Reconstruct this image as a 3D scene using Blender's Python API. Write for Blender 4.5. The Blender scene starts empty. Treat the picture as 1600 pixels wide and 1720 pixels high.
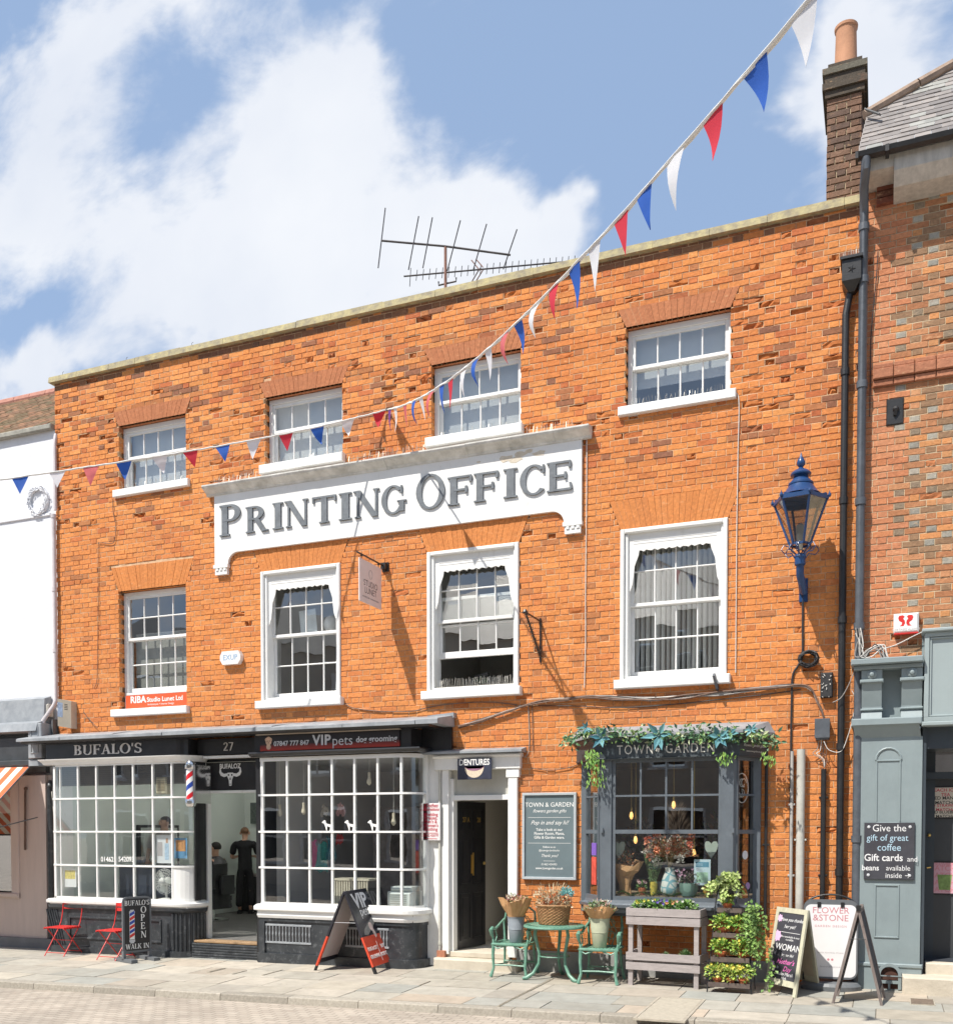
import bpy, bmesh, math, random
from mathutils import Vector, Matrix
random.seed(11)
R_ = random.Random(5)
# ------------------------------------------------------------------ camera, sky, sun, exposure
FPX = 1668.0; CAMD = 12.71; CAMH = 1.9; TH = math.radians(22.25); PT = math.radians(1.777); CY = 1447.0
CAM = Vector((0, -CAMD, CAMH))
FW = Vector((-math.sin(TH)*math.cos(PT), math.cos(TH)*math.cos(PT), -math.sin(PT)))
RT = Vector((math.cos(TH), math.sin(TH), 0)); UP = RT.cross(FW)
scene = bpy.context.scene
cd = bpy.data.cameras.new('camera'); cam = bpy.data.objects.new('camera', cd); scene.collection.objects.link(cam)
m3 = Matrix((RT, UP, -FW)).transposed(); cam.matrix_world = Matrix.Translation(CAM) @ m3.to_4x4()
cd.sensor_fit = 'HORIZONTAL'; cd.sensor_width = 36; cd.lens = 36*FPX/1600; cd.shift_y = (CY-860)/1600
cd.clip_start = 0.1; cd.clip_end = 3000
scene.camera = cam
SUN = Vector((-.48, -.83, 1.40)).normalized()
def pray(px, py): return FW*FPX + RT*(px-800) + UP*(CY-py)
def at(px, py, Y=0.0):
    d = pray(px, py); return CAM + d*((Y+CAMD)/d.y)
def X(px, Y=0.0, py=1200): return at(px, py, Y).x
def Z(px, py, Y=0.0): return at(px, py, Y).z
def kerb_y(x): return -2.48 + .04*x
def gz(x, y): return .008*x + .035 + .02*min(y, 0)
def G(px, py):
    z = 0.0
    d = pray(px, py)
    for _ in range(12):
        p = CAM + d*((z-CAMH)/d.z); z = gz(p.x, p.y)
    return Vector((p.x, p.y, z))
w = bpy.data.worlds.new("World"); scene.world = w; w.use_nodes = True
nt = w.node_tree; N = nt.nodes; L = nt.links; N.clear()
def wn(t, **k):
    n = N.new(t)
    for a, b in k.items(): setattr(n, a, b)
    return n
def wmath(op, a, b=None, clamp=False):
    n = N.new('ShaderNodeMath'); n.operation = op; n.use_clamp = clamp
    for i, v in enumerate((a, b)):
        if v is None: continue
        if isinstance(v, (int, float)): n.inputs[i].default_value = v
        else: L.new(v, n.inputs[i])
    return n.outputs[0]
out = wn('ShaderNodeOutputWorld'); bg = wn('ShaderNodeBackground')
SKY_STR = 0.1
bg.inputs[1].default_value = SKY_STR
sky = wn('ShaderNodeTexSky', sky_type='NISHITA', sun_disc=False)
sky.sun_elevation = math.asin(SUN.z); sky.sun_rotation = math.atan2(SUN.x, SUN.y)
sky.air_density = 1.0; sky.dust_density = .6; sky.ozone_density = 1.0
tc = wn('ShaderNodeTexCoord'); sep = wn('ShaderNodeSeparateXYZ'); L.new(tc.outputs['Generated'], sep.inputs[0])
ay = wmath('MAXIMUM', wmath('ABSOLUTE', sep.outputs[1]), .12)
u = wmath('DIVIDE', sep.outputs[0], ay); v = wmath('DIVIDE', sep.outputs[2], ay)
cmb = wn('ShaderNodeCombineXYZ'); L.new(u, cmb.inputs[0]); L.new(v, cmb.inputs[1]); L.new(wmath('MULTIPLY', wmath('SIGN', sep.outputs[1]), 3.0), cmb.inputs[2])
wz = wn('ShaderNodeTexNoise'); wz.inputs['Scale'].default_value = 3.4; wz.inputs['Detail'].default_value = 5; wz.inputs['Roughness'].default_value = .55; L.new(cmb.outputs[0], wz.inputs['Vector'])
wsp = wn('ShaderNodeSeparateColor'); L.new(wz.outputs['Color'], wsp.inputs[0])
u = wmath('ADD', u, wmath('MULTIPLY', wmath('SUBTRACT', wsp.outputs[0], .5), .42)); v = wmath('ADD', v, wmath('MULTIPLY', wmath('SUBTRACT', wsp.outputs[1], .5), .36))
def blob(px, py, rx, ry, wt):
    d = pray(px, py); d2 = pray(px+rx, py); d3 = pray(px, py-ry)
    u0, v0 = d.x/d.y, d.z/d.y; ru = abs(d2.x/d2.y-u0); rv = abs(d3.z/d3.y-v0)
    a = wmath('DIVIDE', wmath('SUBTRACT', u, u0), ru); b = wmath('DIVIDE', wmath('SUBTRACT', v, v0), rv)
    r2 = wmath('ADD', wmath('MULTIPLY', a, a), wmath('MULTIPLY', b, b))
    e = wmath('POWER', 2.718, wmath('MULTIPLY', r2, -1.0))
    return wmath('MULTIPLY', e, wt)
tot = None
for bb in [(60, 290, 190, 150, .55), (330, 400, 260, 140, .68), (480, 300, 160, 150, .3), (560, 480, 260, 70, .35), (860, 440, 120, 50, .5), (560, 150, 150, 110, .62), (470, 440, 260, 90, .5), (600, 300, 150, 110, .42), (120, 60, 200, 60, .35), (760, 430, 160, 70, .55),
           (60, 610, 110, 55, .7), (1530, 120, 150, 260, 1.15), (930, 360, 45, 40, .4), (20, 150, 150, 120, .2),
           (1000, 150, 220, 200, -.5), (300, 170, 60, 100, -.2), (55, 490, 110, 40, -.5), (330, 300, 60, 60, -.3), (640, 300, 60, 90, -.2), (330, 550, 120, 25, -.2), (740, 110, 60, 200, -.25), (1200, 330, 140, 200, -.45), (250, 20, 40, 30, 0.1)]:
    o_ = blob(*bb); tot = o_ if tot is None else wmath('ADD', tot, o_)
front = wmath('GREATER_THAN', sep.outputs[1], 0)
tot = wmath('ADD', wmath('MULTIPLY', tot, front), wmath('MULTIPLY', wmath('SUBTRACT', 1.0, front), .16))
nz = wn('ShaderNodeTexNoise'); nz.inputs['Scale'].default_value = 4.6; nz.inputs['Detail'].default_value = 12; nz.inputs['Roughness'].default_value = .60; nz.inputs['Distortion'].default_value = .25
mp = wn('ShaderNodeMapping'); mp.inputs['Rotation'].default_value = (0, 0, .5); mp.inputs['Scale'].default_value = (.8, 1.25, 1); L.new(cmb.outputs[0], mp.inputs[0]); L.new(mp.outputs[0], nz.inputs['Vector'])
nz2 = wn('ShaderNodeTexNoise'); nz2.inputs['Scale'].default_value = 3.6; nz2.inputs['Detail'].default_value = 6; L.new(cmb.outputs[0], nz2.inputs['Vector'])
dens = wmath('ADD', tot, wmath('MULTIPLY', wmath('SUBTRACT', nz.outputs[0], .5), 2.4))
mr = wn('ShaderNodeMapRange', interpolation_type='SMOOTHSTEP'); L.new(dens, mr.inputs[0]); mr.inputs[1].default_value = -.02; mr.inputs[2].default_value = .62
mixh = wn('ShaderNodeMix', data_type='RGBA'); mixh.inputs[0].default_value = .62; L.new(sky.outputs[0], mixh.inputs[6]); mixh.inputs[7].default_value = (3.5, 4.85, 7.2, 1)
cl = wn('ShaderNodeMix', data_type='RGBA'); L.new(nz2.outputs[0], cl.inputs[0]); cl.inputs[6].default_value = (5.4, 5.9, 6.9, 1); cl.inputs[7].default_value = (8.4, 8.45, 8.5, 1)
mixc = wn('ShaderNodeMix', data_type='RGBA'); L.new(wmath('MULTIPLY', mr.outputs[0], .96), mixc.inputs[0]); L.new(mixh.outputs[2], mixc.inputs[6]); L.new(cl.outputs[2], mixc.inputs[7])
L.new(mixc.outputs[2], bg.inputs[0]); L.new(bg.outputs[0], out.inputs[0])
sd = bpy.data.lights.new('sun', 'SUN'); sd.energy = 5.0; sd.angle = math.radians(.5); sd.color = (1, .95, .87)
so = bpy.data.objects.new('sun', sd); scene.collection.objects.link(so); so.rotation_euler = (-SUN).to_track_quat('-Z', 'Y').to_euler(); so.location = (-6, -10, 14)
vs = scene.view_settings; vs.view_transform = 'Standard'; vs.look = 'None'; vs.gamma = 1; vs.exposure = 0.34; vs.use_curve_mapping = False

# ------------------------------------------------------------------ materials
MATS = {}
def mat(name, col, rough=.6, var=.12, scale=6.0, bump=.0, metal=0.0, spec=.5, attr=False, col2=None, bscale=None, emit=None, estr=0, coat=0, streak=None):
    if name in MATS: return MATS[name]
    m = bpy.data.materials.new(name); m.use_nodes = True; t = m.node_tree; n = t.nodes; l = t.links
    b = n['Principled BSDF']; b.inputs['Roughness'].default_value = rough; b.inputs['Metallic'].default_value = metal; b.inputs['Specular IOR Level'].default_value = spec
    b.inputs['Coat Weight'].default_value = coat
    tcn = n.new('ShaderNodeTexCoord'); nz = n.new('ShaderNodeTexNoise'); nz.inputs['Scale'].default_value = scale; nz.inputs['Detail'].default_value = 8; nz.inputs['Roughness'].default_value = .65
    if streak:
        mp = n.new('ShaderNodeMapping'); mp.inputs['Scale'].default_value = streak; l.new(tcn.outputs['Object'], mp.inputs[0]); l.new(mp.outputs[0], nz.inputs['Vector'])
    else: l.new(tcn.outputs['Object'], nz.inputs['Vector'])
    mx = n.new('ShaderNodeMix'); mx.data_type = 'RGBA'
    mr = n.new('ShaderNodeMapRange'); mr.inputs[1].default_value = .3; mr.inputs[2].default_value = .7; l.new(nz.outputs[0], mr.inputs[0]); l.new(mr.outputs[0], mx.inputs[0])
    if attr:
        a = n.new('ShaderNodeVertexColor'); a.layer_name = 'Col'
        hs = n.new('ShaderNodeMix'); hs.data_type = 'RGBA'; hs.blend_type = 'MULTIPLY'; hs.inputs[0].default_value = 1
        mx.inputs[6].default_value = (1-var, 1-var, 1-var, 1); mx.inputs[7].default_value = (1+var, 1+var, 1+var, 1)
        l.new(a.outputs[0], hs.inputs[6]); l.new(mx.outputs[2], hs.inputs[7]); l.new(hs.outputs[2], b.inputs['Base Color'])
    else:
        c2 = col2 or tuple(min(1, c*(1+var)) for c in col)
        c1 = col if col2 else tuple(c*(1-var) for c in col)
        mx.inputs[6].default_value = (*c1, 1); mx.inputs[7].default_value = (*c2, 1); l.new(mx.outputs[2], b.inputs['Base Color'])
    if bump:
        bp = n.new('ShaderNodeBump'); bp.inputs['Strength'].default_value = min(1, bump); bp.inputs['Distance'].default_value = .006
        n2 = n.new('ShaderNodeTexNoise'); n2.inputs['Scale'].default_value = bscale or scale*6; n2.inputs['Detail'].default_value = 6; l.new(tcn.outputs['Object'], n2.inputs['Vector'])
        l.new(n2.outputs[0], bp.inputs['Height']); l.new(bp.outputs[0], b.inputs['Normal'])
    if emit:
        b.inputs['Emission Color'].default_value = (*emit, 1); b.inputs['Emission Strength'].default_value = estr
    MATS[name] = m; return m
def glass_mat(name, boost=1.7, tint=(.93, .96, .95), wav=.25, rough=.0, base=0.0):
    if name in MATS: return MATS[name]
    m = bpy.data.materials.new(name); m.use_nodes = True; t = m.node_tree; n = t.nodes; l = t.links; n.clear()
    o = n.new('ShaderNodeOutputMaterial'); tr = n.new('ShaderNodeBsdfTransparent'); tr.inputs[0].default_value = (*tint, 1)
    gl = n.new('ShaderNodeBsdfGlossy'); gl.inputs['Roughness'].default_value = rough; gl.inputs['Color'].default_value = (1, 1, 1, 1)
    fr = n.new('ShaderNodeFresnel'); ge = n.new('ShaderNodeNewGeometry'); ir = n.new('ShaderNodeMapRange'); ir.inputs[3].default_value = 1.5; ir.inputs[4].default_value = 1/1.5; l.new(ge.outputs['Backfacing'], ir.inputs[0]); l.new(ir.outputs[0], fr.inputs[0])
    mm = n.new('ShaderNodeMath'); mm.operation = 'MULTIPLY_ADD'; mm.use_clamp = True; mm.inputs[1].default_value = boost; mm.inputs[2].default_value = base; l.new(fr.outputs[0], mm.inputs[0])
    tcn = n.new('ShaderNodeTexCoord'); nz = n.new('ShaderNodeTexNoise'); nz.inputs['Scale'].default_value = 3.0; nz.inputs['Detail'].default_value = 1; l.new(tcn.outputs['Object'], nz.inputs['Vector'])
    bp = n.new('ShaderNodeBump'); bp.inputs['Strength'].default_value = wav; bp.inputs['Distance'].default_value = .0022; l.new(nz.outputs[0], bp.inputs['Height']); l.new(bp.outputs[0], gl.inputs['Normal'])
    mx = n.new('ShaderNodeMixShader'); l.new(mm.outputs[0], mx.inputs[0]); l.new(tr.outputs[0], mx.inputs[1]); l.new(gl.outputs[0], mx.inputs[2]); l.new(mx.outputs[0], o.inputs[0])
    MATS[name] = m; return m
M_brick = mat('brick', (1, 1, 1), .85, .22, 26, .9, attr=True, bscale=60, spec=.2)
def brick_weather(m):
    n = m.node_tree.nodes; l = m.node_tree.links; b = n['Principled BSDF']; src = b.inputs['Base Color'].links[0].from_socket; tcn = n.new('ShaderNodeTexCoord')
    for sc, lo, hi, col, amt in ((9.0, .56, .74, (.30, .14, .08, 1), .45), (14.0, .60, .74, (.78, .50, .28, 1), .6), (1.1, .52, .80, (.30, .14, .08, 1), .35)):
        z = n.new('ShaderNodeTexNoise'); z.inputs['Scale'].default_value = sc; z.inputs['Detail'].default_value = 7; z.inputs['Roughness'].default_value = .7; z.inputs['Distortion'].default_value = .4
        mp = n.new('ShaderNodeMapping'); mp.inputs['Location'].default_value = (sc, 0, sc*2); mp.inputs['Scale'].default_value = (.6, 1, 1.3) if sc > 2 else (1, 1, .5); l.new(tcn.outputs['Object'], mp.inputs[0]); l.new(mp.outputs[0], z.inputs['Vector'])
        r = n.new('ShaderNodeMapRange'); r.inputs[1].default_value = lo; r.inputs[2].default_value = hi; r.inputs[4].default_value = amt; l.new(z.outputs[0], r.inputs[0])
        x = n.new('ShaderNodeMix'); x.data_type = 'RGBA'; l.new(r.outputs[0], x.inputs[0]); l.new(src, x.inputs[6]); x.inputs[7].default_value = col; src = x.outputs[2]
    l.new(src, b.inputs['Base Color'])
brick_weather(M_brick)
M_mortar = mat('mortar', (.46, .26, .14), .9, .3, 7.0, .8, col2=(.74, .55, .36), bscale=60, spec=.1)
M_mortar2 = mat('mortar_pale', (.45, .36, .24), .9, .3, 3.0, .8, col2=(.62, .50, .34), bscale=60, spec=.1)
M_white = mat('white_paint', (.77, .77, .75), .45, .05, 2.2, .2, bscale=25)
M_render = mat('white_render', (.69, .70, .73), .8, .06, 2.5, .5, bscale=14)
M_cream = mat('cream_plaster', (.70, .64, .52), .8, .05, 2)
M_black = mat('black_gloss_paint', (.022, .022, .024), .28, .3, 5, .25, bscale=9)
M_black2 = mat('black_worn_paint', (.022, .026, .031), .35, .4, 5, .5, col2=(.05, .056, .062), bscale=12)
M_lead = mat('lead', (.20, .22, .24), .5, .25, 4, .5, col2=(.36, .38, .40), bscale=10)
M_leadd = mat('lead_dark', (.07, .075, .08), .5, .25, 4, .5, col2=(.16, .165, .17), bscale=10)
M_stone = mat('coping_stone', (.24, .21, .16), .9, .3, 9, 1, col2=(.50, .43, .22), bscale=30)
M_stone2 = mat('step_stone', (.46, .41, .33), .9, .2, 3, .8, col2=(.60, .54, .44), bscale=30)
M_letter = mat('grey_letter_paint', (.15, .165, .18), .5, .25, 10, .4)
M_gwall = mat('grey_green_paint', (.235, .285, .295), .5, .06, 3, .25, bscale=14)
M_gdark = mat('dark_grey_paint', (.045, .058, .07), .4, .1, 3, .2)
M_tg = mat('blue_grey_paint', (.115, .135, .155), .42, .12, 5, .25)
M_tgd = mat('fascia_slate', (.042, .055, .065), .45, .1, 5)
M_iron = mat('black_iron', (.02, .02, .021), .4, .3, 10, .3)
M_pipeg = mat('grey_pipe_paint', (.09, .10, .115), .4, .25, 6, .3)
M_pipew = mat('pale_pipe_paint', (.50, .49, .44), .5, .2, 5, .3)
M_glass = glass_mat('window_glass', 2.2, base=.055)
M_glassf = glass_mat('first_floor_glass', 2.4, base=.10, wav=.4)
M_glassu = glass_mat('upper_window_glass', 2.6, base=.09, wav=.45)
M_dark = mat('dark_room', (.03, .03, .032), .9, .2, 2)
M_room = mat('grey_room', (.50, .49, .46), .9, .08, 1)
M_green = mat('barber_wall', (.64, .69, .64), .8, .03, 1)
M_floor = mat('shop_floor', (.13, .125, .12), .5, .2, 3)
M_leaf = mat('leaf', (1, 1, 1), .5, .2, 30, attr=True, spec=.4)
M_terra = mat('terracotta', (.52, .15, .055), .8, .15, 12, .3)
M_wood = mat('grey_wood', (.36, .32, .31), .7, .15, 3, .4, streak=(2, 14, 14))
M_teal = mat('teal_leaf', (.05, .20, .24), .6, .2, 8)

def grime(m, col, lo, hi, amt, sc=3.0, st=(1.6, 1.6, .5)):
    n = m.node_tree.nodes; l = m.node_tree.links; b = n['Principled BSDF']; src = b.inputs['Base Color'].links[0].from_socket; tcn = n.new('ShaderNodeTexCoord'); mp = n.new('ShaderNodeMapping'); mp.inputs['Scale'].default_value = st; z = n.new('ShaderNodeTexNoise'); z.inputs['Scale'].default_value = sc; z.inputs['Detail'].default_value = 9; z.inputs['Roughness'].default_value = .75
    l.new(tcn.outputs['Object'], mp.inputs[0]); l.new(mp.outputs[0], z.inputs['Vector']); r = n.new('ShaderNodeMapRange'); r.inputs[1].default_value = lo; r.inputs[2].default_value = hi; r.inputs[4].default_value = amt; l.new(z.outputs[0], r.inputs[0])
    x = n.new('ShaderNodeMix'); x.data_type = 'RGBA'; l.new(r.outputs[0], x.inputs[0]); l.new(src, x.inputs[6]); x.inputs[7].default_value = (*col, 1); l.new(x.outputs[2], b.inputs['Base Color'])
grime(M_white, (.40, .37, .31), .58, .80, .55, 6); grime(M_render, (.50, .50, .49), .52, .8, .5, 2); grime(M_gwall, (.16, .19, .20), .5, .8, .4, 3); grime(M_tg, (.20, .22, .25), .55, .75, .5, 5)
grime(M_black2, (.22, .23, .24), .54, .72, .6, 11, (1, 1, 1)); grime(M_wood, (.20, .17, .15), .55, .8, .5, 6)

# ------------------------------------------------------------------ mesh helpers
COL = scene.collection
def rpt(a): return a
class MB:
    def __init__(s): s.v = []; s.f = []; s.c = []
    def add(s, vs, fs, col=None):
        o = len(s.v); s.v.extend([tuple(p) for p in vs]); s.f.extend([tuple(i+o for i in f) for f in fs]); s.c.extend([col]*len(fs)); return s
    def box(s, x0, x1, y0, y1, z0, z1, col=None):
        if x0 > x1: x0, x1 = x1, x0
        if y0 > y1: y0, y1 = y1, y0
        if z0 > z1: z0, z1 = z1, z0
        return s.add([(x0, y0, z0), (x1, y0, z0), (x1, y1, z0), (x0, y1, z0), (x0, y0, z1), (x1, y0, z1), (x1, y1, z1), (x0, y1, z1)],
                     [(0, 1, 5, 4), (1, 2, 6, 5), (2, 3, 7, 6), (3, 0, 4, 7), (4, 5, 6, 7), (3, 2, 1, 0)], col)
    def bbox(s, x0, x1, y0, y1, z0, z1, b=.004, col=None):   # box with chamfered front (-y) edge
        return s.add([(x0, y1, z0), (x1, y1, z0), (x1, y1, z1), (x0, y1, z1), (x0, y0+b, z0), (x1, y0+b, z0), (x1, y0+b, z1), (x0, y0+b, z1), (x0+b, y0, z0+b), (x1-b, y0, z0+b), (x1-b, y0, z1-b), (x0+b, y0, z1-b)],
                     [(3, 2, 1, 0), (0, 1, 5, 4), (1, 2, 6, 5), (2, 3, 7, 6), (3, 0, 4, 7), (4, 5, 9, 8), (5, 6, 10, 9), (6, 7, 11, 10), (7, 4, 8, 11), (8, 9, 10, 11)], col)
    def obox(s, c, ax, hx, hy, hz, col=None):   # oriented box: ax = 3 axes
        c = Vector(c); a, b, d = [Vector(q) for q in ax]
        P = [c+a*(i*hx)+b*(j*hy)+d*(k*hz) for k in (-1, 1) for j in (-1, 1) for i in (-1, 1)]
        return s.add(P, [(0, 1, 5, 4), (1, 3, 7, 5), (3, 2, 6, 7), (2, 0, 4, 6), (4, 5, 7, 6), (2, 3, 1, 0)], col)
    def bar(s, p, q, wx, wy=None, up=(0, 0, 1), col=None):
        p = Vector(p); q = Vector(q); d = (q-p); ln = d.length
        if ln < 1e-6: return s
        d.normalize(); u_ = Vector(up)
        if abs(d.dot(u_)) > .98: u_ = Vector((1, 0, 0))
        a = d.cross(u_).normalized(); b = a.cross(d).normalized()
        return s.obox((p+q)/2, (d, a, b), ln/2, wx/2, (wy or wx)/2, col)
    def tube(s, pts, r, n=8, col=None, cap=True):
        pts = [Vector(p) for p in pts]; k = len(pts); rs = r if isinstance(r, (list, tuple)) else [r]*k
        vs = []; fs = []; pa = None
        for i, p in enumerate(pts):
            d = (pts[min(i+1, k-1)]-pts[max(i-1, 0)])
            if d.length < 1e-9: d = Vector((0, 0, 1))
            d.normalize()
            if pa is None:
                u_ = Vector((0, 0, 1)) if abs(d.z) < .9 else Vector((1, 0, 0)); pa = d.cross(u_).normalized()
            else:
                pa = (pa - d*pa.dot(d)).normalized()
            b = d.cross(pa)
            for j in range(n):
                t = 2*math.pi*j/n; vs.append(p + (pa*math.cos(t)+b*math.sin(t))*rs[i])
        for i in range(k-1):
            for j in range(n): fs.append((i*n+j, i*n+(j+1) % n, (i+1)*n+(j+1) % n, (i+1)*n+j))
        if cap: fs.append(tuple(range(n-1, -1, -1))); fs.append(tuple((k-1)*n+j for j in range(n)))
        return s.add(vs, fs, col)
    def lathe(s, c, prof, n=20, col=None, sx=1, sy=1, axis=None):
        c = Vector(c); vs = []; fs = []; k = len(prof)
        for r, z in prof:
            for j in range(n):
                t = 2*math.pi*j/n; q = Vector((r*math.cos(t)*sx, r*math.sin(t)*sy, z))
                if axis == 'y': q = Vector((q.x, -q.z, q.y))
                vs.append(c+q)
        for i in range(k-1):
            for j in range(n): fs.append((i*n+j, i*n+(j+1) % n, (i+1)*n+(j+1) % n, (i+1)*n+j))
        fs.append(tuple(range(n-1, -1, -1))); fs.append(tuple((k-1)*n+j for j in range(n)))
        return s.add(vs, fs, col)
    def ext(s, pts, vec, col=None):   # extrude a planar polygon
        k = len(pts); v2 = Vector(vec); P = [Vector(p) for p in pts]; Q = [p+v2 for p in P]
        fs = [tuple(range(k)), tuple(range(2*k-1, k-1, -1))] + [(i, k+i, k+(i+1) % k, (i+1) % k) for i in range(k)]
        return s.add(P+Q, fs, col)
    def xz(s, pts, y0, y1, col=None): return s.ext([(x, y0, z) for x, z in pts], (0, y1-y0, 0), col)
    def sph(s, c, r, n=10, col=None, sc=(1, 1, 1)):
        prof = [(max(.0005, math.sin(math.pi*i/n))*r, -math.cos(math.pi*i/n)*r*sc[2]) for i in range(n+1)]
        return s.lathe(c, prof, n*2 if n < 8 else 14, col, sc[0], sc[1])
    def leaf(s, p, d, up, ln, wd, col=None, fold=.25):
        d = Vector(d).normalized(); up = Vector(up); a = d.cross(up)
        if a.length < 1e-3: a = d.cross(Vector((1, .3, 0)))
        a.normalize(); b = a.cross(d)
        p = Vector(p); m1 = p + d*ln*.45
        return s.add([p, m1+a*wd/2+b*wd*fold, p+d*ln, m1-a*wd/2+b*wd*fold, m1], [(0, 1, 4), (1, 2, 4), (2, 3, 4), (3, 0, 4)], col)
def wloc(o):
    v_ = Vector((0, 0, 0))
    while o is not None: v_ = v_ + o.location; o = o.parent
    return v_
def obj(name, mb, m, parent=None, smooth=False, **tags):
    me = bpy.data.meshes.new(name); L0 = wloc(parent)
    me.from_pydata([(p[0]-L0.x, p[1]-L0.y, p[2]-L0.z) for p in mb.v], [], mb.f)
    if any(c is not None for c in mb.c):
        ca = me.color_attributes.new('Col', 'FLOAT_COLOR', 'CORNER'); dat = []
        for f_, c in zip(mb.f, mb.c):
            c = c or (.5, .5, .5); dat.extend([c[0], c[1], c[2], 1.0]*len(f_))
        ca.data.foreach_set('color', dat)
    if not getattr(mb, 'keepn', False):
        bm = bmesh.new(); bm.from_mesh(me)
        if len(bm.faces) < 60000: bmesh.ops.recalc_face_normals(bm, faces=bm.faces)
        bm.to_mesh(me); bm.free()
    if smooth: me.shade_smooth(); me.set_sharp_from_angle(angle=math.radians(38))
    me.materials.append(m); o = bpy.data.objects.new(name, me); COL.objects.link(o); o.parent = parent
    for a, b in tags.items(): o[a] = b
    return o
def thing(name, label, cat, loc=(0, 0, 0), group=None):
    o = bpy.data.objects.new(name, None); COL.objects.link(o); o.location = loc; o.empty_display_size = .2; o['label'] = label; o['category'] = cat
    if group: o['group'] = group
    return o
def copy_tree(o, parent=None):
    c = o.copy(); COL.objects.link(c); c.parent = parent
    for ch in [x for x in o.children]: copy_tree(ch, c)
    return c
FONT = None
def text(name, s, m, parent, pos, size, right=(1, 0, 0), up=(0, 0, 1), ext=.002, al='CENTER', bold=0.0, shear=0.0, sx=1.0, sp=1.0, ls=1.0):
    cu = bpy.data.curves.new('t', 'FONT'); cu.body = s; cu.size = size; cu.extrude = ext; cu.align_x = al; cu.align_y = 'CENTER'; cu.offset = bold*size; cu.shear = shear; cu.space_character = sp; cu.space_line = ls; cu.resolution_u = 3
    to = bpy.data.objects.new('t', cu); COL.objects.link(to); dg = bpy.context.evaluated_depsgraph_get(); me = bpy.data.meshes.new_from_object(to.evaluated_get(dg)); bpy.data.objects.remove(to)
    r = Vector(right).normalized(); u_ = Vector(up).normalized(); nrm = r.cross(u_); P = Vector(pos)-wloc(parent)
    for vv in me.vertices:
        c = vv.co; vv.co = P + r*c.x*sx + u_*c.y + nrm*(c.z+ext)
    me.materials.clear(); me.materials.append(m); me.name = name
    o = bpy.data.objects.new(name, me); COL.objects.link(o); o.parent = parent; return o
# serif capitals as strokes: unit cap height
T_, t_, H_, S_ = .17, .065, .055, .065
def ring(cx, cy, rx, ry, a0, a1, T=T_, t=t_, n=22):
    q = []
    for i in range(n):
        A = math.radians(a0+(a1-a0)*i/n); B = math.radians(a0+(a1-a0)*(i+1)/n)
        q.append([(cx+rx*math.cos(A), cy+ry*math.sin(A)), (cx+rx*math.cos(B), cy+ry*math.sin(B)), (cx+(rx-T)*math.cos(B), cy+(ry-t)*math.sin(B)), (cx+(rx-T)*math.cos(A), cy+(ry-t)*math.sin(A))])
    return [('r', q)]
def rc(x0, x1, z0, z1): return [('p', [(x0, z0), (x1, z0), (x1, z1), (x0, z1)])]
def stem(x, T=T_, b=True, t=True, z0=0, z1=1):
    o = rc(x-T/2, x+T/2, z0, z1)
    if b: o += rc(x-T/2-S_, x+T/2+S_, 0, H_)
    if t: o += rc(x-T/2-S_, x+T/2+S_, 1-H_, 1)
    return o
def dg_(x0, z0, x1, z1, T): return [('p', [(x0-T/2, z0), (x0+T/2, z0), (x1+T/2, z1), (x1-T/2, z1)])]
def bowl(x, cy, ry, rx=.30):
    return ring(x, cy, rx, ry, -90, 90) + rc(.1, x, cy+ry-t_, cy+ry) + rc(.1, x, cy-ry, cy-ry+t_)
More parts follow.
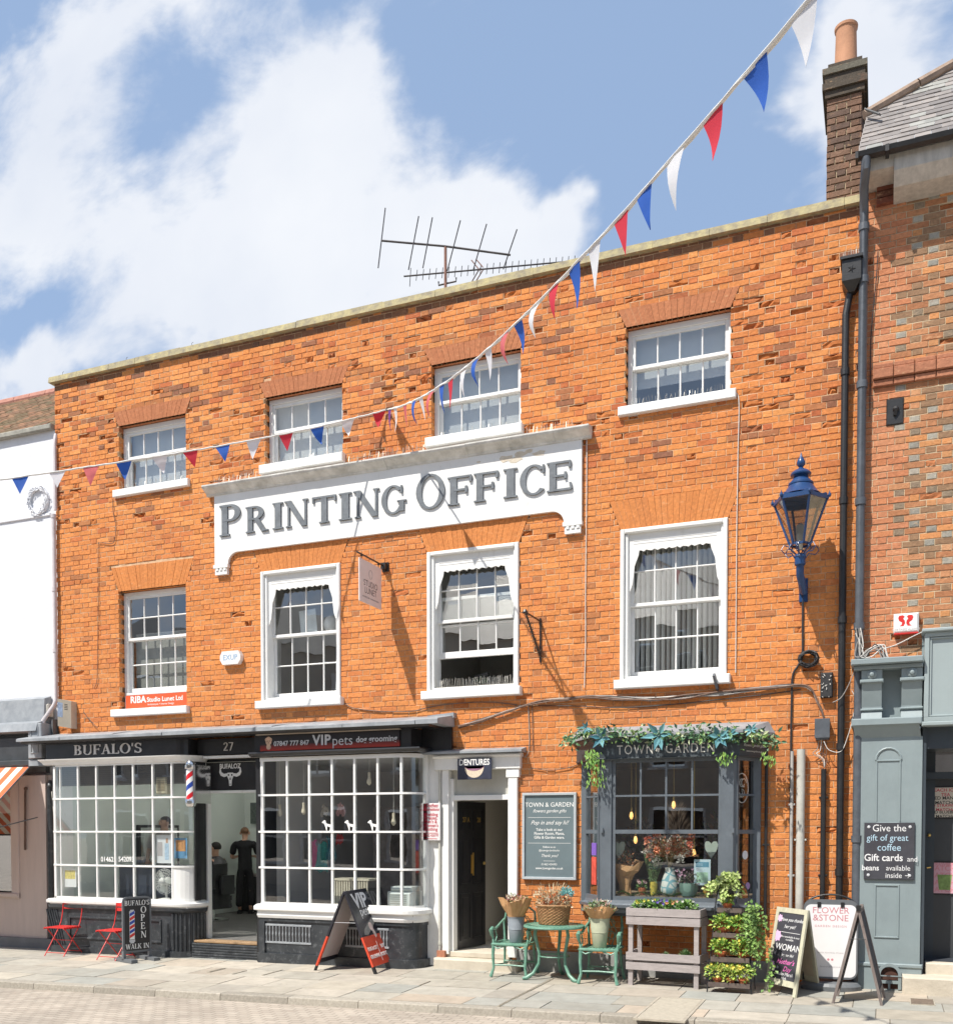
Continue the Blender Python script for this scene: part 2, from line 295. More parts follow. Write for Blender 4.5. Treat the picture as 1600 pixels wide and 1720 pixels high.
GL = {
 'P': (.72, stem(.16)+bowl(.34, .73, .27)), 'R': (.80, stem(.16)+bowl(.34, .74, .26)+dg_(.66, 0, .40, .49, T_*1.05)+rc(.58, .80, 0, H_)),
 'I': (.36, stem(.18)), 'N': (.90, stem(.14, t_, True, False)+stem(.76, t_, False, True)+dg_(.72, 0, .14, 1, T_*1.15)+rc(.0, .2, 1-H_, 1)),
 'T': (.76, stem(.38, T_, True, False)+rc(.02, .74, 1-.075, 1)+dg_(.05, .78, .05, .94, .055)+dg_(.71, .78, .71, .94, .055)),
 'G': (.88, ring(.44, .5, .42, .52, 42, 325)+rc(.66, .82, .06, .42)+rc(.58, .90, .40, .45)+rc(.70, .76, .70, .98)),
 'O': (.92, ring(.46, .5, .45, .52, 0, 360)), 'C': (.80, ring(.44, .5, .42, .52, 42, 318)+rc(.70, .76, .70, .98)),
 'F': (.68, stem(.16)+rc(.16, .64, 1-.07, 1)+dg_(.61, .76, .63, .96, .06)+rc(.16, .50, .48, .55)+rc(.47, .53, .40, .63)),
 'E': (.72, stem(.16)+rc(.16, .64, 1-.07, 1)+dg_(.61, .76, .63, .96, .06)+rc(.16, .50, .48, .55)+rc(.47, .53, .40, .63)+rc(.16, .66, 0, .07)+dg_(.66, .04, .63, .25, .06)),
 'B': (.74, stem(.16)+bowl(.34, .75, .25, .27)+bowl(.36, .265, .265, .31)), 'U': (.84, stem(.16, T_, False, True, .3)+stem(.70, t_, False, True, .3)+ring(.405, .3, .33, .32, 180, 360, .12)),
 'A': (.82, dg_(.12, 0, .40, 1, t_)+dg_(.68, 0, .40, 1, T_)+rc(.22, .60, .30, .36)+rc(.0, .24, 0, H_)+rc(.54, .84, 0, H_)),
 'L': (.66, stem(.16)+rc(.16, .62, 0, .07)+dg_(.63, .04, .60, .28, .06)), "'": (.22, dg_(.09, .68, .11, 1, .09)),
 'S': (.62, ring(.30, .745, .27, .265, 25, 270, .13, .09)+ring(.30, .275, .29, .275, -155, 90, .13, .09)+rc(.50, .55, .72, .96)+rc(.02, .07, .04, .28)),
 'W': (1.15, dg_(.36, 0, .12, 1, T_)+dg_(.36, 0, .58, 1, t_)+dg_(.82, 0, .58, 1, T_)+dg_(.82, 0, 1.04, 1, t_)+rc(.0, .26, 1-H_, 1)+rc(.94, 1.14, 1-H_, 1)),
 'K': (.82, stem(.16)+dg_(.26, .42, .64, 1, t_)+dg_(.68, 0, .38, .58, T_)+rc(.54, .82, 0, H_)+rc(.54, .76, 1-H_, 1)), ' ': (.38, []),
 'D': (.84, stem(.16)+ring(.34, .5, .44, .5, -90, 90)+rc(.1, .34, 1-t_, 1)+rc(.1, .34, 0, t_)), 'H': (.90, stem(.16)+stem(.72)+rc(.2, .7, .47, .54)),
 '2': (.60, ring(.28, .74, .25, .26, -40, 180, .12, .07)+dg_(.08, .04, .44, .60, .12)+rc(.04, .56, 0, .10)), '7': (.60, rc(.04, .56, .90, 1)+dg_(.20, 0, .50, .95, .12))}
def glyph(mb, ch, x0, z0, h, y, depth, wscale=1.0, fr=None):
    """fr(u, v, d) maps glyph plane to world; default wall plane facing -y"""
    adv, ops = GL[ch]; k = 0
    if fr is None: fr = lambda a, b, d: (a, y-d, b)
    for kind, q in ops:
        k += 1; e = depth + .0006*k
        for poly in (q if kind == 'r' else [q]):
            P = [(x0+a*h*wscale, z0+b*h) for a, b in poly]
            f3 = [fr(a, b, e) for a, b in P]; b3 = [fr(a, b, 0) for a, b in P]
            n = len(P); mb.add(f3+b3, [tuple(range(n))] + [(i, n+i, n+(i+1) % n, (i+1) % n) for i in range(n)])
    return adv*h*wscale
def serif(name, s, m, parent, x0, x1, zb, h, y, depth=.01, fr=None, small=None):
    tot = 0
    for i, ch in enumerate(s): tot += GL[ch][0]*(small if (small and ch in 'x') else 1)
    tot += .06*(len(s)-1); ws = (x1-x0)/(tot*h); mb = MB(); x = x0
    for ch in s: x += glyph(mb, ch, x, zb, h, y, depth, ws, fr) + .06*h*ws
    return obj(name, mb, m, parent)
# ------------------------------------------------------------------ brick walls
def lerp3(a, b, t): return tuple(a[i]+(b[i]-a[i])*t for i in range(3))
def vnoise(x, z, s=0):
    def h(i, j):
        r = math.sin(i*127.1+j*311.7+s*74.7)*43758.5453; return r-math.floor(r)
    i, j = math.floor(x), math.floor(z); fx, fz = x-i, z-j; fx = fx*fx*(3-2*fx); fz = fz*fz*(3-2*fz)
    return (h(i, j)*(1-fx)+h(i+1, j)*fx)*(1-fz)+(h(i, j+1)*(1-fx)+h(i+1, j+1)*fx)*fz
def bricks(mb, x0, x1, z0, z1, y, holes, pal, seed=1, jm_=None, course=.078, per=.37, hd=.12, ero=None, excl=None, gap=.008, plane='xz'):
    rr = random.Random(seed); rows = int(math.ceil((z1-z0)/course))
    for i in range(rows):
        za = z0+i*course; zb = min(z1, za+course); zc = (za+zb)/2
        iv = [(x0, x1, False, False)]
        cuts = [(h[0], h[1], h[4] if len(h) > 4 else True) for h in holes if h[2] < zc < h[3]]
        if excl: cuts += [(a, b, False) for a, b in excl(zc)]
        for a, b, jm in cuts:
            nv = []
            for p, q, jl, jr in iv:
                if b <= p or a >= q: nv.append((p, q, jl, jr)); continue
                if a > p: nv.append((p, a, jl, jm))
                if b < q: nv.append((b, q, jm, jr))
            iv = nv
        off = (i % 2)*per/2 + rr.uniform(-.012, .012)
        for p, q, jl, jr in iv:
            if jm_ is not None: jm_.box(p+(.001 if jl else 0), q-(.001 if jr else 0), y+.003, y+.06, zb-gap/2-.001, zb+gap/2+.001)
            k = math.floor((p-off)/per)-1; first = True
            while True:
                s = off+k*per
                if s > q: break
                for a, b, hdr in ((s, s+per-hd, False), (s+per-hd, s+per, True)):
                    a2, b2 = max(a, p), min(b, q)
                    if b2-a2 < .03:
                        continue
                    if jm_ is not None: jm_.box(b2-gap/2, b2+gap/2, y+.003+rr.uniform(-.003, .002), y+.06, za+gap/2, zb-gap/2) if b2 < q-.01 else None
                    ja = jl and a2 <= p+1e-6; jb = jr and b2 >= q-1e-6
                    a3 = a2+(0 if a2 <= p+1e-6 else gap/2); b3 = b2-(0 if b2 >= q-1e-6 else gap/2)
                    z2, z3 = za+gap/2, zb-gap/2
                    if ero: z2 += rr.uniform(-.0015, .002); z3 += rr.uniform(-.002, .0015)
                    col = pal(rr, (a3+b3)/2, zc, hdr); dp = y-.004+rr.uniform(-.004, .004); bk = y+(.14 if (ja or jb) else .05)
                    j = lambda m=.003: rr.uniform(-m, m)
                    e = ero((a3+b3)/2, zc) if ero else 0
                    if rr.random() < e:
                        nx = 5; P = []; dd = rr.choice((.015, .03, .045)); fr_ = dp; mode = rr.random()
                        for jz in range(3):
                            for ix in range(nx):
                                xx = a3+(b3-a3)*ix/(nx-1); zz = z2+(z3-z2)*(0, .5, 1)[jz]
                                hit = (jz == 0 and mode < .45) or (jz == 2 and mode > .7) or (mode > .45 and mode <= .7) or rr.random() < .25
                                P.append((xx+(0 if ix in (0, nx-1) else j(.008)), fr_+(dd*rr.uniform(.4, 1.2) if hit else 0), zz+(j(.016) if jz == 1 else 0)))
                        F = [(r*nx+c, r*nx+c+1, (r+1)*nx+c+1, (r+1)*nx+c) for r in range(2) for c in range(nx-1)]
                        ccol = lerp3(col, (.40, .11, .03), .5)
                        mb.add(P, F, ccol)
                        mb.box(a3, b3, fr_+dd*1.2+.001, y+.06, z2, z3, ccol) if False else None
                        n0 = len(P); B = [(p_[0], y+.055, p_[2]) for p_ in P]
                        mb.add([P[0], P[nx-1], P[3*nx-1], P[2*nx]] + [B[0], B[nx-1], B[3*nx-1], B[2*nx]], [(0, 1, 5, 4), (3, 7, 6, 2), (0, 4, 7, 3), (1, 2, 6, 5)], ccol)
                        continue
                    c_ = .0035
                    fv = [(a3+c_+j(), dp+j(.002), z2+c_+j()), (b3-c_+j(), dp+j(.002), z2+c_+j()), (b3-c_+j(), dp+j(.002), z3-c_+j()), (a3+c_+j(), dp+j(.002), z3-c_+j())]
                    bv = [(a3, dp+.006, z2), (b3, dp+.006, z2), (b3, dp+.006, z3), (a3, dp+.006, z3)]
                    kv = [(p_[0], bk, p_[2]) for p_ in bv]
                    mb.add(fv+bv+kv, [(0, 1, 2, 3)]+[(4+t, 4+(t+1) % 4, (t+1) % 4, t) for t in range(4)]+[(8+t, 8+(t+1) % 4, 4+(t+1) % 4, 4+t) for t in range(4)], col)
                k += 1
def arch(mb, xa, xb, z, h, y, n, sk, col, rr):
    for i in range(n):
        t0, t1 = i/n, (i+1)/n; g = .0018
        a = xa+(xb-xa)*t0+g; b = xa+(xb-xa)*t1-g; c = xa-sk+(xb-xa+2*sk)*t0+g; d = xa-sk+(xb-xa+2*sk)*t1-g
        q = y-.006+rr.uniform(-.003, .003); cc = lerp3(col, (col[0]*.75, col[1]*.7, col[2]*.7), rr.random()*.4)
        mb.ext([(a, q, z), (b, q, z), (d, q, z+h), (c, q, z+h)], (0, .14, 0), cc)
def slab(mb, x0, x1, z0, z1, y0, y1, holes):
    xs = sorted({x0, x1, *[min(max(h[i], x0), x1) for h in holes for i in (0, 1)]}); zs = sorted({z0, z1, *[min(max(h[i], z0), z1) for h in holes for i in (2, 3)]})
    for zi in range(len(zs)-1):
        run = None
        for xi in range(len(xs)):
            inside = True
            if xi < len(xs)-1:
                cx, cz = (xs[xi]+xs[xi+1])/2, (zs[zi]+zs[zi+1])/2
                inside = any(h[0] < cx < h[1] and h[2] < cz < h[3] for h in holes)
            if not inside and run is None: run = xs[xi]
            if inside and run is not None:
                mb.box(run, xs[xi], y0, y1, zs[zi], zs[zi+1]); run = None
def pal_orange(rr, x, z, hdr):
    n = vnoise(x*.9, z*1.1, 3); n2 = vnoise(x*3.1, z*3.3, 9)
    c = lerp3((.64, .245, .078), (.57, .195, .062), n)
    c = lerp3(c, (.70, .29, .085), max(0, n2-.5)*1.3)
    p = .025+(.04 if z > 6.6 else .008)+.09*(vnoise(x*1.3+7, z*1.7, 5) > .66)
    r = rr.random()
    if r < p: c = lerp3(c, (.22, .10, .065), rr.uniform(.45, .95))
    elif r < p+.14: c = lerp3(c, (.44, .12, .05), rr.uniform(.3, .9))
    elif r > .9: c = lerp3(c, (.72, .32, .11), .5)
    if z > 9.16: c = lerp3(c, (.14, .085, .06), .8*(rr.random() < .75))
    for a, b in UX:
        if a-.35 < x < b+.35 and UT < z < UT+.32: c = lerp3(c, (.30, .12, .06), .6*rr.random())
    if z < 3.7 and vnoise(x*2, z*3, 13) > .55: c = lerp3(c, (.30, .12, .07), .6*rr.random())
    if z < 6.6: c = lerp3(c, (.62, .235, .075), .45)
    k = rr.uniform(.93, 1.07); return tuple(q*k for q in c)
def pal_dark(rr, x, z, hdr):
    k = rr.random(); c = lerp3((.16, .095, .065), (.24, .145, .10), k); return lerp3(c, (.05, .045, .045), .5*(rr.random() < .3))
def pal_right(rr, x, z, hdr):
    if x < .12:
        c = lerp3((.52, .20, .09), (.58, .27, .14), rr.random())
        return lerp3(c, (.42, .16, .09), rr.random()*.5)
    if hdr and rr.random() < .55: c = lerp3((.24, .23, .20), (.38, .35, .29), rr.random())
    else: c = lerp3((.36, .155, .075), (.50, .24, .12), rr.random())
    if rr.random() < .34: c = lerp3(c, (.23, .16, .10), .75)
    if rr.random() < .12: c = lerp3(c, (.62, .27, .10), .7)
    return c
def sweep(mb, path, prof, col=None, cap=True, closed=True):
    n = len(path); k = len(prof); vs = []; fs = []
    for i, p in enumerate(path):
        ds = []
        if i > 0: ds.append((Vector(p)-Vector(path[i-1])).normalized())
        if i < n-1: ds.append((Vector(path[i+1])-Vector(p)).normalized())
        nn = Vector((0, 0))
        for d in ds: nn += Vector((d.y, -d.x))
        nn.normalize(); c = nn.dot(Vector((ds[0].y, -ds[0].x))); nn /= max(c, .3)
        for o, z in prof: vs.append((p[0]+nn.x*o, p[1]+nn.y*o, z))
    m = k if closed else k-1
    for i in range(n-1):
        for j in range(m): fs.append((i*k+j, (i+1)*k+j, (i+1)*k+(j+1) % k, i*k+(j+1) % k))
    if cap and closed: fs.append(tuple(range(k))); fs.append(tuple((n-1)*k+j for j in range(k-1, -1, -1)))
    return mb.add(vs, fs, col)
def box_prof(o0, o1, z0, z1): return [(o0, z0), (o1, z0), (o1, z1), (o0, z1)]

# ------------------------------------------------------------------ ground
def g2(x): return kerb_y(x)
mb = MB(); rr = random.Random(3)
tones = [(.36, .335, .285), (.40, .36, .295), (.335, .33, .295), (.41, .37, .31), (.375, .355, .31), (.32, .32, .29), (.41, .345, .275)]
rowd = [.0, .55, 1.05, 1.5, 1.98, 2.36]
for r in range(len(rowd)-1):
    x = -24.0+rr.random()
    while x < 8:
        ln = rr.uniform(.5, 1.05); fa, fb = rowd[r], rowd[r+1]
        x2 = x+ln
        def P(xx, f):
            yk = kerb_y(xx)+.15; y0_ = .25; t = f/2.36; yy = y0_+(yk-y0_)*t; return (xx, yy, gz(xx, yy))
        g = .005; q = [P(x+g, fa+.004), P(x2-g, fa+.004), P(x2-g, fb-.006), P(x+g, fb-.006)]
        dz = rr.uniform(-.002, .003); c = lerp3(rr.choice(tones), rr.choice(tones), rr.random()); k = rr.uniform(.9, 1.12); c = tuple(a*k for a in c)
        q = [(a, b, z+dz+rr.uniform(-.0015, .0015)) for a, b, z in q]
        mb.ext(q, (0, 0, -.03), c); x = x2
M_slab = mat('paving_slab', (1, 1, 1), .85, .14, 5, .5, attr=True, bscale=45, spec=.2)
grime(M_slab, (.16, .15, .13), .60, .72, .45, 7, (1, 1, 1)); grime(M_slab, (.24, .22, .18), .5, .75, .5, 1.1, (1, 1, 1)); o = obj('pavement', mb, M_slab, kind='structure')
mb = MB(); xs = [-24+i for i in range(34)]
for a, b in zip(xs[:-1], xs[1:]):
    mb.add([(a, kerb_y(a)+.12, gz(a, kerb_y(a)+.12)-.006), (b, kerb_y(b)+.12, gz(b, kerb_y(b)+.12)-.006), (b, 0, gz(b, 0)-.006), (a, 0, gz(a, 0)-.006)], [(0, 1, 2, 3)])
    mb.add([(a, 0, gz(a, 0)-.006), (b, 0, gz(b, 0)-.006), (b, 1.2, gz(b, 0)-.006), (a, 1.2, gz(a, 0)-.006)], [(0, 1, 2, 3)])
obj('pavement_bedding', mb, mat('joint_sand', (.16, .14, .11), .95, .3, 9, .5), kind='structure')
mb = MB(); x = -24.2
while x < 8:
    ln = rr.uniform(.86, 1.0); x2 = x+ln; k = rr.uniform(.85, 1.15)
    def kq(xx, o_, dz): yy = kerb_y(xx)+o_; return (xx, yy, gz(xx, kerb_y(xx)+.14)+dz)
    A, B = x+.004, x2-.004
    pr = [(.15, 0), (.012, -.001), (.0, -.012), (-.012, -.10), (.15, -.10)]
    vs = [kq(A, o_, d) for o_, d in pr]+[kq(B, o_, d) for o_, d in pr]
    mb.add(vs, [(i, i+5, (i+1) % 5+5, (i+1) % 5) for i in range(5)]+[(0, 1, 2, 3, 4), (9, 8, 7, 6, 5)], (.33*k, .30*k, .25*k)); x = x2
obj('kerb', mb, mat('kerb_granite', (1, 1, 1), .85, .22, 30, .8, attr=True, bscale=90), kind='structure')
# road: small block paving, brick pattern in the shader, joints bumped
def block_mat():
    m = bpy.data.materials.new('block_paving'); m.use_nodes = True; t = m.node_tree; n = t.nodes; l = t.links; b = n['Principled BSDF']; b.inputs['Roughness'].default_value = .9
    tcn = n.new('ShaderNodeTexCoord'); mp = n.new('ShaderNodeMapping'); mp.inputs['Rotation'].default_value = (0, 0, math.radians(-2.3)); l.new(tcn.outputs['Object'], mp.inputs[0])
    br = n.new('ShaderNodeTexBrick'); br.inputs['Scale'].default_value = 1; br.inputs['Brick Width'].default_value = .155; br.inputs['Row Height'].default_value = .105; br.inputs['Mortar Size'].default_value = .006; br.inputs['Mortar Smooth'].default_value = .15
    br.inputs['Color1'].default_value = (.36, .31, .255, 1); br.inputs['Color2'].default_value = (.44, .385, .32, 1); br.inputs['Mortar'].default_value = (.23, .20, .165, 1)
    wz = n.new('ShaderNodeTexNoise'); wz.inputs['Scale'].default_value = 4; l.new(mp.outputs[0], wz.inputs['Vector'])
    va = n.new('ShaderNodeMix'); va.data_type = 'VECTOR'; va.inputs[0].default_value = .03; l.new(mp.outputs[0], va.inputs[4]); l.new(wz.outputs['Color'], va.inputs[5]); l.new(va.outputs[1], br.inputs['Vector'])
    nz = n.new('ShaderNodeTexNoise'); nz.inputs['Scale'].default_value = 1.3; nz.inputs['Detail'].default_value = 9; l.new(mp.outputs[0], nz.inputs['Vector'])
    mx = n.new('ShaderNodeMix'); mx.data_type = 'RGBA'; mx.blend_type = 'MULTIPLY'; mx.inputs[0].default_value = 1; l.new(br.outputs[0], mx.inputs[6])
    mr = n.new('ShaderNodeMapRange'); mr.inputs[1].default_value = .3; mr.inputs[2].default_value = .7; mr.inputs[3].default_value = .82; mr.inputs[4].default_value = 1.12; l.new(nz.outputs[0], mr.inputs[0]); l.new(mr.outputs[0], mx.inputs[7]); l.new(mx.outputs[2], b.inputs['Base Color'])
    bp = n.new('ShaderNodeBump'); bp.inputs['Strength'].default_value = .9; bp.inputs['Distance'].default_value = .01; bp.invert = True; l.new(br.outputs['Fac'], bp.inputs['Height']); l.new(bp.outputs[0], b.inputs['Normal'])
    return m
mb = MB(); xs = [-400, -60]+[-24+2*i for i in range(17)]+[60, 400]
for a, b in zip(xs[:-1], xs[1:]):
    ax, bx = max(min(a, 10), -26), max(min(b, 10), -26)
    f = lambda xx, cx: (xx, kerb_y(cx)+.02, gz(cx, kerb_y(cx)+.14)-.085)
    mb.add([f(a, ax), f(b, bx), (b, -11, .008*bx-.06), (a, -11, .008*ax-.06), (b, -600, -.12), (a, -600, -.12)], [(0, 3, 2, 1), (3, 5, 4, 2)])
M_road = block_mat(); grime(M_road, (.20, .18, .15), .55, .75, .4, 1.6, (.4, 2, 1)); obj('road', mb, M_road, kind='structure')
mb = MB(); mb.box(-400, 400, .3, 600, -.9, -.25); obj('ground', mb, mat('earth', (.12, .10, .07), .95), kind='structure')
# covers and small grilles in the pavement
def cover(px0, py0, px1, py1, label, m, fr=.03):
    a = G(px0, py0); b = G(px1, py1); x0, x1 = sorted((a.x, b.x)); y0, y1 = sorted((a.y, b.y)); z = gz((x0+x1)/2, (y0+y1)/2)
    t = thing('access_cover', label, 'cover', ((x0+x1)/2, (y0+y1)/2, z))
    def q(mb, a0, a1, b0, b1, h): mb.ext([(a0, b0, gz(a0, b0)+h), (a1, b0, gz(a1, b0)+h), (a1, b1, gz(a1, b1)+h), (a0, b1, gz(a0, b1)+h)], (0, 0, -.02))
    mb = MB()
    for v_ in ((x0, x1, y0, y0+fr), (x0, x1, y1-fr, y1), (x0, x0+fr, y0+fr, y1-fr), (x1-fr, x1, y0+fr, y1-fr)): q(mb, *v_, .009)
    obj('cover_frame', mb, mat('cover_frame_steel', (.40, .36, .29), .6, .2, 10), t)
    mb = MB(); q(mb, x0+fr+.004, x1-fr-.004, y0+fr+.004, y1-fr-.004, .007); obj('lid', mb, m, t)
cover(838, 1692, 925, 1645, 'large recessed access cover filled with paving in front of the green cafe table', mat('cover_infill', (.40, .36, .29), .9, .15, 20, .5))
cover(1062, 1712, 1185, 1680, 'recessed paving access cover in front of the grey wooden planter', mat('cover_infill', (.40, .36, .29), .9, .15, 20, .5))
cover(352, 1634, 375, 1627, 'small rusty iron cover left of a matching one below door 27', mat('rust_iron', (.16, .12, .09), .8, .3, 20, .5), .012)
cover(392, 1637, 412, 1631, 'small rusty iron cover right of a matching one below door 27', MATS['rust_iron'], .012)
cover(442, 1639, 472, 1630, 'small rectangular iron cover in the pavement below the dog grooming window', MATS['rust_iron'], .012)
cover(704, 1656, 722, 1649, 'tiny dark iron cover in the pavement right of the dog grooming board', MATS['rust_iron'], .01)
cover(1528, 1688, 1568, 1680, 'narrow iron grille in the pavement below the coffee shop step', MATS['rust_iron'], .01)

# ------------------------------------------------------------------ the orange brick building
XL, XR = -12.70, -.315; ZT = 9.24
bx0, bx1 = at(360, 880, -.05).x, at(976.5, 800, -.05).x
UT, UB, LT, LB = 8.355, 7.307, 5.782, 3.843
UX = [(-11.369, -10.061), (-8.602, -7.29), (-5.875, -4.563), (-3.126, -1.816)]
LX = [(-11.404, -10.087), (-8.695, -7.33), (-5.941, -4.579), (-3.185, -1.826)]
main = thing('brick_building', 'three-storey orange brick building with long white painted name board and shops below', 'building', (-6.5, 0, 0))
ZC = 3.30
holes = [(a, b, UB, UT) for a, b in UX] + [(LX[0][0], LX[0][1], LB-.10, 5.738)] + [(a, b, LB, LT, False) for a, b in LX[1:]]
holes.append((XL-1, -5.84, -1, ZC, False)); holes.append((-5.68, at(860, 1450, 0).x, -1, 2.86, False)); holes.append((-3.60, -1.46, .86, 2.98, False))
holes.append((bx0+.02, bx1-.02, 6.22, 7.0, False))
def excl(zc):
    o = []
    for a, b in UX:
        if UT < zc < UT+.234: k = .11*(zc-UT)/.234; o.append((a-k-.004, b+k+.004))
    for i, (a, b) in enumerate(LX):
        zt = 5.738 if i == 0 else LT
        if zt < zc < zt+.39: k = .15*(zc-zt)/.39; o.append((a-k-.004, b+k+.004))
    return o
def ero(x, z):
    e = .014+.08*max(0, min(1, (z-6.6)/1.5))*(vnoise(x*1.1, z*2.2, 21) > .42)
    if z > 6.9: e += .20*(vnoise(x*.8, z*1.6, 31) > .76)
    if 6.95 < z < 7.35 and (-4.6 < x < -3.0 or -9.6 < x < -8.6 or -7.3 < x < -6.0): e += .3
    if z < 3.6: e = .02
    return e
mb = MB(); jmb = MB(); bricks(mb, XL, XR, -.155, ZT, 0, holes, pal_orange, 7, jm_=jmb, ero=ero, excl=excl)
rr = random.Random(8)
for a, b in UX: arch(mb, a, b, UT, .234, 0, 18, .11, (.46, .18, .085), rr)
for i, (a, b) in enumerate(LX): arch(mb, a, b, 5.738 if i == 0 else LT, .385, 0, 20, .15, (.62, .235, .075), rr)
o = obj('wall', mb, M_brick, main)
mb = MB(); sh = [(h[0]-.04, h[1]+.04, h[2]-.03, h[3]+.03) for h in holes[:8]]+[(h[0], h[1], h[2], h[3]) for h in holes[8:11]]
slab(mb, XL, XR, -.2, ZT, .058, .24, sh); mb.v, mb.f, mb.c = mb.v+jmb.v, mb.f+[tuple(i+len(mb.v) for i in f) for f in jmb.f], mb.c+jmb.c
mb2 = MB()
for i, (a, b) in enumerate(UX): mb2.xz([(a, UT), (b, UT), (b+.13, UT+.275), (a-.13, UT+.275)], .003, .05)
for i, (a, b) in enumerate(LX): zt = 5.738 if i == 0 else LT; mb2.xz([(a, zt), (b, zt), (b+.17, zt+.43), (a-.17, zt+.43)], .003, .05)
mb.add(mb2.v, mb2.f)
wl = obj('mortar', mb, M_mortar, o)
# side + roof mass behind the parapet
mb = MB(); mb.box(XL, XL+.25, .24, 7, -.2, ZT); mb.box(XR-.25, XR, .24, 7, -.2, ZT); mb.box(XL+.25, XR-.25, 6.8, 7, -.2, ZT); obj('side_wall', mb, M_mortar, main)
mb = MB(); mb.box(XL+.25, XR-.25, .24, 6.8, 8.75, 8.85); obj('roof', mb, M_leadd, main)
mb = MB(); rr = random.Random(4); x = XL-.06
while x < XR+.02:
    x2 = min(x+rr.uniform(.5, .9), XR+.03); k = rr.uniform(-.008, .008)
    mb.ext([(x+.002, -.075+k*.5, ZT+.002), (x+.002, .32, ZT+.002), (x+.002, .32, ZT+.075+k), (x+.002, .0, ZT+.10+k), (x+.002, -.06+k*.5, ZT+.10+k)], (x2-x-.004, 0, 0)); x = x2
obj('coping', mb, M_stone, main)
mb = MB()  # chimney stack
cx0, cx1, cy0, cy1 = -.715, -.335, .10, .80
CH = thing_ch = None
rrp = random.Random(2)
mb2 = MB(); bricks(mb2, cx0, cx1, 9.3, 10.62, cy0, [], pal_dark, 17, course=.078, per=.34, hd=.11, gap=.012)
n0 = len(mb2.v)
side = MB(); bricks(side, cy0, cy1, 9.3, 10.62, 0, [], pal_dark, 18, per=.34, hd=.11, gap=.012)
mb2.add([(cx1-p[1], p[0], p[2]) for p in side.v], side.f); mb2.c[-len(side.f):] = side.c
side = MB(); bricks(side, cy0, cy1, 9.3, 10.62, 0, [], pal_dark, 19, per=.34, hd=.11, gap=.012)
mb2.add([(cx0+p[1], p[0], p[2]) for p in side.v], side.f); mb2.c[-len(side.f):] = side.c
for (o1, za, zb) in ((.03, 10.62, 10.70), (.06, 10.70, 10.78), (.035, 10.78, 10.88), (.0, 10.95, 11.03)):
    for yy in [0]: mb2.box(cx0-o1, cx1+o1, cy0-o1, cy1+o1, za+.002, zb-.002, (.085, .07, .055))
mb2.box(cx0-.06, cx1+.06, cy0-.06, cy1+.06, 10.88, 10.95, (.13, .12, .095))
ch = obj('chimney', mb2, M_brick, main)
mb = MB(); mb.box(cx0+.012, cx1-.012, cy0+.012, cy1-.012, 9.2, 10.62); obj('mortar', mb, M_mortar2, ch)
mb = MB(); mb.lathe(((cx0+cx1)/2, .32, 0), [(.135, 11.0), (.128, 11.12), (.118, 11.5), (.122, 11.52), (.132, 11.53), (.135, 11.56), (.118, 11.57), (.112, 11.35)], 24)
mb.lathe(((cx0+cx1)/2+.03, .62, 0), [(.13, 11.0), (.12, 11.15), (.115, 11.2)], 20)
obj('chimney_pot', mb, mat('pot_clay', (.50, .25, .14), .8, .15, 6, .3), ch, smooth=True)
# ---------------- sash windows
def sash(mb, gl, x0, x1, z0, z1, y, nc, nr, st=.045, bar=.018, bot=.06, top=.04):
    mb.bbox(x0, x0+st, y, y+.04, z0, z1); mb.bbox(x1-st, x1, y, y+.04, z0, z1)
    mb.bbox(x0+st, x1-st, y+.001, y+.039, z0, z0+bot); mb.bbox(x0+st, x1-st, y+.001, y+.039, z1-top, z1)
    ix0, ix1, iz0, iz1 = x0+st, x1-st, z0+bot, z1-top
    for i in range(1, nc): c = ix0+(ix1-ix0)*i/nc; mb.bbox(c-bar/2, c+bar/2, y+.006, y+.034, iz0, iz1, .006)
    for j in range(1, nr): c = iz0+(iz1-iz0)*j/nr; mb.bbox(ix0, ix1, y+.008, y+.033, c-bar/2, c+bar/2, .006)
    rr = random.Random(int(x0*100+z0*10))
    for i in range(nc):
        for j in range(nr):
            a, b = ix0+(ix1-ix0)*i/nc, ix0+(ix1-ix0)*(i+1)/nc; c, d = iz0+(iz1-iz0)*j/nr, iz0+(iz1-iz0)*(j+1)/nr
            t1, t2 = rr.uniform(-.003, .003), rr.uniform(-.003, .003)
            gl.add([(a, y+.02+t1, c), (b, y+.02+t2, c), (b, y+.02-t1, d), (a, y+.02-t2, d)], [(0, 1, 2, 3)])
def spikes(name, par, x0, x1, y, z, h=.10, n=None, label=None):
    mb = MB(); rr = random.Random(int(x0*77)); n = n or int((x1-x0)/.035); mb.box(x0, x1, y-.012, y+.012, z, z+.004)
    for i in range(n):
        x = x0+(x1-x0)*(i+.5)/n; dx, dy = rr.uniform(-.02, .02), rr.choice((-.03, 0, .03)); mb.bar((x, y, z), (x+dx, y+dy, z+h*rr.uniform(.85, 1.05)), .0028)
    return obj(name, mb, mat('spike_steel', (.55, .53, .48), .4, .1, 5, metal=.6), par)
def room(par, x0, x1, y0, y1, z0, z1, m, name='room'):
    mb = MB(); mb.keepn = True; P = [(x0, y0, z0), (x1, y0, z0), (x1, y1, z0), (x0, y1, z0), (x0, y0, z1), (x1, y0, z1), (x1, y1, z1), (x0, y1, z1)]
    mb.add(P, [(0, 1, 2, 3), (7, 6, 5, 4), (1, 5, 6, 2), (2, 6, 7, 3), (3, 7, 4, 0)]); return obj(name, mb, m, par)
M_blind = mat('window_blind', (.50, .51, .52), .9, .06, 2)
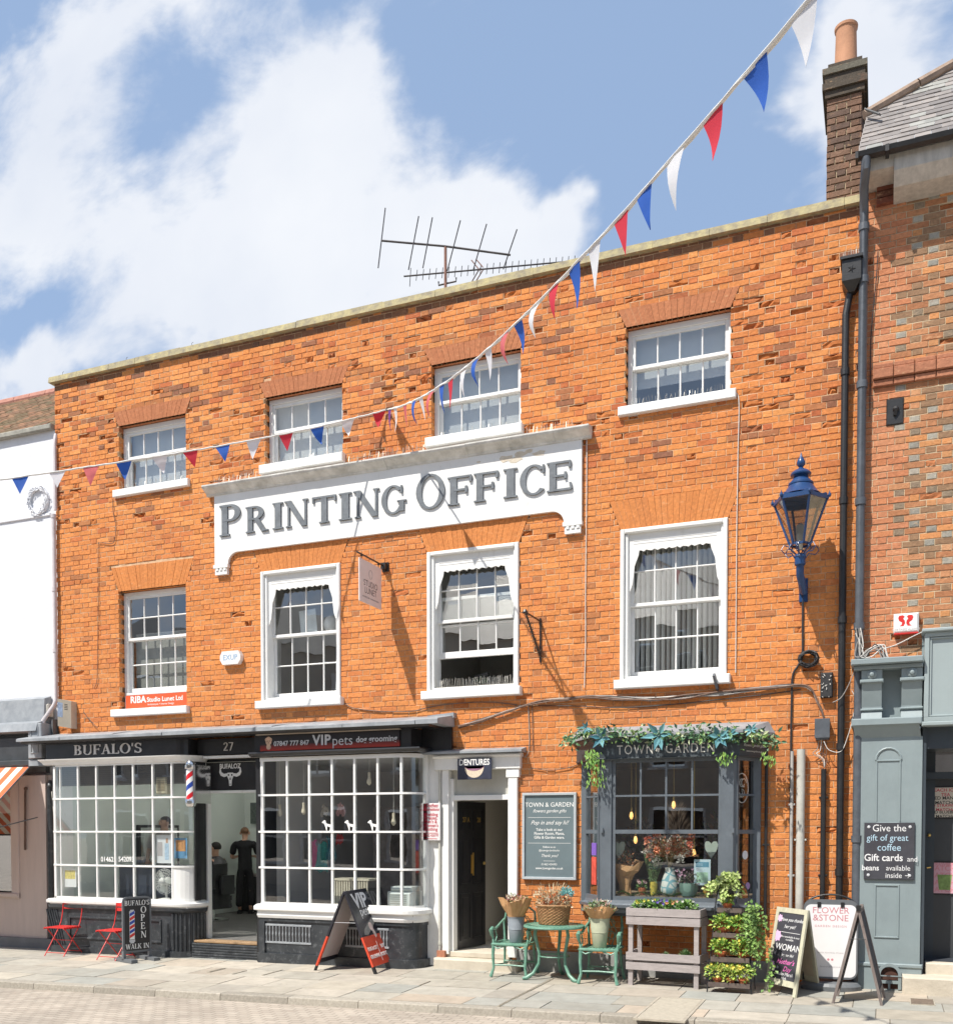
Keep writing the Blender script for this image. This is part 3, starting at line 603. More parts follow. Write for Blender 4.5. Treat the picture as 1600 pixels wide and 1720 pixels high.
for i, (a, b) in enumerate(UX):
    fr = MB(); y = .105
    fr.box(a+.002, a+.05, y, y+.13, UB+.03, UT-.01); fr.box(b-.035, b-.002, y, y+.13, UB+.03, UT-.01); fr.box(a+.05, b-.035, y, y+.13, UT-.075, UT-.01)
    win = obj('window', fr, M_white, main)
    gl = MB(); s1 = MB(); s2 = MB(); mz = 7.87
    sash(s1, gl, a+.05, b-.035, mz-.02, UT-.075, y+.02, 4, 1, .045, .02, .045, .05); sash(s2, gl, a+.05, b-.035, UB+.03, mz+.02, y+.065, 4, 1, .045, .02, .06, .045)
    obj('sash', s1, M_white, win); obj('sash', s2, M_white, win); obj('glass', gl, M_glassu, win)
    sl = MB(); sl.bbox(a-.09, b+.08, -.07, .2, UB-.085, UB+.03, .01) if i in (0, 3) else sl.bbox(a-.06, b+.05, -.10, .2, UB-.10, UB+.03, .01)
    obj('sill', sl, M_white, win); spikes('bird_spikes', win, a+.05, b-.03, .01, UB+.032)
    bl = MB(); bl.box(a+.05, b-.04, y+.17, y+.175, UB+.05+(.0 if i != 3 else .3), UT-.06); obj('blind', bl, M_blind, win)
    room(win, a-.3, b+.3, .26, 2.2, 7.1, 8.6, M_room)
M_tape = mat('blind_slat', (.80, .80, .78), .8, .05, 3)
for i, (a, b) in enumerate(LX):
    y = .11; zt = 5.738 if i == 0 else LT; fr = MB()
    if i == 0:
        fr.box(a+.002, a+.05, y, y+.13, LB-.02, zt-.01); fr.box(b-.035, b-.002, y, y+.13, LB-.02, zt-.01); fr.box(a+.05, b-.035, y, y+.13, zt-.06, zt-.01)
        sa, sb, sz0, sz1, mz = a+.05, b-.035, 4.12, zt-.06, 4.98
        fr.bbox(a+.05, b-.035, y-.02, y+.13, 4.08, 4.12)
    else:   # box frame with moulded outer architrave
        fr.bbox(a, a+.055, -.035, .24, LB, zt, .012); fr.bbox(b-.055, b, -.035, .24, LB, zt, .012); fr.bbox(a+.055, b-.055, -.033, .24, zt-.055, zt, .012)
        fr.bbox(a+.055, a+.10, .0, .24, LB, zt-.055, .01); fr.bbox(b-.085, b-.055, .0, .24, LB, zt-.055, .01)
        sa, sb, sz0, sz1, mz = a+.10, b-.085, LB+.05, zt-.06, 4.83
    win = obj('window', fr, M_white, main)
    gl = MB(); s1 = MB(); s2 = MB()
    sash(s1, gl, sa, sb, mz-.02, sz1, y+.02, 4, 2, .045, .02, .045, .05)
    if i == 2: sash(s2, gl, sa, sb, sz0+.43, mz+.35, y+.065, 4, 2, .045, .02, .09, .045)
    else: sash(s2, gl, sa, sb, sz0, mz+.02, y+.065, 4, 2, .045, .02, .08, .045)
    obj('sash', s1, M_white, win); obj('sash', s2, M_white, win); obj('glass', gl, M_glassf, win)
    sl = MB()
    if i == 0: sl.bbox(a-.13, b+.06, -.09, .22, LB-.115, LB+.0, .01)
    else: sl.bbox(a-.06, b+.05, -.11, .22, LB-.115, LB-.0, .01); sl.bbox(a+.10, b-.085, .0, .12, LB+.001, LB+.05, .01)
    obj('sill', sl, M_white, win)
    if i:    # scalloped awning box and cheeks fixed inside the frame
        vb = MB(); vy = .03; ca, cb = a+.10, b-.085; zb = zt-.28
        n = 26; pts = [(ca+.12+(cb-ca-.24)*t/n, zb+.012*math.sin(t*math.pi*2*10/n*.99)) for t in range(n+1)]
        vb.xz([(ca, zt-.055), (cb, zt-.055)] + [(cb, zb)] + [(p[0], p[1]) for p in reversed(pts)] + [(ca, zb)], vy, vy+.02)
        for dz in (.115, .150, .185): vb.box(ca+.06, cb-.06, vy-.004, vy-.0005, zt-dz-.003, zt-dz+.003)
        for s, x0 in ((1, ca), (-1, cb)):
            prof = [(0, .03), (.14, .03), (.125, -.06), (.105, -.11), (.075, -.19), (.065, -.30), (.05, -.42), (.02, -.50), (0, -.52)]
            vb.xz([(x0+s*p, zb+q) for p, q in prof], vy+.001, vy+.019)
        obj('valance', vb, M_white, win)
        rm = .8
    room(win, a-.5, b+.5, .26, 3.2, 3.4, 6.2, M_room)
    if i == 3:
        bl = MB(); rr = random.Random(9); k = 17
        for q in range(k):
            x = a+.12+(b-a-.22)*(q+.5)/k; ang = rr.uniform(1.12, 1.3); dx, dy = .042*math.cos(ang), .042*math.sin(ang)
            bl.add([(x-dx, .34-dy, 3.9), (x+dx, .34+dy, 3.9), (x+dx, .34+dy, 5.7), (x-dx, .34-dy, 5.7)], [(0, 1, 2, 3)])
        obj('vertical_blind', bl, M_tape, win)
    if i == 0:
        bl = MB(); bl.box(sa+.02, sb-.02, .30, .302, 4.1, 5.1); obj('curtain', bl, mat('net_curtain', (.30, .30, .28), .9), win)
    if i == 2: spikes('bird_spikes', win, a+.12, b-.1, .02, LB+.05, .13, 44); spikes('bird_spikes', win, a+.12, b-.1, .05, LB+.06, .11, 40)
# things standing inside the first-floor windows
t = thing('desk_monitor', 'black desk lamp and monitor seen through the open first-floor sash', 'monitor', (-5.1, .8, 4.0))
mb = MB(); mb.box(-5.0, -4.78, .8, .82, 4.02, 4.16); mb.bar((-4.9, .82, 3.9), (-4.9, .82, 4.04), .02); obj('screen', mb, M_black, t)
mb = MB(); mb.bar((-5.5, .7, 3.9), (-5.5, .7, 4.12), .02); mb.bar((-5.5, .7, 4.12), (-5.3, .7, 4.16), .05); mb.box(-5.62, -5.3, .7, .85, 3.9, 3.99); obj('lamp_arm', mb, M_black, t)
mb = MB()
for k in range(14): mb.leaf((-5.42+R_.uniform(-.05, .05), .7, 4.02), (R_.uniform(-1, 1), R_.uniform(-.4, .2), R_.uniform(.3, 1)), (0, -1, 0), .14, .04, (.03, .07, .03))
t2 = obj('desk_plant', mb, M_leaf); t2['label'] = 'dark leafy plant on the desk inside the open first-floor window'; t2['category'] = 'plant'
mb = MB(); mb.obox((-8.1, .36, 5.05), ((.97, .1, .1), (0, 1, 0), (-.1, 0, .97)), .14, .002, .2); o = obj('paper_sheet', mb, mat('paper', (.75, .82, .86), .8)); o['label'] = 'pale blue sheet propped inside the second first-floor window'; o['category'] = 'paper'
mb = MB(); mb.sph((-7.77, .45, 5.02), .1, 8, None, (1, 1, 1.3)); o = obj('lamp_shade', mb, mat('shade_white', (.85, .85, .85), .7), smooth=True); o['label'] = 'round white lampshade inside the second first-floor window'; o['category'] = 'lamp'
mb = MB(); mb.obox((-7.52, .40, 4.12), ((.8, .5, 0), (-.5, .8, 0), (.1, 0, 1)), .12, .01, .2); o = obj('laptop_screen', mb, mat('paper2', (.62, .64, .66), .5)); o['label'] = 'grey screen standing at the bottom of the second first-floor window'; o['category'] = 'screen'
# RIBA board in the leftmost lower window
a, b = LX[0]
t = thing('office_banner', 'orange practice banner with white lettering across the foot of the leftmost window', 'sign', (a, .06, LB))
mb = MB(); mb.box(a+.05, b-.006, .075, .085, LB+.012, 4.075); obj('panel', mb, mat('banner_orange', (.72, .10, .03), .5, .05), t)
text('lettering', 'RIBA', M_white, t, (a+.30, .0735, 4.0), .15, bold=.03, ext=.0006); text('lettering', 'Studio Lunet Ltd', M_white, t, (a+.83, .0735, 3.99), .105, bold=.02, ext=.0006)
text('lettering', 'Architecture + Interior Design', M_white, t, (a+.75, .0735, 3.915), .042, ext=.0006); text('lettering', 'studiolunet.co', M_white, t, (a+.62, .0735, 3.865), .036, ext=.0006)
# ---------------- the white name board
nb = thing('name_board', 'long white painted name board with raised grey serif letters under a moulded cornice', 'sign', (-6.6, 0, 6.3))
zt, zm, zl = 7.0, 6.12, 5.93
pts = [(bx0, zt), (bx0, zl)]
lw = .26; pts.append((bx0+lw-.02, zl))
for k in range(9):
    A = math.radians(180-k*90/8); pts.append((bx0+lw+.17+.17*math.cos(A)-.02, zm-.17+.17*math.sin(A)))
for k in range(9):
    A = math.radians(90-k*90/8); pts.append((bx1-lw-.17+.17*math.cos(A)+.02, zm-.17+.17*math.sin(A)))
pts += [(bx1-lw+.02, zl), (bx1, zl), (bx1, zt)]
mb = MB(); mb.xz(pts, -.05, .02); bd = obj('board', mb, M_white, nb)
mb = MB()
for x0 in (bx0, bx1-lw+.02):
    mb = MB(); mb.box(x0-.012, x0+lw-.008, -.075, .0, zl-.03, zl+.02); mb.box(x0+.012, x0+lw-.03, -.06, .0, zl-.13, zl-.03)
    for k in range(3): mb.box(x0+.035+k*.07, x0+.075+k*.07, -.072, -.06, zl-.07, zl-.032)
    obj('bracket_block', mb, M_white, nb)
mb = MB()
prof = [(-.02, 7.0), (-.06, 7.0), (-.075, 7.03), (-.13, 7.065), (-.175, 7.09), (-.19, 7.115), (-.19, 7.135), (-.0, 7.165)]
x = bx0-.13; rr = random.Random(12)
while x < bx1+.10:
    x2 = min(x+.62, bx1+.13); k = rr.uniform(-.004, .004)
    mb.ext([(x+.0015, p, q+k) for p, q in prof], (x2-x-.003, 0, 0)); x = x2
obj('cornice', mb, mat('weathered_white', (.42, .41, .37), .7, .2, 5, .5, col2=(.78, .77, .73)), nb)
spikes('bird_spikes', nb, bx0, UX[1][0]-.1, -.08, 7.15, .12, 40); spikes('bird_spikes', nb, UX[1][1]+.08, UX[2][0]-.08, -.08, 7.15, .12, 50); spikes('bird_spikes', nb, UX[2][1]+.05, bx1-.1, -.08, 7.15, .12, 30)
def sx(px): return at(px, 850, -.07).x
zb = 6.368
for ch_, p0, p1, big in (('P', 368, 408, 1), ('R', 412, 450, 0), ('I', 456, 476.5, 0), ('N', 478, 519, 0), ('T', 523, 565, 0), ('I', 567, 592, 0), ('N', 593.5, 638.5, 0), ('G', 639.5, 681, 0), ('O', 698, 747, 1), ('F', 751, 794, 0), ('F', 795, 838.5, 0), ('I', 843, 870.5, 0), ('C', 871.5, 916, 0), ('E', 917.5, 963, 0)):
    xa, xb = sx(p0), sx(p1); mb = MB(); hh = .465 if big else .385
    glyph(mb, ch_, xa, zb, hh, -.052, .022, (xb-xa)/(GL[ch_][0]*hh)); obj('letter', mb, M_letter, bd)
# peeled patches of plaster near the last letters
mb = MB(); rr = random.Random(6)
for (cx_, cz_, s_) in ((-4.55, 6.93, .10), (-4.75, 6.90, .12), (-4.62, 6.865, .10), (-4.28, 6.90, .10), (-5.15, 6.91, .03), (-4.42, 6.955, .07)):
    n = 9; mb = MB(); mb.xz([(cx_+math.cos(6.28*k/n)*s_*rr.uniform(.6, 1.2), cz_+math.sin(6.28*k/n)*s_*.4*rr.uniform(.6, 1.2)) for k in range(n)], -.0515-rr.uniform(.0005, .002), -.03)
    obj('peeled_patch', mb, mat('bare_plaster', (.55, .47, .36), .9, .3, 20, .8, col2=(.70, .64, .54)), nb)
# ------------------------------------------------------------------ shopfronts of the brick building
def arc(cx, cy, r, a0, a1, n=6): return [(cx+r*math.cos(math.radians(a0+(a1-a0)*i/n)), cy+r*math.sin(math.radians(a0+(a1-a0)*i/n))) for i in range(n+1)]
def pane(gl, x0, x1, y, z0, z1, rr):
    a, b = rr.uniform(-.002, .002), rr.uniform(-.002, .002); gl.add([(x0, y+a, z0), (x1, y+b, z0), (x1, y-a, z1), (x0, y-b, z1)], [(0, 1, 2, 3)])
YB = -.38
# canopy of lead over the two left shops
mb = MB(); rr = random.Random(31); x = -13.0; xe = -5.52
while x < xe:
    x2 = min(xe, x+rr.uniform(.9, 1.3)); k = rr.uniform(-.012, .008)
    prof = [(-.60+k, 3.335), (-.60+k, 3.385+k), (-.57, 3.40+k), (-.02, 3.50), (-.02, 3.335)]
    if x2 >= xe-.01: pass
    mb.ext([(x+.002, p, q) for p, q in prof], (x2-x-.004, 0, 0)); x = x2
mb.xz([(-5.9, 3.42), (-5.50, 3.46), (-5.50, 3.53), (-5.9, 3.50)], -.10, -.0)
obj('canopy', mb, M_lead, main)
mb = MB(); sweep(mb, [(-12.95, -.5), (-5.72, -.5), (-5.72, -.02)], [(0, 3.30), (.05, 3.305), (.06, 3.333), (-.1, 3.333), (-.1, 3.30)]); obj('cornice', mb, M_black, main)
# ---- barber's fascia
mb = MB(); pth = [(-12.58, 0), (-12.58, YB-.02), (-9.98, YB-.02)] + [(a, b) for a, b in arc(-9.98, YB+.14, .16, -90, 0, 4)][1:] + [(-9.82, 0)]
sweep(mb, pth, box_prof(0, -.05, 3.045, 3.30)); mb.box(-9.8, -8.47, -.12, -.06, 3.06, 3.30)
fa = obj('fascia', mb, M_black, main)
serif('lettering', "BUFALO'S", mat('silver_letter', (.60, .58, .56), .4, .1, 6, .2), fa, at(125, 1258, YB-.02).x, at(239, 1258, YB-.02).x, 3.105, .155, YB-.02, .014)
serif('lettering', '27', MATS['silver_letter'], fa, at(375.5, 1255, -.12).x, at(392.5, 1255, -.12).x, 3.115, .125, -.12, .01)
mb = MB(); pth2 = [(-12.60, 0), (-12.60, YB-.02), (-10.02, YB-.02)] + arc(-10.02, YB+.26, .28, -90, 0, 7)[1:] + [(-9.74, .0)]
sweep(mb, pth2, [(0, 2.955), (.02, 2.96), (.035, 2.99), (.075, 3.03), (.08, 3.045), (-.03, 3.045), (-.03, 2.955)]); mb.box(-9.66, -8.50, -.16, -.05, 3.0, 3.04)
obj('moulding', mb, M_white, main)
# ---- barber's window
mbx = [101.9, 131.9, 162.6, 193.3, 224.3, 257, 289]; XM = [at(p, 1400, YB).x for p in mbx]
rows = [2.955, 2.41, 1.881, 1.344, .80]
pathF = [(-12.43, 0), (-12.43, YB), (-10.08, YB)] + arc(-10.08, YB+.33, .33, -90, 0, 8)[1:] + [(-9.79, 0)]
bars = MB(); rr = random.Random(3)
for x in XM[1:]: bars.bbox(x-.017, x+.017, YB-.012, YB+.03, .80, 2.955, .007)
bars.bbox(-12.445, -12.40, YB-.014, YB+.04, .80, 2.955); bars.bbox(XM[0]-.012, XM[0]+.012, YB-.008, YB+.03, .80, 2.955, .006)
for z in rows[1:4]: sweep(bars, [(-12.45, YB)]+pathF[2:], box_prof(.02, -.028, z-.014, z+.014))
sweep(bars, [(-12.43, YB)]+pathF[2:], box_prof(.014, -.03, 2.925, 2.955)); sweep(bars, [(-12.43, YB)]+pathF[2:], box_prof(.014, -.03, .80, .835))
bars.bbox(-9.80, -9.745, -.10, .02, .80, 2.955); bars.bbox(-12.46, -12.42, YB+.04, .0, .80, 2.955)
bw = obj('shop_window', bars, M_white, main)
gl = MB()
for a, b in zip([-12.40]+XM[:-1], XM):
    for c, d in zip(rows[1:]+[], rows[:-1]): pane(gl, a, b, YB, c, d, rr)
for c, d in zip(rows[1:4], rows[:3]): sweep(gl, pathF[2:-1], [(0, c), (0, d)], closed=False)
obj('glass', gl, M_glass, bw)
mb = MB(); sweep(mb, pathF[2:], box_prof(.004, -.02, .80, 1.344)); obj('corner_panel', mb, M_white, bw)
mb = MB(); sp = [(-12.48, 0), (-12.48, YB)]+pathF[2:]; sweep(mb, sp, [(-.1, .70), (.03, .70), (.05, .73), (.075, .735), (.08, .775), (.05, .80), (-.1, .802)]); obj('sill', mb, M_white, bw)
mb = MB(); sweep(mb, sp, box_prof(.0, -.1, -.12, .70)); 
sweep(mb, sp, [(0, .70), (.055, .70), (.05, .66), (.02, .63), (0, .63)]); sweep(mb, sp, box_prof(.035, 0, -.12, .04)); 
for k in range(9):
    A = math.radians(-90+k*90/8); mb.tube([(-10.08+.335*math.cos(A), YB+.33+.335*math.sin(A), .04), (-10.08+.335*math.cos(A), YB+.33+.335*math.sin(A), .62)], .022, 6)
for k in range(5): mb.tube([(-12.45+.05*k, YB-.004, .04), (-12.62+.05*k, YB-.004, .62)], .018, 6)
def panel_mould(mb, x0, x1, z0, z1, y, w_=.03, d=.02):
    mb.bbox(x0, x1, y-d, y+.001, z1-w_, z1); mb.bbox(x0, x1, y-d, y+.001, z0, z0+w_); mb.bbox(x0, x0+w_, y-d, y+.001, z0+w_, z1-w_); mb.bbox(x1-w_, x1, y-d, y+.001, z0+w_, z1-w_)
panel_mould(mb, -12.15, -10.95, .16, .52, YB); panel_mould(mb, -10.8, -10.30, .16, .52, YB)
obj('stall_riser', mb, M_black2, bw)
mb = MB(); sweep(mb, arc(-10.08, YB+.33, .33, -32, 0, 4)+[(-9.79, 0)], box_prof(.036, .031, .83, 2.95))
for q in range(4): mb.tube([(-9.752-.002*q*q, YB+.20+.045*q, .9), (-9.752-.002*q*q, YB+.20+.045*q, 2.85)], .012, 6)
obj('corner_pilaster', mb, M_black, bw)
# doorway of number 27
mb = MB(); mb.box(-9.86, -9.77, -.02, .12, -.1, 3.0); mb.box(-9.79, -8.79, .02, .06, 2.52, 3.0); mb.box(-8.56, -8.48, YB+.01, .1, -.1, 2.96); 
for k in range(4): mb.box(-9.765, -9.745, -.26+.05*k, -.235+.05*k, .82, 2.9)
mb.box(-9.765, -9.742, -.06, .0, .82, 2.95)
mb.box(-8.79, -8.56, .0, .1, .2, 3.0)
df = obj('door_surround', mb, M_black, main)
mb = MB(); mb.bbox(-9.775, -9.70, .0, .08, .22, 2.50); mb.bbox(-9.70, -8.8, .005, .06, 2.475, 2.515); obj('door_frame', mb, M_white, main)
mb = MB(); 
for k in range(6): mb.bbox(-9.80, -8.50, -.30, -.22, -.06+k*.04, -.026+k*.04, .006)
mb.box(-9.80, -8.50, -.22, .1, -.1, .18); obj('step', mb, M_black2, main)
mb = MB(); mb.bbox(-9.78, -8.52, -.27, .12, .182, .215); obj('threshold', mb, mat('oak', (.33, .21, .11), .6, .2, 5, .3), main)
# buffalo skull emblem and name over the door
em = MB(); ex, ez, ey = at(387, 1305, .02).x, 2.735, .018
def em_poly(pts, k=.0): em.xz([(ex+x*.155, ez+z*.155) for x, z in pts], ey-.003-k, ey)
em_poly([(-.32, .35), (.32, .35), (.42, .1), (.20, -.35), (.13, -.95), (-.13, -.95), (-.20, -.35), (-.42, .1)])
for s in (-1, 1):
    em_poly([(s*x, z) for x, z in ((.3, .3), (.75, .25), (1.05, .42), (1.12, .75), (.95, 1.0), (1.25, .8), (1.32, .4), (1.15, .08), (.75, -.08), (.38, .02))], .0006)
emb = obj('skull_emblem', em, M_white, df)
em = MB()
for s in (-1, 1): em.xz([(ex+(s*.2+.09*math.cos(a))*.155, ez+(.12+.10*math.sin(a))*.155) for a in [k*.785 for k in range(8)]], ey-.0065, ey-.004)
em.xz([(ex-.09*.155, ez-.35*.155), (ex+.09*.155, ez-.35*.155), (ex, ez-.1*.155)], ey-.0065, ey-.004); em.xz([(ex-.07*.155, ez-.85*.155), (ex+.07*.155, ez-.85*.155), (ex, ez-.68*.155)], ey-.0065, ey-.004)
obj('skull_socket', em, M_black, emb)
text('lettering', 'BUFALOZ', M_white, df, (ex, ey-.004, ez+.15), .105, bold=.02, sx=.85)
# ---- dog groomer's bay
XV = [at(p, 1400, YB).x for p in (441.5, 482.6, 519.7, 557.8, 595.6, 634.4, 674.0)]
rv = [2.955, 2.416, 1.881, 1.357, .835]
pv = [(-8.47, YB), (-6.18, YB)] + arc(-6.18, YB+.24, .24, -90, 0, 7)[1:] + [(-5.94, 0)]
bars = MB()
for i, x in enumerate(XV): bars.bbox(x-(.035 if i == 0 else .018), x+.018, YB-.012, YB+.03, .82, 2.955, .007)
for z in rv[1:4]: sweep(bars, [(-8.5, YB)]+pv[1:], box_prof(.02, -.028, z-.014, z+.014))
sweep(bars, pv, box_prof(.016, -.03, 2.91, 2.965)); sweep(bars, pv, box_prof(.014, -.03, .80, .85)); bars.bbox(-5.97, -5.90, -.10, .02, .8, 2.96)
vw = obj('shop_window', bars, M_white, main); gl = MB()
for a, b in zip(XV[:-1], XV[1:]):
    for c, d in zip(rv[1:], rv[:-1]): pane(gl, a, b, YB, c, d, rr)
sweep(gl, pv[1:], [(0, .83), (0, 2.95)], closed=False); obj('glass', gl, M_glass, vw)
mb = MB(); vp = [(-8.50, 0)]+pv; sweep(mb, vp, [(-.1, .62), (.035, .62), (.05, .66), (.04, .72), (.085, .74), (.085, .79), (.05, .82), (-.1, .83)]); obj('sill', mb, M_white, vw)
mb = MB(); sweep(mb, vp, box_prof(0, -.1, -.12, .62)); sweep(mb, vp, box_prof(.045, 0, -.12, .10)); sweep(mb, vp, box_prof(.02, 0, .57, .62)); mb.box(-8.50, -8.40, YB-.03, YB, .1, .57)
sr = obj('stall_riser', mb, M_black2, vw)
for (a, b) in ((448, 520), (583, 650)):
    g0, g1 = at(a, 1570, YB).x, at(b, 1570, YB).x; mb = MB(); mb.bbox(g0-.03, g1+.03, YB-.012, YB+.001, .245, .275); mb.bbox(g0-.03, g1+.03, YB-.012, YB+.001, .50, .53)
    n = 13
    for k in range(n+1): mb.tube([(g0+(g1-g0)*k/n, YB-.006, z) for z in (.275, .34, .385, .43, .50)], [.008, .006, .013, .006, .008], 6)
    gr = obj('vent_grille', mb, M_lead, vw); mb = MB(); mb.box(g0, g1, YB-.003, YB+.0005, .276, .499); obj('vent_opening', mb, M_dark, gr)
# sign over the bay
mb = MB(); sweep(mb, [(-8.55, 0), (-8.55, YB-.03), (-6.0, YB-.03), (-6.0, 0)], box_prof(0, -.05, 3.0, 3.31)); sweep(mb, [(-8.6, YB-.03), (-5.92, YB-.03), (-5.92, 0)], [(0, 2.975), (.06, 2.985), (.09, 3.02), (.085, 3.04), (0, 3.045)])
mb.box(-6.0, -5.55, -.06, -.0, 2.96, 3.335)
fb = obj('fascia', mb, M_black, main)
mb = MB(); mb.box(at(437, 1240, YB-.05).x, at(671, 1240, YB-.05).x, YB-.055, YB-.03, 3.06, 3.285)
def grad_mat():
    m = bpy.data.materials.new('sign_print'); m.use_nodes = True; n = m.node_tree.nodes; l = m.node_tree.links; b = n['Principled BSDF']; b.inputs['Roughness'].default_value = .35
    tcn = n.new('ShaderNodeTexCoord'); sp_ = n.new('ShaderNodeSeparateXYZ'); l.new(tcn.outputs['Generated'], sp_.inputs[0]); r = n.new('ShaderNodeValToRGB'); r.color_ramp.elements[0].color = (.42, .035, .02, 1); r.color_ramp.elements[0].position = .0; r.color_ramp.elements[1].color = (.014, .012, .014, 1); r.color_ramp.elements[1].position = .42
    l.new(sp_.outputs[2], r.inputs[0]); l.new(r.outputs[0], b.inputs['Base Color']); return m
pn = obj('sign_panel', mb, grad_mat(), fb)
M_silver = mat('silver_print', (.55, .56, .58), .4, .1, 6)
yt = YB-.0565
text('lettering', '07847 777 847', M_silver, pn, (at(489, 1248, yt).x, yt, 3.155), .098, bold=.02, ext=.0008)
text('lettering', 'VIP', M_silver, pn, (at(540, 1244, yt).x, yt, 3.18), .20, bold=.03, ext=.0008, sp=1.1)
text('lettering', 'pets', M_silver, pn, (at(575, 1243, yt).x, yt, 3.165), .20, bold=-.006, ext=.0008)
text('lettering', 'dog grooming', M_silver, pn, (at(632, 1241, yt).x, yt, 3.17), .115, bold=.02, ext=.0008)
mb = MB(); dx = at(451, 1248, yt).x
for (ox, oz, r1, r2) in ((0, .02, .05, .055), (-.03, .05, .03, .03), (.03, .05, .03, .03), (0, -.055, .04, .04), (0, .075, .03, .02)): mb.xz([(dx+ox+r1*math.cos(t*.524), 3.17+oz+r2*math.sin(t*.524)) for t in range(12)], yt-.001-abs(ox)*.02-abs(oz)*.01, yt)
dg = obj('dog_portrait', mb, mat('dog_cream', (.62, .42, .30), .7, .2, 20), pn)
mb = MB(); [mb.xz([(dx+ox+.008*math.cos(t*.785), 3.19+oz+.007*math.sin(t*.785)) for t in range(8)], yt-.005, yt-.003) for ox, oz in ((-.018, .01), (.018, .01), (0, -.015))]; obj('dog_face', mb, M_black, dg)
mb = MB(); mb.box(-8.5, at(672, 1226, YB-.06).x, YB-.075, YB-.03, 3.288, 3.325); obj('sign_beam', mb, mat('pale_wood', (.50, .42, .34), .6), fb)
# white wall strip and pipe between bay and entrance
mb = MB(); mb.box(-5.935, -5.70, -.03, .2, .0, 2.97); obj('painted_pier', mb, M_white, main)
mb = MB(); mb.tube([(-5.73, -.06, z) for z in (.1, 1.0, 1.5, 2.95)], [.02, .02, .018, .018], 8); mb.tube([(-5.73, -.06, .3), (-5.73, -.06, .34)], .027, 8); obj('waste_pipe', mb, M_pipew, main, smooth=True)
mb = MB(); mb.box(-5.76, -5.64, -.10, .06, -.05, .22); obj('brick_footing', mb, mat('brick_plain', (.40, .17, .10), .9, .3, 20, .8), main)
# ---- entrance 27A / 28
EX0, EX1 = at(853, 1450, -.06).x, at(868, 1450, -.06).x
mb = MB(); mb.bbox(-5.70, -5.60, -.05, .25, .17, 2.74); mb.bbox(EX0, EX1, -.06, .25, .17, 2.74); mb.bbox(EX0-.03, EX1+.03, -.07, .1, 2.62, 2.74)
mb.bbox(-5.80, EX1+.05, -.085, .2, 2.74, 2.93); mb.bbox(-5.82, EX1+.07, -.12, .1, 2.90, 2.95, .02); mb.bbox(-5.59, EX0-.03, .02, .12, 2.32, 2.39); mb.bbox(EX0-.03, EX0, .01, .25, .17, 2.62); mb.bbox(-5.60, -5.55, .01, .25, .17, 2.62)
en = obj('door_surround', mb, M_white, main)
mb = MB(); mb.box(-5.59, EX0-.02, .07, .1, 2.39, 2.74); obj('over_panel', mb, mat('grey_panel', (.46, .46, .42), .6, .1, 3), main)
mb = MB(); mb.ext([(-5.95, -.20, 2.955), (-5.95, -.20, 2.985), (-5.95, -.0, 3.03), (-5.95, -.0, 2.955)], (EX1+.11+5.95, 0, 0)); obj('lead_flashing', mb, M_lead, main)
mb = MB(); mb.bbox(-5.76, EX1+.06, -.22, .3, -.1, .13, .02); mb.bbox(-5.66, EX0, -.02, .5, .13, .21, .01); obj('entrance_step', mb, M_stone2, main)
room(main, -5.62, EX0+.03, .24, 5, .2, 2.75, mat('hall_paint', (.66, .63, .57), .8, .04, 1), 'hallway')
dl = MB(); hx, hy = -5.55, .14; dirv = Vector((.5, .86, 0)).normalized()
for _a in range(30, 88):
    _d = Vector((math.cos(math.radians(_a)), math.sin(math.radians(_a)), 0)); _p = Vector((hx, hy, 0))+_d*.8
    _v = Vector((_p.x, _p.y, 1.9))-CAM
    if 800+FPX*_v.dot(RT)/_v.dot(FW) < 816: dirv = _d; break
nn_ = Vector((dirv.y, -dirv.x, 0))
def dp(u_, z, o): q = Vector((hx, hy, 0))+dirv*u_+nn_*o; return (q.x, q.y, z)
def dbox(mb, u0, u1, z0, z1, o0, o1):
    P = [dp(u0, z0, o0), dp(u1, z0, o0), dp(u1, z0, o1), dp(u0, z0, o1), dp(u0, z1, o0), dp(u1, z1, o0), dp(u1, z1, o1), dp(u0, z1, o1)]
    mb.add(P, [(0, 1, 5, 4), (1, 2, 6, 5), (2, 3, 7, 6), (3, 0, 4, 7), (4, 5, 6, 7), (3, 2, 1, 0)])
dbox(dl, 0, .80, .215, 2.31, -.045, 0)
for u0, u1 in ((.08, .36), (.44, .72)):
    for z0, z1 in ((.33, 1.0), (1.12, 1.80), (1.90, 2.22)):
        dbox(dl, u0, u1, z0, z0+.025, 0, .012); dbox(dl, u0, u1, z1-.025, z1, 0, .012); dbox(dl, u0, u0+.025, z0+.025, z1-.025, 0, .012); dbox(dl, u1-.025, u1, z0+.025, z1-.025, 0, .012); dbox(dl, u0+.06, u1-.06, z0+.06, z1-.06, 0, .008)
dr = obj('door', dl, M_black, main)
M_brass = mat('brass', (.70, .48, .16), .3, .1, 8, metal=.9)
text('door_number', '27 A', M_brass, dr, Vector(dp(.22, 2.05, .014)), .10, right=dirv, bold=.02); text('door_number', '28', M_brass, dr, Vector(dp(.58, 2.05, .014)), .10, right=dirv, bold=.02)
mb = MB(); dbox(mb, .37, .43, 1.28, 1.55, .002, .02); dbox(mb, .385, .415, 1.25, 1.58, .02, .035); obj('letter_plate', mb, M_brass, dr)
mb = MB(); mb.sph(dp(.73, 1.42, .02), .025, 8); obj('handle', mb, M_brass, dr, smooth=True)
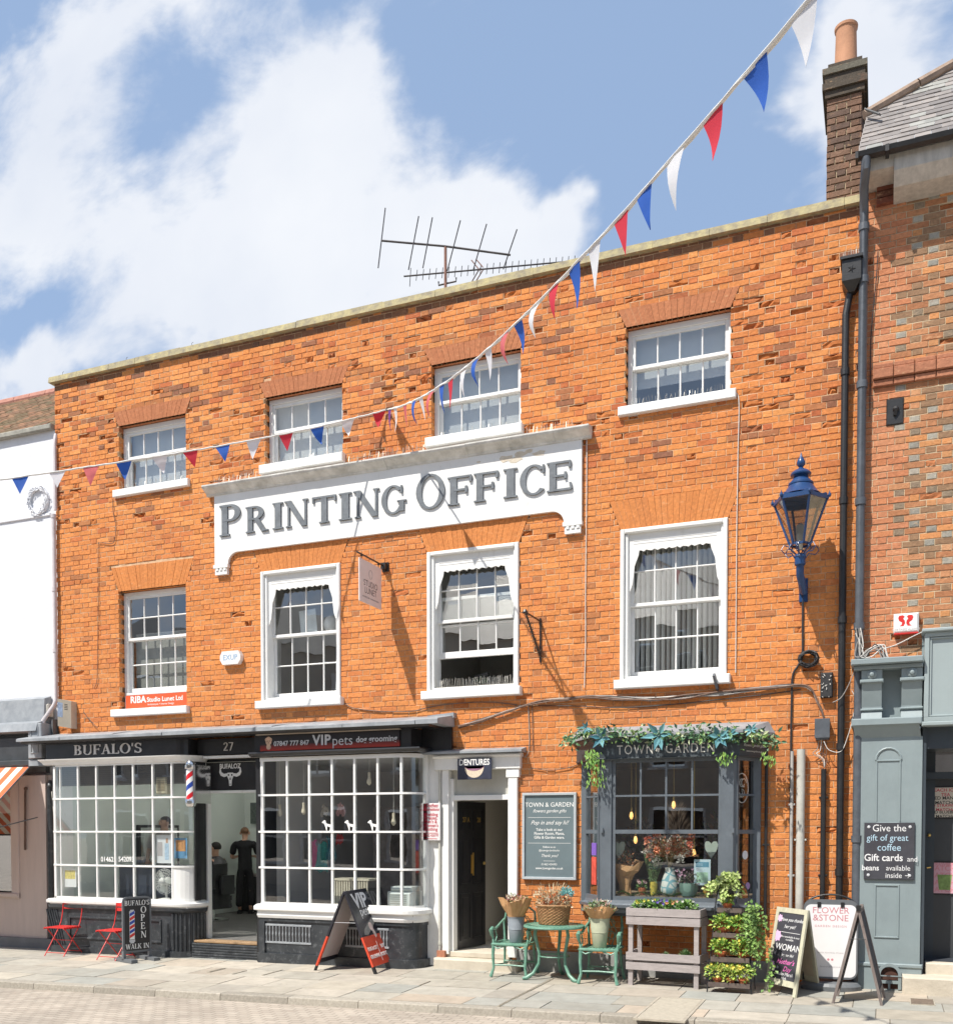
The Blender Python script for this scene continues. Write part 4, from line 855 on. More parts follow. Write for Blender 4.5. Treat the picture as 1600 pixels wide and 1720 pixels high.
# ---- interiors
ri = room(main, -12.43, -8.60, -.05, 4.8, .2, 2.95, M_green, 'barber_room')
mb = MB(); mb.box(-12.42, -8.62, -.04, 4.75, .203, .22); obj('floorboards', mb, M_floor, main)
mb = MB(); mb.box(-12.42, -9.84, YB+.03, -.01, .70, .80); obj('window_board', mb, M_white, main)
mb = MB(); mb.box(-12.4, -9.9, YB+.12, YB+.14, 2.62, 2.93); 
for k in range(9): mb.box(-12.38, -9.95, YB+.085, YB+.12, 2.64+k*.033, 2.643+k*.033)
obj('slatted_blind', mb, mat('slat_dark', (.10, .10, .11), .6), main)
for k, (x0, y0_) in enumerate(((-11.9, 1.0), (-11.9, 2.3), (-11.9, 3.6), (-10.3, 1.6), (-10.3, 3.2))):
    t = thing('ceiling_tube', ('lit fluorescent tube on the barber ceiling, ' + ('nearest the window on the left', 'second from the window on the left', 'farthest from the window on the left', 'nearer the door on the right', 'farther back on the right')[k]), 'ceiling light', (x0+.7, y0_, 2.9), group='fluorescent tubes in the barber shop')
    mb = MB(); mb.box(x0, x0+1.5, y0_-.04, y0_+.04, 2.90, 2.94); obj('housing', mb, M_white, t); mb = MB(); mb.tube([(x0+.03, y0_, 2.885), (x0+1.47, y0_, 2.885)], .018, 8); obj('tube', mb, mat('tube_light', (1, 1, 1), .5, 0, emit=(1, .98, .95), estr=16), t)
room(main, -8.42, -5.98, -.05, 3.2, .3, 2.95, mat('groomer_wall', (.46, .45, .45), .9, .1, 1), 'groomer_room')
mb = MB(); mb.box(-8.42, -6.0, YB+.02, .3, .62, .80); obj('window_board', mb, mat('board_grey', (.18, .18, .18), .6), main)
# ------------------------------------------------------------------ florist's canted bay (part of the brick building)
FY = -.45; fl, frr = -3.31, -1.672; wl_, wr_ = -3.65, -1.438
cp = [(wl_, 0), (fl, FY), (frr, FY), (wr_, 0)]
def seg_frame(mb, p, q, z0, z1, st, bar, nc, zr, gl, top_lights=True, inset=.02):
    """sash frame between plan points p and q: lights above the meeting rail zr[0] split at zr[1]"""
    p = Vector((*p, 0)); q = Vector((*q, 0)); d = (q-p); ln = d.length; d.normalize(); n = Vector((d.y, -d.x, 0))
    def b(u0, u1, za, zb, o0=-.02, o1=.02):
        P = [p+d*u_+n*o+Vector((0, 0, z)) for z in (za, zb) for o in (o0, o1) for u_ in (u0, u1)]
        mb.add(P, [(2, 3, 7, 6), (3, 1, 5, 7), (1, 0, 4, 5), (0, 2, 6, 4), (4, 6, 7, 5), (0, 1, 3, 2)])
    b(0, st, z0, z1); b(ln-st, ln, z0, z1); b(st, ln-st, z0, z0+.05); b(st, ln-st, z1-.04, z1); zm, z2 = zr
    b(st, ln-st, zm-.025, zm+.025, -.022, .024)
    for i in range(1, nc): u_ = st+(ln-2*st)*i/nc; b(u_-bar/2, u_+bar/2, zm+.025, z1-.04, -.012, .014)
    b(st, ln-st, z2-bar/2, z2+bar/2, -.010, .0155)
    P = [p+d*st, p+d*(ln-st)]
    for za, zb in ((z0+.05, zm-.025), (zm+.025, z1-.04)): gl.add([P[0]+Vector((0, 0, za)), P[1]+Vector((0, 0, za)), P[1]+Vector((0, 0, zb)), P[0]+Vector((0, 0, zb))], [(0, 1, 2, 3)])
zb_, zt_ = 1.02, 2.79
mb = MB(); gl = MB()
post = .105
def pt(a, b, t): return (a[0]+(b[0]-a[0])*t, a[1]+(b[1]-a[1])*t)
# corner posts
mb.ext([(fl-.045, FY+.06, .84), (fl+.0, FY-.012, .84), (fl+.135, FY-.012, .84), (fl+.135, FY+.09, .84), (fl, FY+.14, .84)], (0, 0, 1.96))
mb.ext([(frr+.045, FY+.06, .84), (frr+.0, FY-.012, .84), (frr-.135, FY-.012, .84), (frr-.135, FY+.09, .84), (frr, FY+.14, .84)], (0, 0, 1.96))
mb.box(wl_-.03, wl_+.05, -.07, .1, .84, 2.8); mb.box(wr_-.05, wr_+.04, -.08, .1, .84, 2.8)
seg_frame(mb, (fl+.135, FY+.035), (frr-.135, FY+.035), zb_, zt_, .045, .024, 4, (1.885, 2.335), gl)
seg_frame(mb, pt(cp[0], cp[1], .10), pt(cp[0], cp[1], .92), zb_, zt_, .03, .022, 1, (1.885, 2.335), gl); seg_frame(mb, pt(cp[2], cp[3], .10), pt(cp[2], cp[3], .92), zb_, zt_, .03, .022, 1, (1.885, 2.335), gl)
for x in (fl+.02, frr-.0): mb.box(x-.015, x+.015, FY-.04, FY-.012, 1.87, 1.93)
tw = obj('shop_window', mb, M_tg, main); obj('glass', gl, M_glass, tw)
mb = MB(); sweep(mb, cp, [(-.25, .86), (.02, .86), (.03, .90), (.05, .915), (.075, .93), (.08, .965), (.03, .985), (.02, 1.02), (-.25, 1.025)]); obj('sill', mb, M_tg, tw)
mb = MB(); sweep(mb, cp, [(-.2, .82), (-.02, .82), (-.02, .858), (-.2, .858)]); obj('bay_soffit', mb, M_tgd, tw)
fp = [(wl_-.12, 0), (fl-.07, FY-.05), (frr+.07, FY-.05), (wr_+.12, 0)]
mb = MB(); sweep(mb, fp, [(-.3, 2.785), (0, 2.785), (.01, 2.80), (.0, 2.81), (.0, 3.0), (.03, 3.02), (.05, 3.045), (.055, 3.06), (-.3, 3.06)]); ff = obj('fascia', mb, M_tgd, main)
mb = MB(); R0 = [(wl_-.20, .0), (fl-.12, FY-.13), (frr+.12, FY-.13), (wr_+.20, .0)]; R1 = [(wl_-.12, .0), (fl+.05, -.06), (frr-.05, -.06), (wr_+.12, .0)]
V = [(x, y, 3.065) for x, y in R0]+[(x, y, 3.10) for x, y in R0]+[(x, y, 3.24) for x, y in R1]
F = [(0, 1, 5, 4), (1, 2, 6, 5), (2, 3, 7, 6), (4, 5, 9, 8), (5, 6, 10, 9), (6, 7, 11, 10), (3, 2, 1, 0), (8, 9, 10, 11)]
mb.add(V, F); obj('lead_roof', mb, M_lead, main)
M_tgl = mat('sign_cream', (.62, .62, .58), .6, .1, 20)
tx = lambda p: at(p, 1262, FY-.06).x
text('lettering', 'TOWN', M_tgl, ff, (tx(1066), FY-.0505, 2.90), .165, sx=.78, sp=1.25, ext=.001); text('lettering', 'GARDEN', M_tgl, ff, (tx(1158), FY-.0505, 2.90), .165, sx=.78, sp=1.25, ext=.001)
mb = MB()
for k in range(6):
    A = k*1.05; mb.xz([(tx(1104)+.035*math.cos(A+t*.785)*(.5+.5*(t % 2)), 2.895+.03*math.sin(A+t*.785)*(.5+.5*(t % 2))) for t in range(8)], FY-.0525-k*.0002, FY-.0505) if k < 2 else None
obj('flower_emblem', mb, M_tgl, ff)
cd_ = Vector((wr_+.12-(frr+.07), 0-(FY-.05), 0)).normalized(); cn = Vector((cd_.y, -cd_.x, 0)); cpos = Vector(((frr+.07+wr_+.12)/2, (FY-.05)/2, 0))+cn*.0008
text('lettering', 'Flowers garden gifts', M_tgl, ff, cpos+Vector((0, 0, 2.93)), .05, right=cd_, shear=.3, ext=.0008); text('lettering', 'www.towngarden.co.uk', M_tgl, ff, cpos+Vector((0, 0, 2.86)), .032, right=cd_, ext=.0008)
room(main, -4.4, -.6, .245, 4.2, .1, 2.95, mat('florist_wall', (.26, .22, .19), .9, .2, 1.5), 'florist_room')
mb = MB(); mb.ext([(wl_+.04, .245, .985), (fl+.05, FY+.08, .985), (frr-.05, FY+.08, .985), (wr_-.04, .245, .985)], (0, 0, .035)); mb.box(wl_+.06, wr_-.04, .245, .60, .985, 1.02); obj('window_board', mb, M_tg, main)
mb = MB(); mb.ext([(wl_+.1, .2, 2.82), (fl+.1, FY+.1, 2.82), (frr-.1, FY+.1, 2.82), (wr_-.1, .2, 2.82)], (0, 0, .1)); obj('bay_ceiling', mb, M_cream, main)
# low rendered plinth
mb = MB(); mb.bbox(-4.60, -1.2, -.05, .02, -.12, .28, .012); obj('plinth', mb, mat('plinth_render', (.30, .30, .29), .9, .2, 5, .6), main)
# ------------------------------------------------------------------ white rendered house on the left
lb = thing('rendered_house', 'white rendered house with tiled roof and pink-beige shopfront at the left edge', 'building', (-15.5, 0, 0))
LXR = XL-.01; LXL = -24.0
mb = MB(); mb.box(LXL, LXR, .02, .35, 4.0, Z(40, 733, .02)); zc = Z(40, 733, .02)
mb.bbox(LXL, LXR-.12, -.005, .02, Z(50, 868, 0)-.03, Z(50, 868, 0)+.02, .008)
mb.bbox(LXL, LXR-.1, -.02, .02, zc-.35, zc-.0, .008) if False else None
mb.box(LXL, LXR, .05, .35, 2.2, 4.0); obj('wall', mb, M_render, lb)
mb = MB(); mb.bbox(LXL, LXR-.02, -.07, .35, zc, zc+.09, .015); obj('coping', mb, mat('old_coping', (.30, .29, .25), .9, .3, 8, .8), lb)
ztop = Z(40, 652, 1.6)
M_tile = mat('clay_tile', (1, 1, 1), .9, .2, 12, .8, attr=True)
mb = MB(); rr = random.Random(5); n = 26; 
for r in range(n):
    t0 = r/n; y = .25+1.7*t0; z = zc+.10+(ztop-zc-.1)*t0; y2 = .25+1.7*(t0+1.4/n); z2 = zc+.10+(ztop-zc-.1)*(t0+1.4/n)
    x = LXL+8+(r % 2)*.08
    while x < LXR+.0:
        x2 = min(x+.165, LXR); c = lerp3((.20, .105, .06), (.13, .10, .05), rr.random()); c = lerp3(c, (.34, .17, .09), .5*(rr.random() < .25)); k = rr.uniform(-.006, .01)
        mb.add([(x+.003, y, z+.018+k), (x2-.003, y, z+.018+k), (x2-.003, y2, z2+.004), (x+.003, y2, z2+.004), (x+.003, y, z-.0), (x2-.003, y, z)], [(0, 1, 2, 3), (4, 5, 1, 0)], c); x = x2
mb.add([(LXL, .25, zc+.05), (LXR, .25, zc+.05), (LXR, 1.95, ztop), (LXL, 1.95, ztop), (LXR, 1.95, zc), (LXL, 1.95, zc)], [(0, 1, 2, 3), (1, 4, 2)], (.10, .07, .05))
rf = obj('roof', mb, M_tile, lb)
mb = MB(); x = LXL+8
while x < LXR: mb.tube([(x+.005, 1.97, ztop-.03), (min(x+.4, LXR)-.005, 1.97, ztop-.03)], .11, 10, (.42, .20, .15)); x += .4
obj('ridge_tiles', mb, M_tile, rf)
mb = MB(); rr = random.Random(8); wc = at(64, 841, -.0)
for k in range(70):
    A = 6.283*k/70+rr.uniform(-.05, .05); rad = .20+rr.uniform(-.03, .03); p = (wc.x+rad*math.cos(A), -.0-.02*rr.random(), wc.z+rad*1.05*math.sin(A)); d = (-math.sin(A)+.5*rr.uniform(-1, 1), -.3, math.cos(A)+.5*rr.uniform(-1, 1)); mb.leaf(p, d, (0, -1, 0), .085, .04)
wr = MB(); wr.tube([(wc.x+.20*math.cos(6.283*k/24), .01, wc.z+.21*math.sin(6.283*k/24)) for k in range(25)], .035, 8); mb.add(wr.v, wr.f)
o = obj('plaster_wreath', mb, M_render, lb)
# downpipe at the join
zj = Z(92, 866, -.08)
mb = MB(); px_ = at(91, 1000, -.07).x
mb.tube([(px_, -.06, zj+.02), (px_, -.06, zj-.5), (px_, -.06, 4.05), (px_-.03, -.09, 3.95), (px_-.18, -.16, 3.72), (px_-.20, -.16, 3.45)], .036, 10)
for z in (zj, zj-1.2, zj-2.2): mb.tube([(px_, -.06, z-.03), (px_, -.06, z+.03)], .045, 10)
mb.tube([(px_+.01, .0, zc-.08), (px_+.02, -.04, zc-.25), (px_+.02, -.04, zj+.1)], .03, 8)
obj('downpipe', mb, mat('pinkish_pipe', (.56, .52, .53), .5, .15, 5, .2), lb, smooth=True)
# shopfront of the left house
mb = MB(); zf = Z(40, 1172, -.05)
mb.ext([(LXL, -.0, zf), (LXL, -.14, zf-.05), (LXL, -.17, zf-.42), (LXL, -.30, zf-.47), (LXL, -.34, zf-.60), (LXL, -.05, zf-.62), (LXL, .1, zf-.3)], (LXR-.15-LXL, 0, 0)); obj('lead_hood', mb, M_lead, lb)
sx1 = at(66, 1260, -.25).x; sz1, sz0 = Z(30, 1240, -.2), Z(30, 1278, -.2)
mb = MB(); mb.box(LXL, sx1-.0, -.2, .1, sz0, sz1); mb.bbox(LXL, sx1+.02, -.26, .1, sz0-.09, sz0, .01); obj('fascia', mb, mat('charcoal_fascia', (.045, .05, .055), .5, .3, 4), lb)
mb = MB(); bx_ = at(56, 1250, -.3).x; mb.bbox(bx_-.12, bx_+.17, -.30, .05, sz0+.02, sz1+.22, .01); panel_mould(mb, bx_-.06, bx_+.11, sz0+.10, sz1+.16, -.30, .02, .012); mb.box(bx_-.14, bx_+.19, -.27, .05, sz0-.10, sz0+.0)
obj('console', mb, M_lead, lb)
mb = MB(); mb.box(bx_+.19, LXR-.02, -.1, .1, 2.3, sz1+.3); mb.box(LXL, bx_, -.05, .04, sz0-.2, sz1+.35); obj('dark_return', mb, M_leadd, lb)
M_pink = mat('pink_beige_render', (.52, .42, .375), .75, .06, 2.5, .3, streak=(5, 5, .6))
px0, px1 = at(28, 1400, -.10).x, at(77, 1400, -.10).x; zp0, zp1 = Z(40, 1575, -.1), Z(50, 1303, -.1)
wx1 = at(27, 1400, -.02).x; wz0, wz1 = Z(20, 1497, 0), Z(20, 1325, 0)
mb = MB(); mb.box(px0+.02, px1, -.10, .1, zp0, zp1); mb.bbox(wx1-.02, px0+.06, -.125, .1, wz0-.12, wz1+.12, .012); mb.box(LXL, px0+.02, -.08, .1, zp0, wz0-.02); mb.bbox(LXL, px0+.06, -.15, .1, wz0-.10, wz0-.02, .02); mb.box(LXL, px0+.02, -.08, .1, wz1+.0, zp1)
mb.box(at(80, 1400, -.02).x, LXR-.02, -.03, .1, zp0, zp1)
obj('shop_wall', mb, M_pink, lb)
mb = MB(); mb.box(LXL, LXR-.05, -.16, .05, -.25, zp0); obj('plinth', mb, mat('plinth_grey', (.16, .16, .165), .7, .2, 4), lb)
mb = MB(); mb.add([(LXL, -.03, wz0), (wx1, -.03, wz0), (wx1, -.03, wz1), (LXL, -.03, wz1)], [(0, 1, 2, 3)]); obj('shop_glass', mb, glass_mat('mirror_glass', 3.5, base=.25), lb)
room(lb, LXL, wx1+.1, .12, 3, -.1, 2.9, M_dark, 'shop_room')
mb = MB(); mb.tube([(px1+.12, -.05, 2.55), (px1+.14, -.05, 2.4), (px1+.36, -.08, .1)], .03, 8); obj('leaning_pipe', mb, M_pipew, lb, smooth=True)
mb = MB(); mb.tube([(px1+.055, -.06, 2.62), (px1+.06, -.06, -.1)], .045, 8); mb.lathe((px1+.07, -.06, 2.62), [(.05, 0), (.06, .03), (.03, .10), (.01, .12)], 10); obj('old_pipe', mb, M_black2, lb, smooth=True)
# awning
aw = thing('awning', 'orange and white striped shop awning at the left edge', 'awning', (-14.5, -.3, 2.9))
A0 = at(50, 1287, -.22); zaw = A0.z; sp_ = [];
m1, m2 = mat('awning_orange', (.70, .13, .04), .8, .08, 10), mat('awning_cream', (.80, .70, .58), .8, .05, 10)
b1, b2 = MB(), MB(); x = A0.x; k = 0; ft = 1.25; drop = 1.15
while x > A0.x-5:
    (b2 if k % 2 else b1).ext([(x, -.22, zaw), (x-.13, -.22, zaw), (x-.13, -.22-ft, zaw-drop), (x, -.22-ft, zaw-drop)], (0, .004, .006)); x -= .13; k += 1
obj('orange_stripes', b1, m1, aw, kind='stuff'); obj('cream_stripes', b2, m2, aw, kind='stuff')
mb = MB(); mb.tube([(A0.x+.01, -.22, zaw), (A0.x+.01, -.22-ft, zaw-drop)], .012, 6); mb.tube([(A0.x+.01, -.22-ft, zaw-drop), (A0.x-5, -.22-ft, zaw-drop)], .02, 8); mb.tube([(A0.x+.05, -.12, zaw-.85), (A0.x+.0, -.22-ft, zaw-drop)], .01, 6); mb.box(A0.x-5, A0.x+.06, -.24, -.1, zaw-.01, zaw+.07)
obj('awning_frame', mb, M_leadd, aw)
mb = MB(); q0 = at(43, 1325, -.13); q1 = at(42, 1428, -.13); mb.tube([q0, (q0.x, q0.y-.01, q0.z-.1), q1], .018, 8); mb.sph(q0, .03, 8); o = obj('awning_rod', mb, mat('rust_brown', (.12, .07, .05), .7, .3, 10), smooth=True); o['label'] = 'brown iron awning rod fixed upright on the pink-beige shop pier'; o['category'] = 'rod'
# ------------------------------------------------------------------ brick and grey building on the right
rb = thing('brick_shop_building', 'patterned red and grey brick building with slate roof above a grey painted coffee shopfront', 'building', (1.5, 0, 0))
RX0, RX1, RY = -.275, 7.0, -.03
zdg = Z(1520, 1098, RY)
mb = MB(); jm2 = MB(); bricks(mb, RX0, 1.6, 3.45, 9.55, RY, [], pal_right, 41, jm_=jm2, course=.0755, per=.345, hd=.11, ero=lambda x, z: .02)
rr = random.Random(2)
zs = Z(1458, 640, RY)
for (o1, za, zb) in ((.045, zs-.10, zs-.02), (.075, zs-.02, zs+.10), (.05, zs+.10, zs+.16)):
    x = RX0+.10
    while x < 1.6: x2 = x+.225; mb.bbox(x+.003, x2-.003, RY-o1, RY+.04, za+.003, zb-.003, .008, lerp3((.43, .19, .11), (.34, .14, .08), rr.random())); x = x2
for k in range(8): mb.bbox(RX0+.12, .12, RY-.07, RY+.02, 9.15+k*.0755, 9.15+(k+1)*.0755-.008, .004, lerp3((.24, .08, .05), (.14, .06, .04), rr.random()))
rw = obj('wall', mb, M_brick, rb)
mb = MB(); mb.box(RX0, RX1, RY+.058, .6, 3.4, 9.6); mb.add(jm2.v, jm2.f); obj('mortar', mb, M_mortar2, rw)
gzr = Z(1445, 264, -.5)
mb = MB(); mb.ext([(RX0+.30, RY-.002, gzr-.34), (RX0+.30, -.30, gzr-.30), (RX0+.30, -.42, gzr-.18), (RX0+.30, -.42, gzr+.03), (RX0+.30, .1, gzr+.25), (RX0+.30, .1, gzr-.34)], (RX1-RX0, 0, 0)); mb.ext([(RX0-.0, RY-.001, gzr-.14), (RX0-.0, -.40, gzr-.12), (RX0-.0, -.42, gzr+.03), (RX0-.0, .1, gzr+.2), (RX0-.0, .1, gzr-.14)], (.298, 0, 0))
obj('eaves', mb, mat('eaves_cream', (.50, .47, .42), .7, .2, 4, .3, streak=(4, 4, .8)), rb)
gx = at(1438, 264, -.50).x
mb = MB()
pr = [(-.065, 0), (-.05, -.045), (0, -.065), (.05, -.045), (.065, 0), (.055, 0), (.04, -.035), (0, -.052), (-.04, -.035), (-.055, 0)]
mb.ext([(gx, -.50+a, gzr+b+.03) for a, b in pr], (RX1-gx, 0, 0)); mb.box(gx-.01, gx+.02, -.57, -.43, gzr-.04, gzr+.035); mb.box(gx+.3, gx+.34, -.575, -.425, gzr-.04, gzr+.035)
obj('gutter', mb, M_iron, rb)
# hipped slate roof: front slope leaning back, left hip
e0 = Vector((gx+.02, -.50, gzr+.06)); h1 = at(1456, 195, -.12)
hipdir = at(1600, 122, .9)-h1
mb = MB(); rr = random.Random(3); n = 13; sl = (h1-e0); 
M_slate = mat('slate', (1, 1, 1), .75, .18, 8, .6, attr=True, bscale=30)
slope = Vector((0, .38, h1.z-e0.z)).normalized()
def slate_row(r):
    base = e0+slope*(.085*r); y, z = base.y, base.z
    # left limit of the row: follows the verge, then the hip
    L1 = (h1-e0).dot(slope)
    d = .085*r
    if d < L1: xl = e0.x+(h1.x-e0.x)*d/L1
    else: xl = h1.x+(d-L1)*1.55
    x = xl+(0 if r % 2 else -.08)
    while x < RX1*.5:
        x2 = x+.165+rr.uniform(-.01, .01); a = max(x, xl)
        if x2-a > .02:
            c = lerp3((.17, .155, .15), (.30, .27, .25), rr.random()); c = lerp3(c, (.34, .36, .33), .5*(rr.random() < .15)); o1 = .012+rr.uniform(-.002, .006)
            p0 = Vector((a+.002, y, z)); p1 = Vector((x2-.002, y, z)); nrm = Vector((0, -slope.z, slope.y)); t = slope*.14
            mb.add([p0+nrm*o1, p1+nrm*o1, p1+t+nrm*.002, p0+t+nrm*.002, p0, p1], [(0, 1, 2, 3), (4, 5, 1, 0), (4, 0, 3)], c)
        x = x2
for r in range(34): slate_row(r)
obj('roof', mb, M_slate, rb)
mb = MB(); L1 = (h1-e0).dot(slope)
p = h1+Vector((-.02, 0, .03)); pts = [h1+Vector((1.55*k*.35, 0, 0))+slope*k*.35+Vector((0, -.02, .03)) for k in range(0, 6)]; pts[0] = h1+Vector((-.03, 0, .02))
for a_, b_ in zip(pts[:-1], pts[1:]): mb.tube([a_, b_+(a_-b_)*.02], .055, 8)
obj('hip_tiles', mb, mat('hip_clay', (.33, .24, .18), .9, .3, 10, .8), rb)
mb = MB(); s1 = h1+Vector((-.02, -.10, .02)); mb.bar(s1, s1+Vector((.16, -.06, -.14)), .05, .012); o = obj('hip_iron', mb, M_leadd, rb)
# rainwater pipes
mb = MB(); pxp = at(1449, 500, -.13).x
mb.tube([(gx+.10, -.50, gzr-.02), (gx+.10, -.50, gzr-.12), (pxp, -.30, gzr-.22), (pxp, -.13, gzr-.42), (pxp, -.13, 4.0), (pxp, -.13, 2.0), (pxp, -.13, .0)], .05, 12)
for z in (8.9, 8.3, 7.1, 5.75, 4.3, 3.2, 1.8): mb.tube([(pxp, -.13, z-.04), (pxp, -.13, z+.04)], .062, 12)
obj('downpipe', mb, M_pipeg, rb, smooth=True)
hp = at(1430, 455, -.14); hx0, hx1 = at(1414, 450, -.15).x, at(1446, 450, -.15).x; hz0, hz1 = Z(1430, 482, -.2), Z(1430, 435, -.2)
mb = MB(); mb.box(hx0, hx1, -.22, -.01, hz0+.08, hz1); mb.box(hx0-.02, hx1+.02, -.245, .0, hz1, hz1+.03); mb.add([(hx0, -.22, hz0+.08), (hx1, -.22, hz0+.08), (hx1, -.01, hz0+.08), (hx0, -.01, hz0+.08), (hx0+.07, -.14, hz0-.02), (hx1-.07, -.14, hz0-.02), (hx1-.07, -.04, hz0-.02), (hx0+.07, -.04, hz0-.02)], [(0, 1, 5, 4), (1, 2, 6, 5), (2, 3, 7, 6), (3, 0, 4, 7), (7, 6, 5, 4), (3, 2, 1, 0)])
pl = at(1418, 700, -.08).x; mb.tube([((hx0+hx1)/2-.02, -.08, hz0), (pl, -.08, hz0-.25), (pl, -.08, 5), (pl, -.08, 0.02)], .042, 12)
for z in (7.3, 5.8, 4.4, 2.9, 1.4): mb.tube([(pl, -.08, z-.04), (pl, -.08, z+.04)], .053, 12)
hh = obj('downpipe', mb, M_iron, main, smooth=False)
mb = MB(); hcx, hcz = (hx0+hx1)/2, (hz0+.08+hz1)/2
for k in range(5): A = k*math.pi*2/5; mb.add([(hcx, -.232, hcz), (hcx+.02*math.cos(A-.6), -.221, hcz+.02*math.sin(A-.6)), (hcx+.05*math.cos(A), -.224, hcz+.05*math.sin(A)), (hcx+.02*math.cos(A+.6), -.221, hcz+.02*math.sin(A+.6))], [(0, 1, 2), (0, 2, 3)])
obj('hopper_star', mb, M_iron, hh); spikes('bird_spikes', hh, hx0, hx1, -.12, hz1+.03, .13, 12)
mb = MB(); vx0, vx1 = at(1488, 690, RY).x, at(1517, 690, RY).x; vz0, vz1 = Z(1500, 714, RY), Z(1500, 670, RY); mb.bbox(vx0, vx1, RY-.02, RY, vz0, vz1, .01); mb.sph(((vx0+vx1)/2+.01, RY-.03, (vz0+vz1)/2+.02), .035, 8); mb.bar(((vx0+vx1)/2, RY-.03, (vz0+vz1)/2-.05), ((vx0+vx1)/2+.01, RY-.05, (vz0+vz1)/2+.02), .03); o = obj('pattress_plate', mb, M_iron, rb)
# grey shopfront
PY = -.16
f0 = at(1552, 1130, PY-.1).x; fz1, fz0 = Z(1560, 1062, PY-.1), Z(1560, 1212, PY-.1)
c0, c1 = at(1438, 1160, PY).x, at(1549, 1160, PY).x
zA, zB, zC_, zD, zE = Z(1490, 1108, PY), Z(1490, 1118, PY), Z(1490, 1207, PY), Z(1490, 1224, PY), Z(1490, 1618, PY)
mb = MB(); mb.bbox(c0-.06, c1+.0, -.34, .05, zB, zA, .01); mb.bbox(c0-.03, c1, -.27, .05, zB-.05, zB, .01)
mb.box(c0+.01, c1, -.05, .05, zC_, zB-.05); 
for a_, b_ in ((1446, 1481), (1513, 1549)):
    xa, xb = at(a_, 1160, PY-.05).x, at(b_, 1160, PY-.05).x; h_ = (zB-.05-zC_)
    mb.bbox(xa, xb, -.24, -.05, zC_+h_*.80, zB-.05, .006); mb.bbox(xa-.015, xb+.015, -.27, -.05, zC_+h_*.73, zC_+h_*.80, .01)
    mb.ext([(xa+.004, -.05, zC_+h_*.73), (xa+.004, -.235, zC_+h_*.73), (xa+.004, -.20, zC_+h_*.5), (xa+.004, -.16, zC_+h_*.25), (xa+.004, -.16, zC_+h_*.22), (xa+.004, -.05, zC_+h_*.22)], (xb-xa-.008, 0, 0))
    mb.bbox(xa-.01, xb+.01, -.18, -.05, zC_+h_*.17, zC_+h_*.22, .01); mb.ext([(xa, -.05, zC_), (xa, -.20, zC_), (xa, -.15, zC_+h_*.17), (xa, -.05, zC_+h_*.17)], (xb-xa, 0, 0))
    mb.lathe(((xa+xb)/2, -.24, zC_+h_*.9), [(.055, 0), (.055, .012), (.04, .02), (.03, .022), (.022, .045), (.005, .05)], 14, axis='y')
mb.bbox(c0-.05, c1+.0, -.27, .05, zD+.03, zC_, .012); mb.ext([(c0-.01, -.05, zD-.10), (c0-.01, PY, zD-.10), (c0-.03, -.24, zD+.03), (c0-.03, -.05, zD+.03)], (c1-c0, 0, 0))
p0, p1 = at(1441, 1400, PY).x, at(1547, 1400, PY).x
mb.box(p0, p1, PY, .3, zE, zD-.10)
iz0, iz1 = Z(1490, 1576, PY), Z(1490, 1486, PY); ix0, ix1 = at(1468, 1500, PY).x, at(1510, 1500, PY).x; panel_mould(mb, ix0, ix1, iz0, iz1, PY, .018, .012)
jz0, jz1 = Z(1490, 1384, PY), Z(1490, 1262, PY); panel_mould(mb, ix0, ix1, jz0, jz1-.1, PY, .018, .012)
mb.tube([((ix0+ix1)/2+(ix1-ix0)/2*math.cos(math.radians(a_)), PY-.002, jz1-.1+(ix1-ix0)/2*math.sin(math.radians(a_))) for a_ in range(0, 181, 20)], .014, 6)
mb.bbox(p0-.02, p1+.03, PY-.03, .3, zE-.05, zE, .012); mb.box(p0-.01, p1+.02, PY-.015, .3, -.1, zE-.05)
mb.box(c1-.01, f0+.03, -.04, .2, .2, fz1); obj('pilaster', mb, M_gwall, rb)
mb = MB(); mb.box(f0, RX1, -.22, .05, fz0, fz1); panel_mould(mb, f0, RX1, fz0, fz1, -.22, .05, .035); panel_mould(mb, f0+.055, RX1, fz0+.055, fz1-.055, -.22, .02, .02); mb.bbox(f0-.03, RX1, -.30, .05, fz1, fz1+.04, .01); mb.bbox(f0-.02, RX1, -.27, .05, fz0-.05, fz0, .01)
obj('fascia', mb, mat('pale_grey_paint', (.31, .365, .37), .45, .05, 3, .2), rb)
# entrance recess with dark glazed screen
mb = MB(); wy = .38; 
mb.box(p1, p1+.04, PY+.02, wy+.05, .1, fz0-.05); mb.box(p1+.04, RX1, wy-.1, wy+.05, Z(1570, 1302, wy)-.05, Z(1570, 1302, wy)+.03); mb.box(p1+.04, RX1, PY+.05, wy+.05, fz0-.30, fz0-.05)
mb.box(p1+.04, p1+.16, wy, wy+.06, .1, fz0-.3)
obj('screen_frame', mb, M_gdark, rb)
mb = MB(); mb.box(p1+.16, RX1, wy+.02, wy+.06, .1, Z(1570, 1302, wy)-.05); 
obj('door', mb, mat('charcoal_door', (.05, .055, .06), .4, .1, 3), rb)
mb = MB(); mb.add([(p1+.16, wy+.02, Z(1570, 1302, wy)+.03), (RX1, wy+.02, Z(1570, 1302, wy)+.03), (RX1, wy+.02, fz0-.3), (p1+.16, wy+.02, fz0-.3)], [(0, 1, 2, 3)]); obj('fanlight', mb, MATS['mirror_glass'], rb)
room(rb, p1+.1, RX1, wy+.08, 3, .1, 3.3, M_dark, 'shop_room')
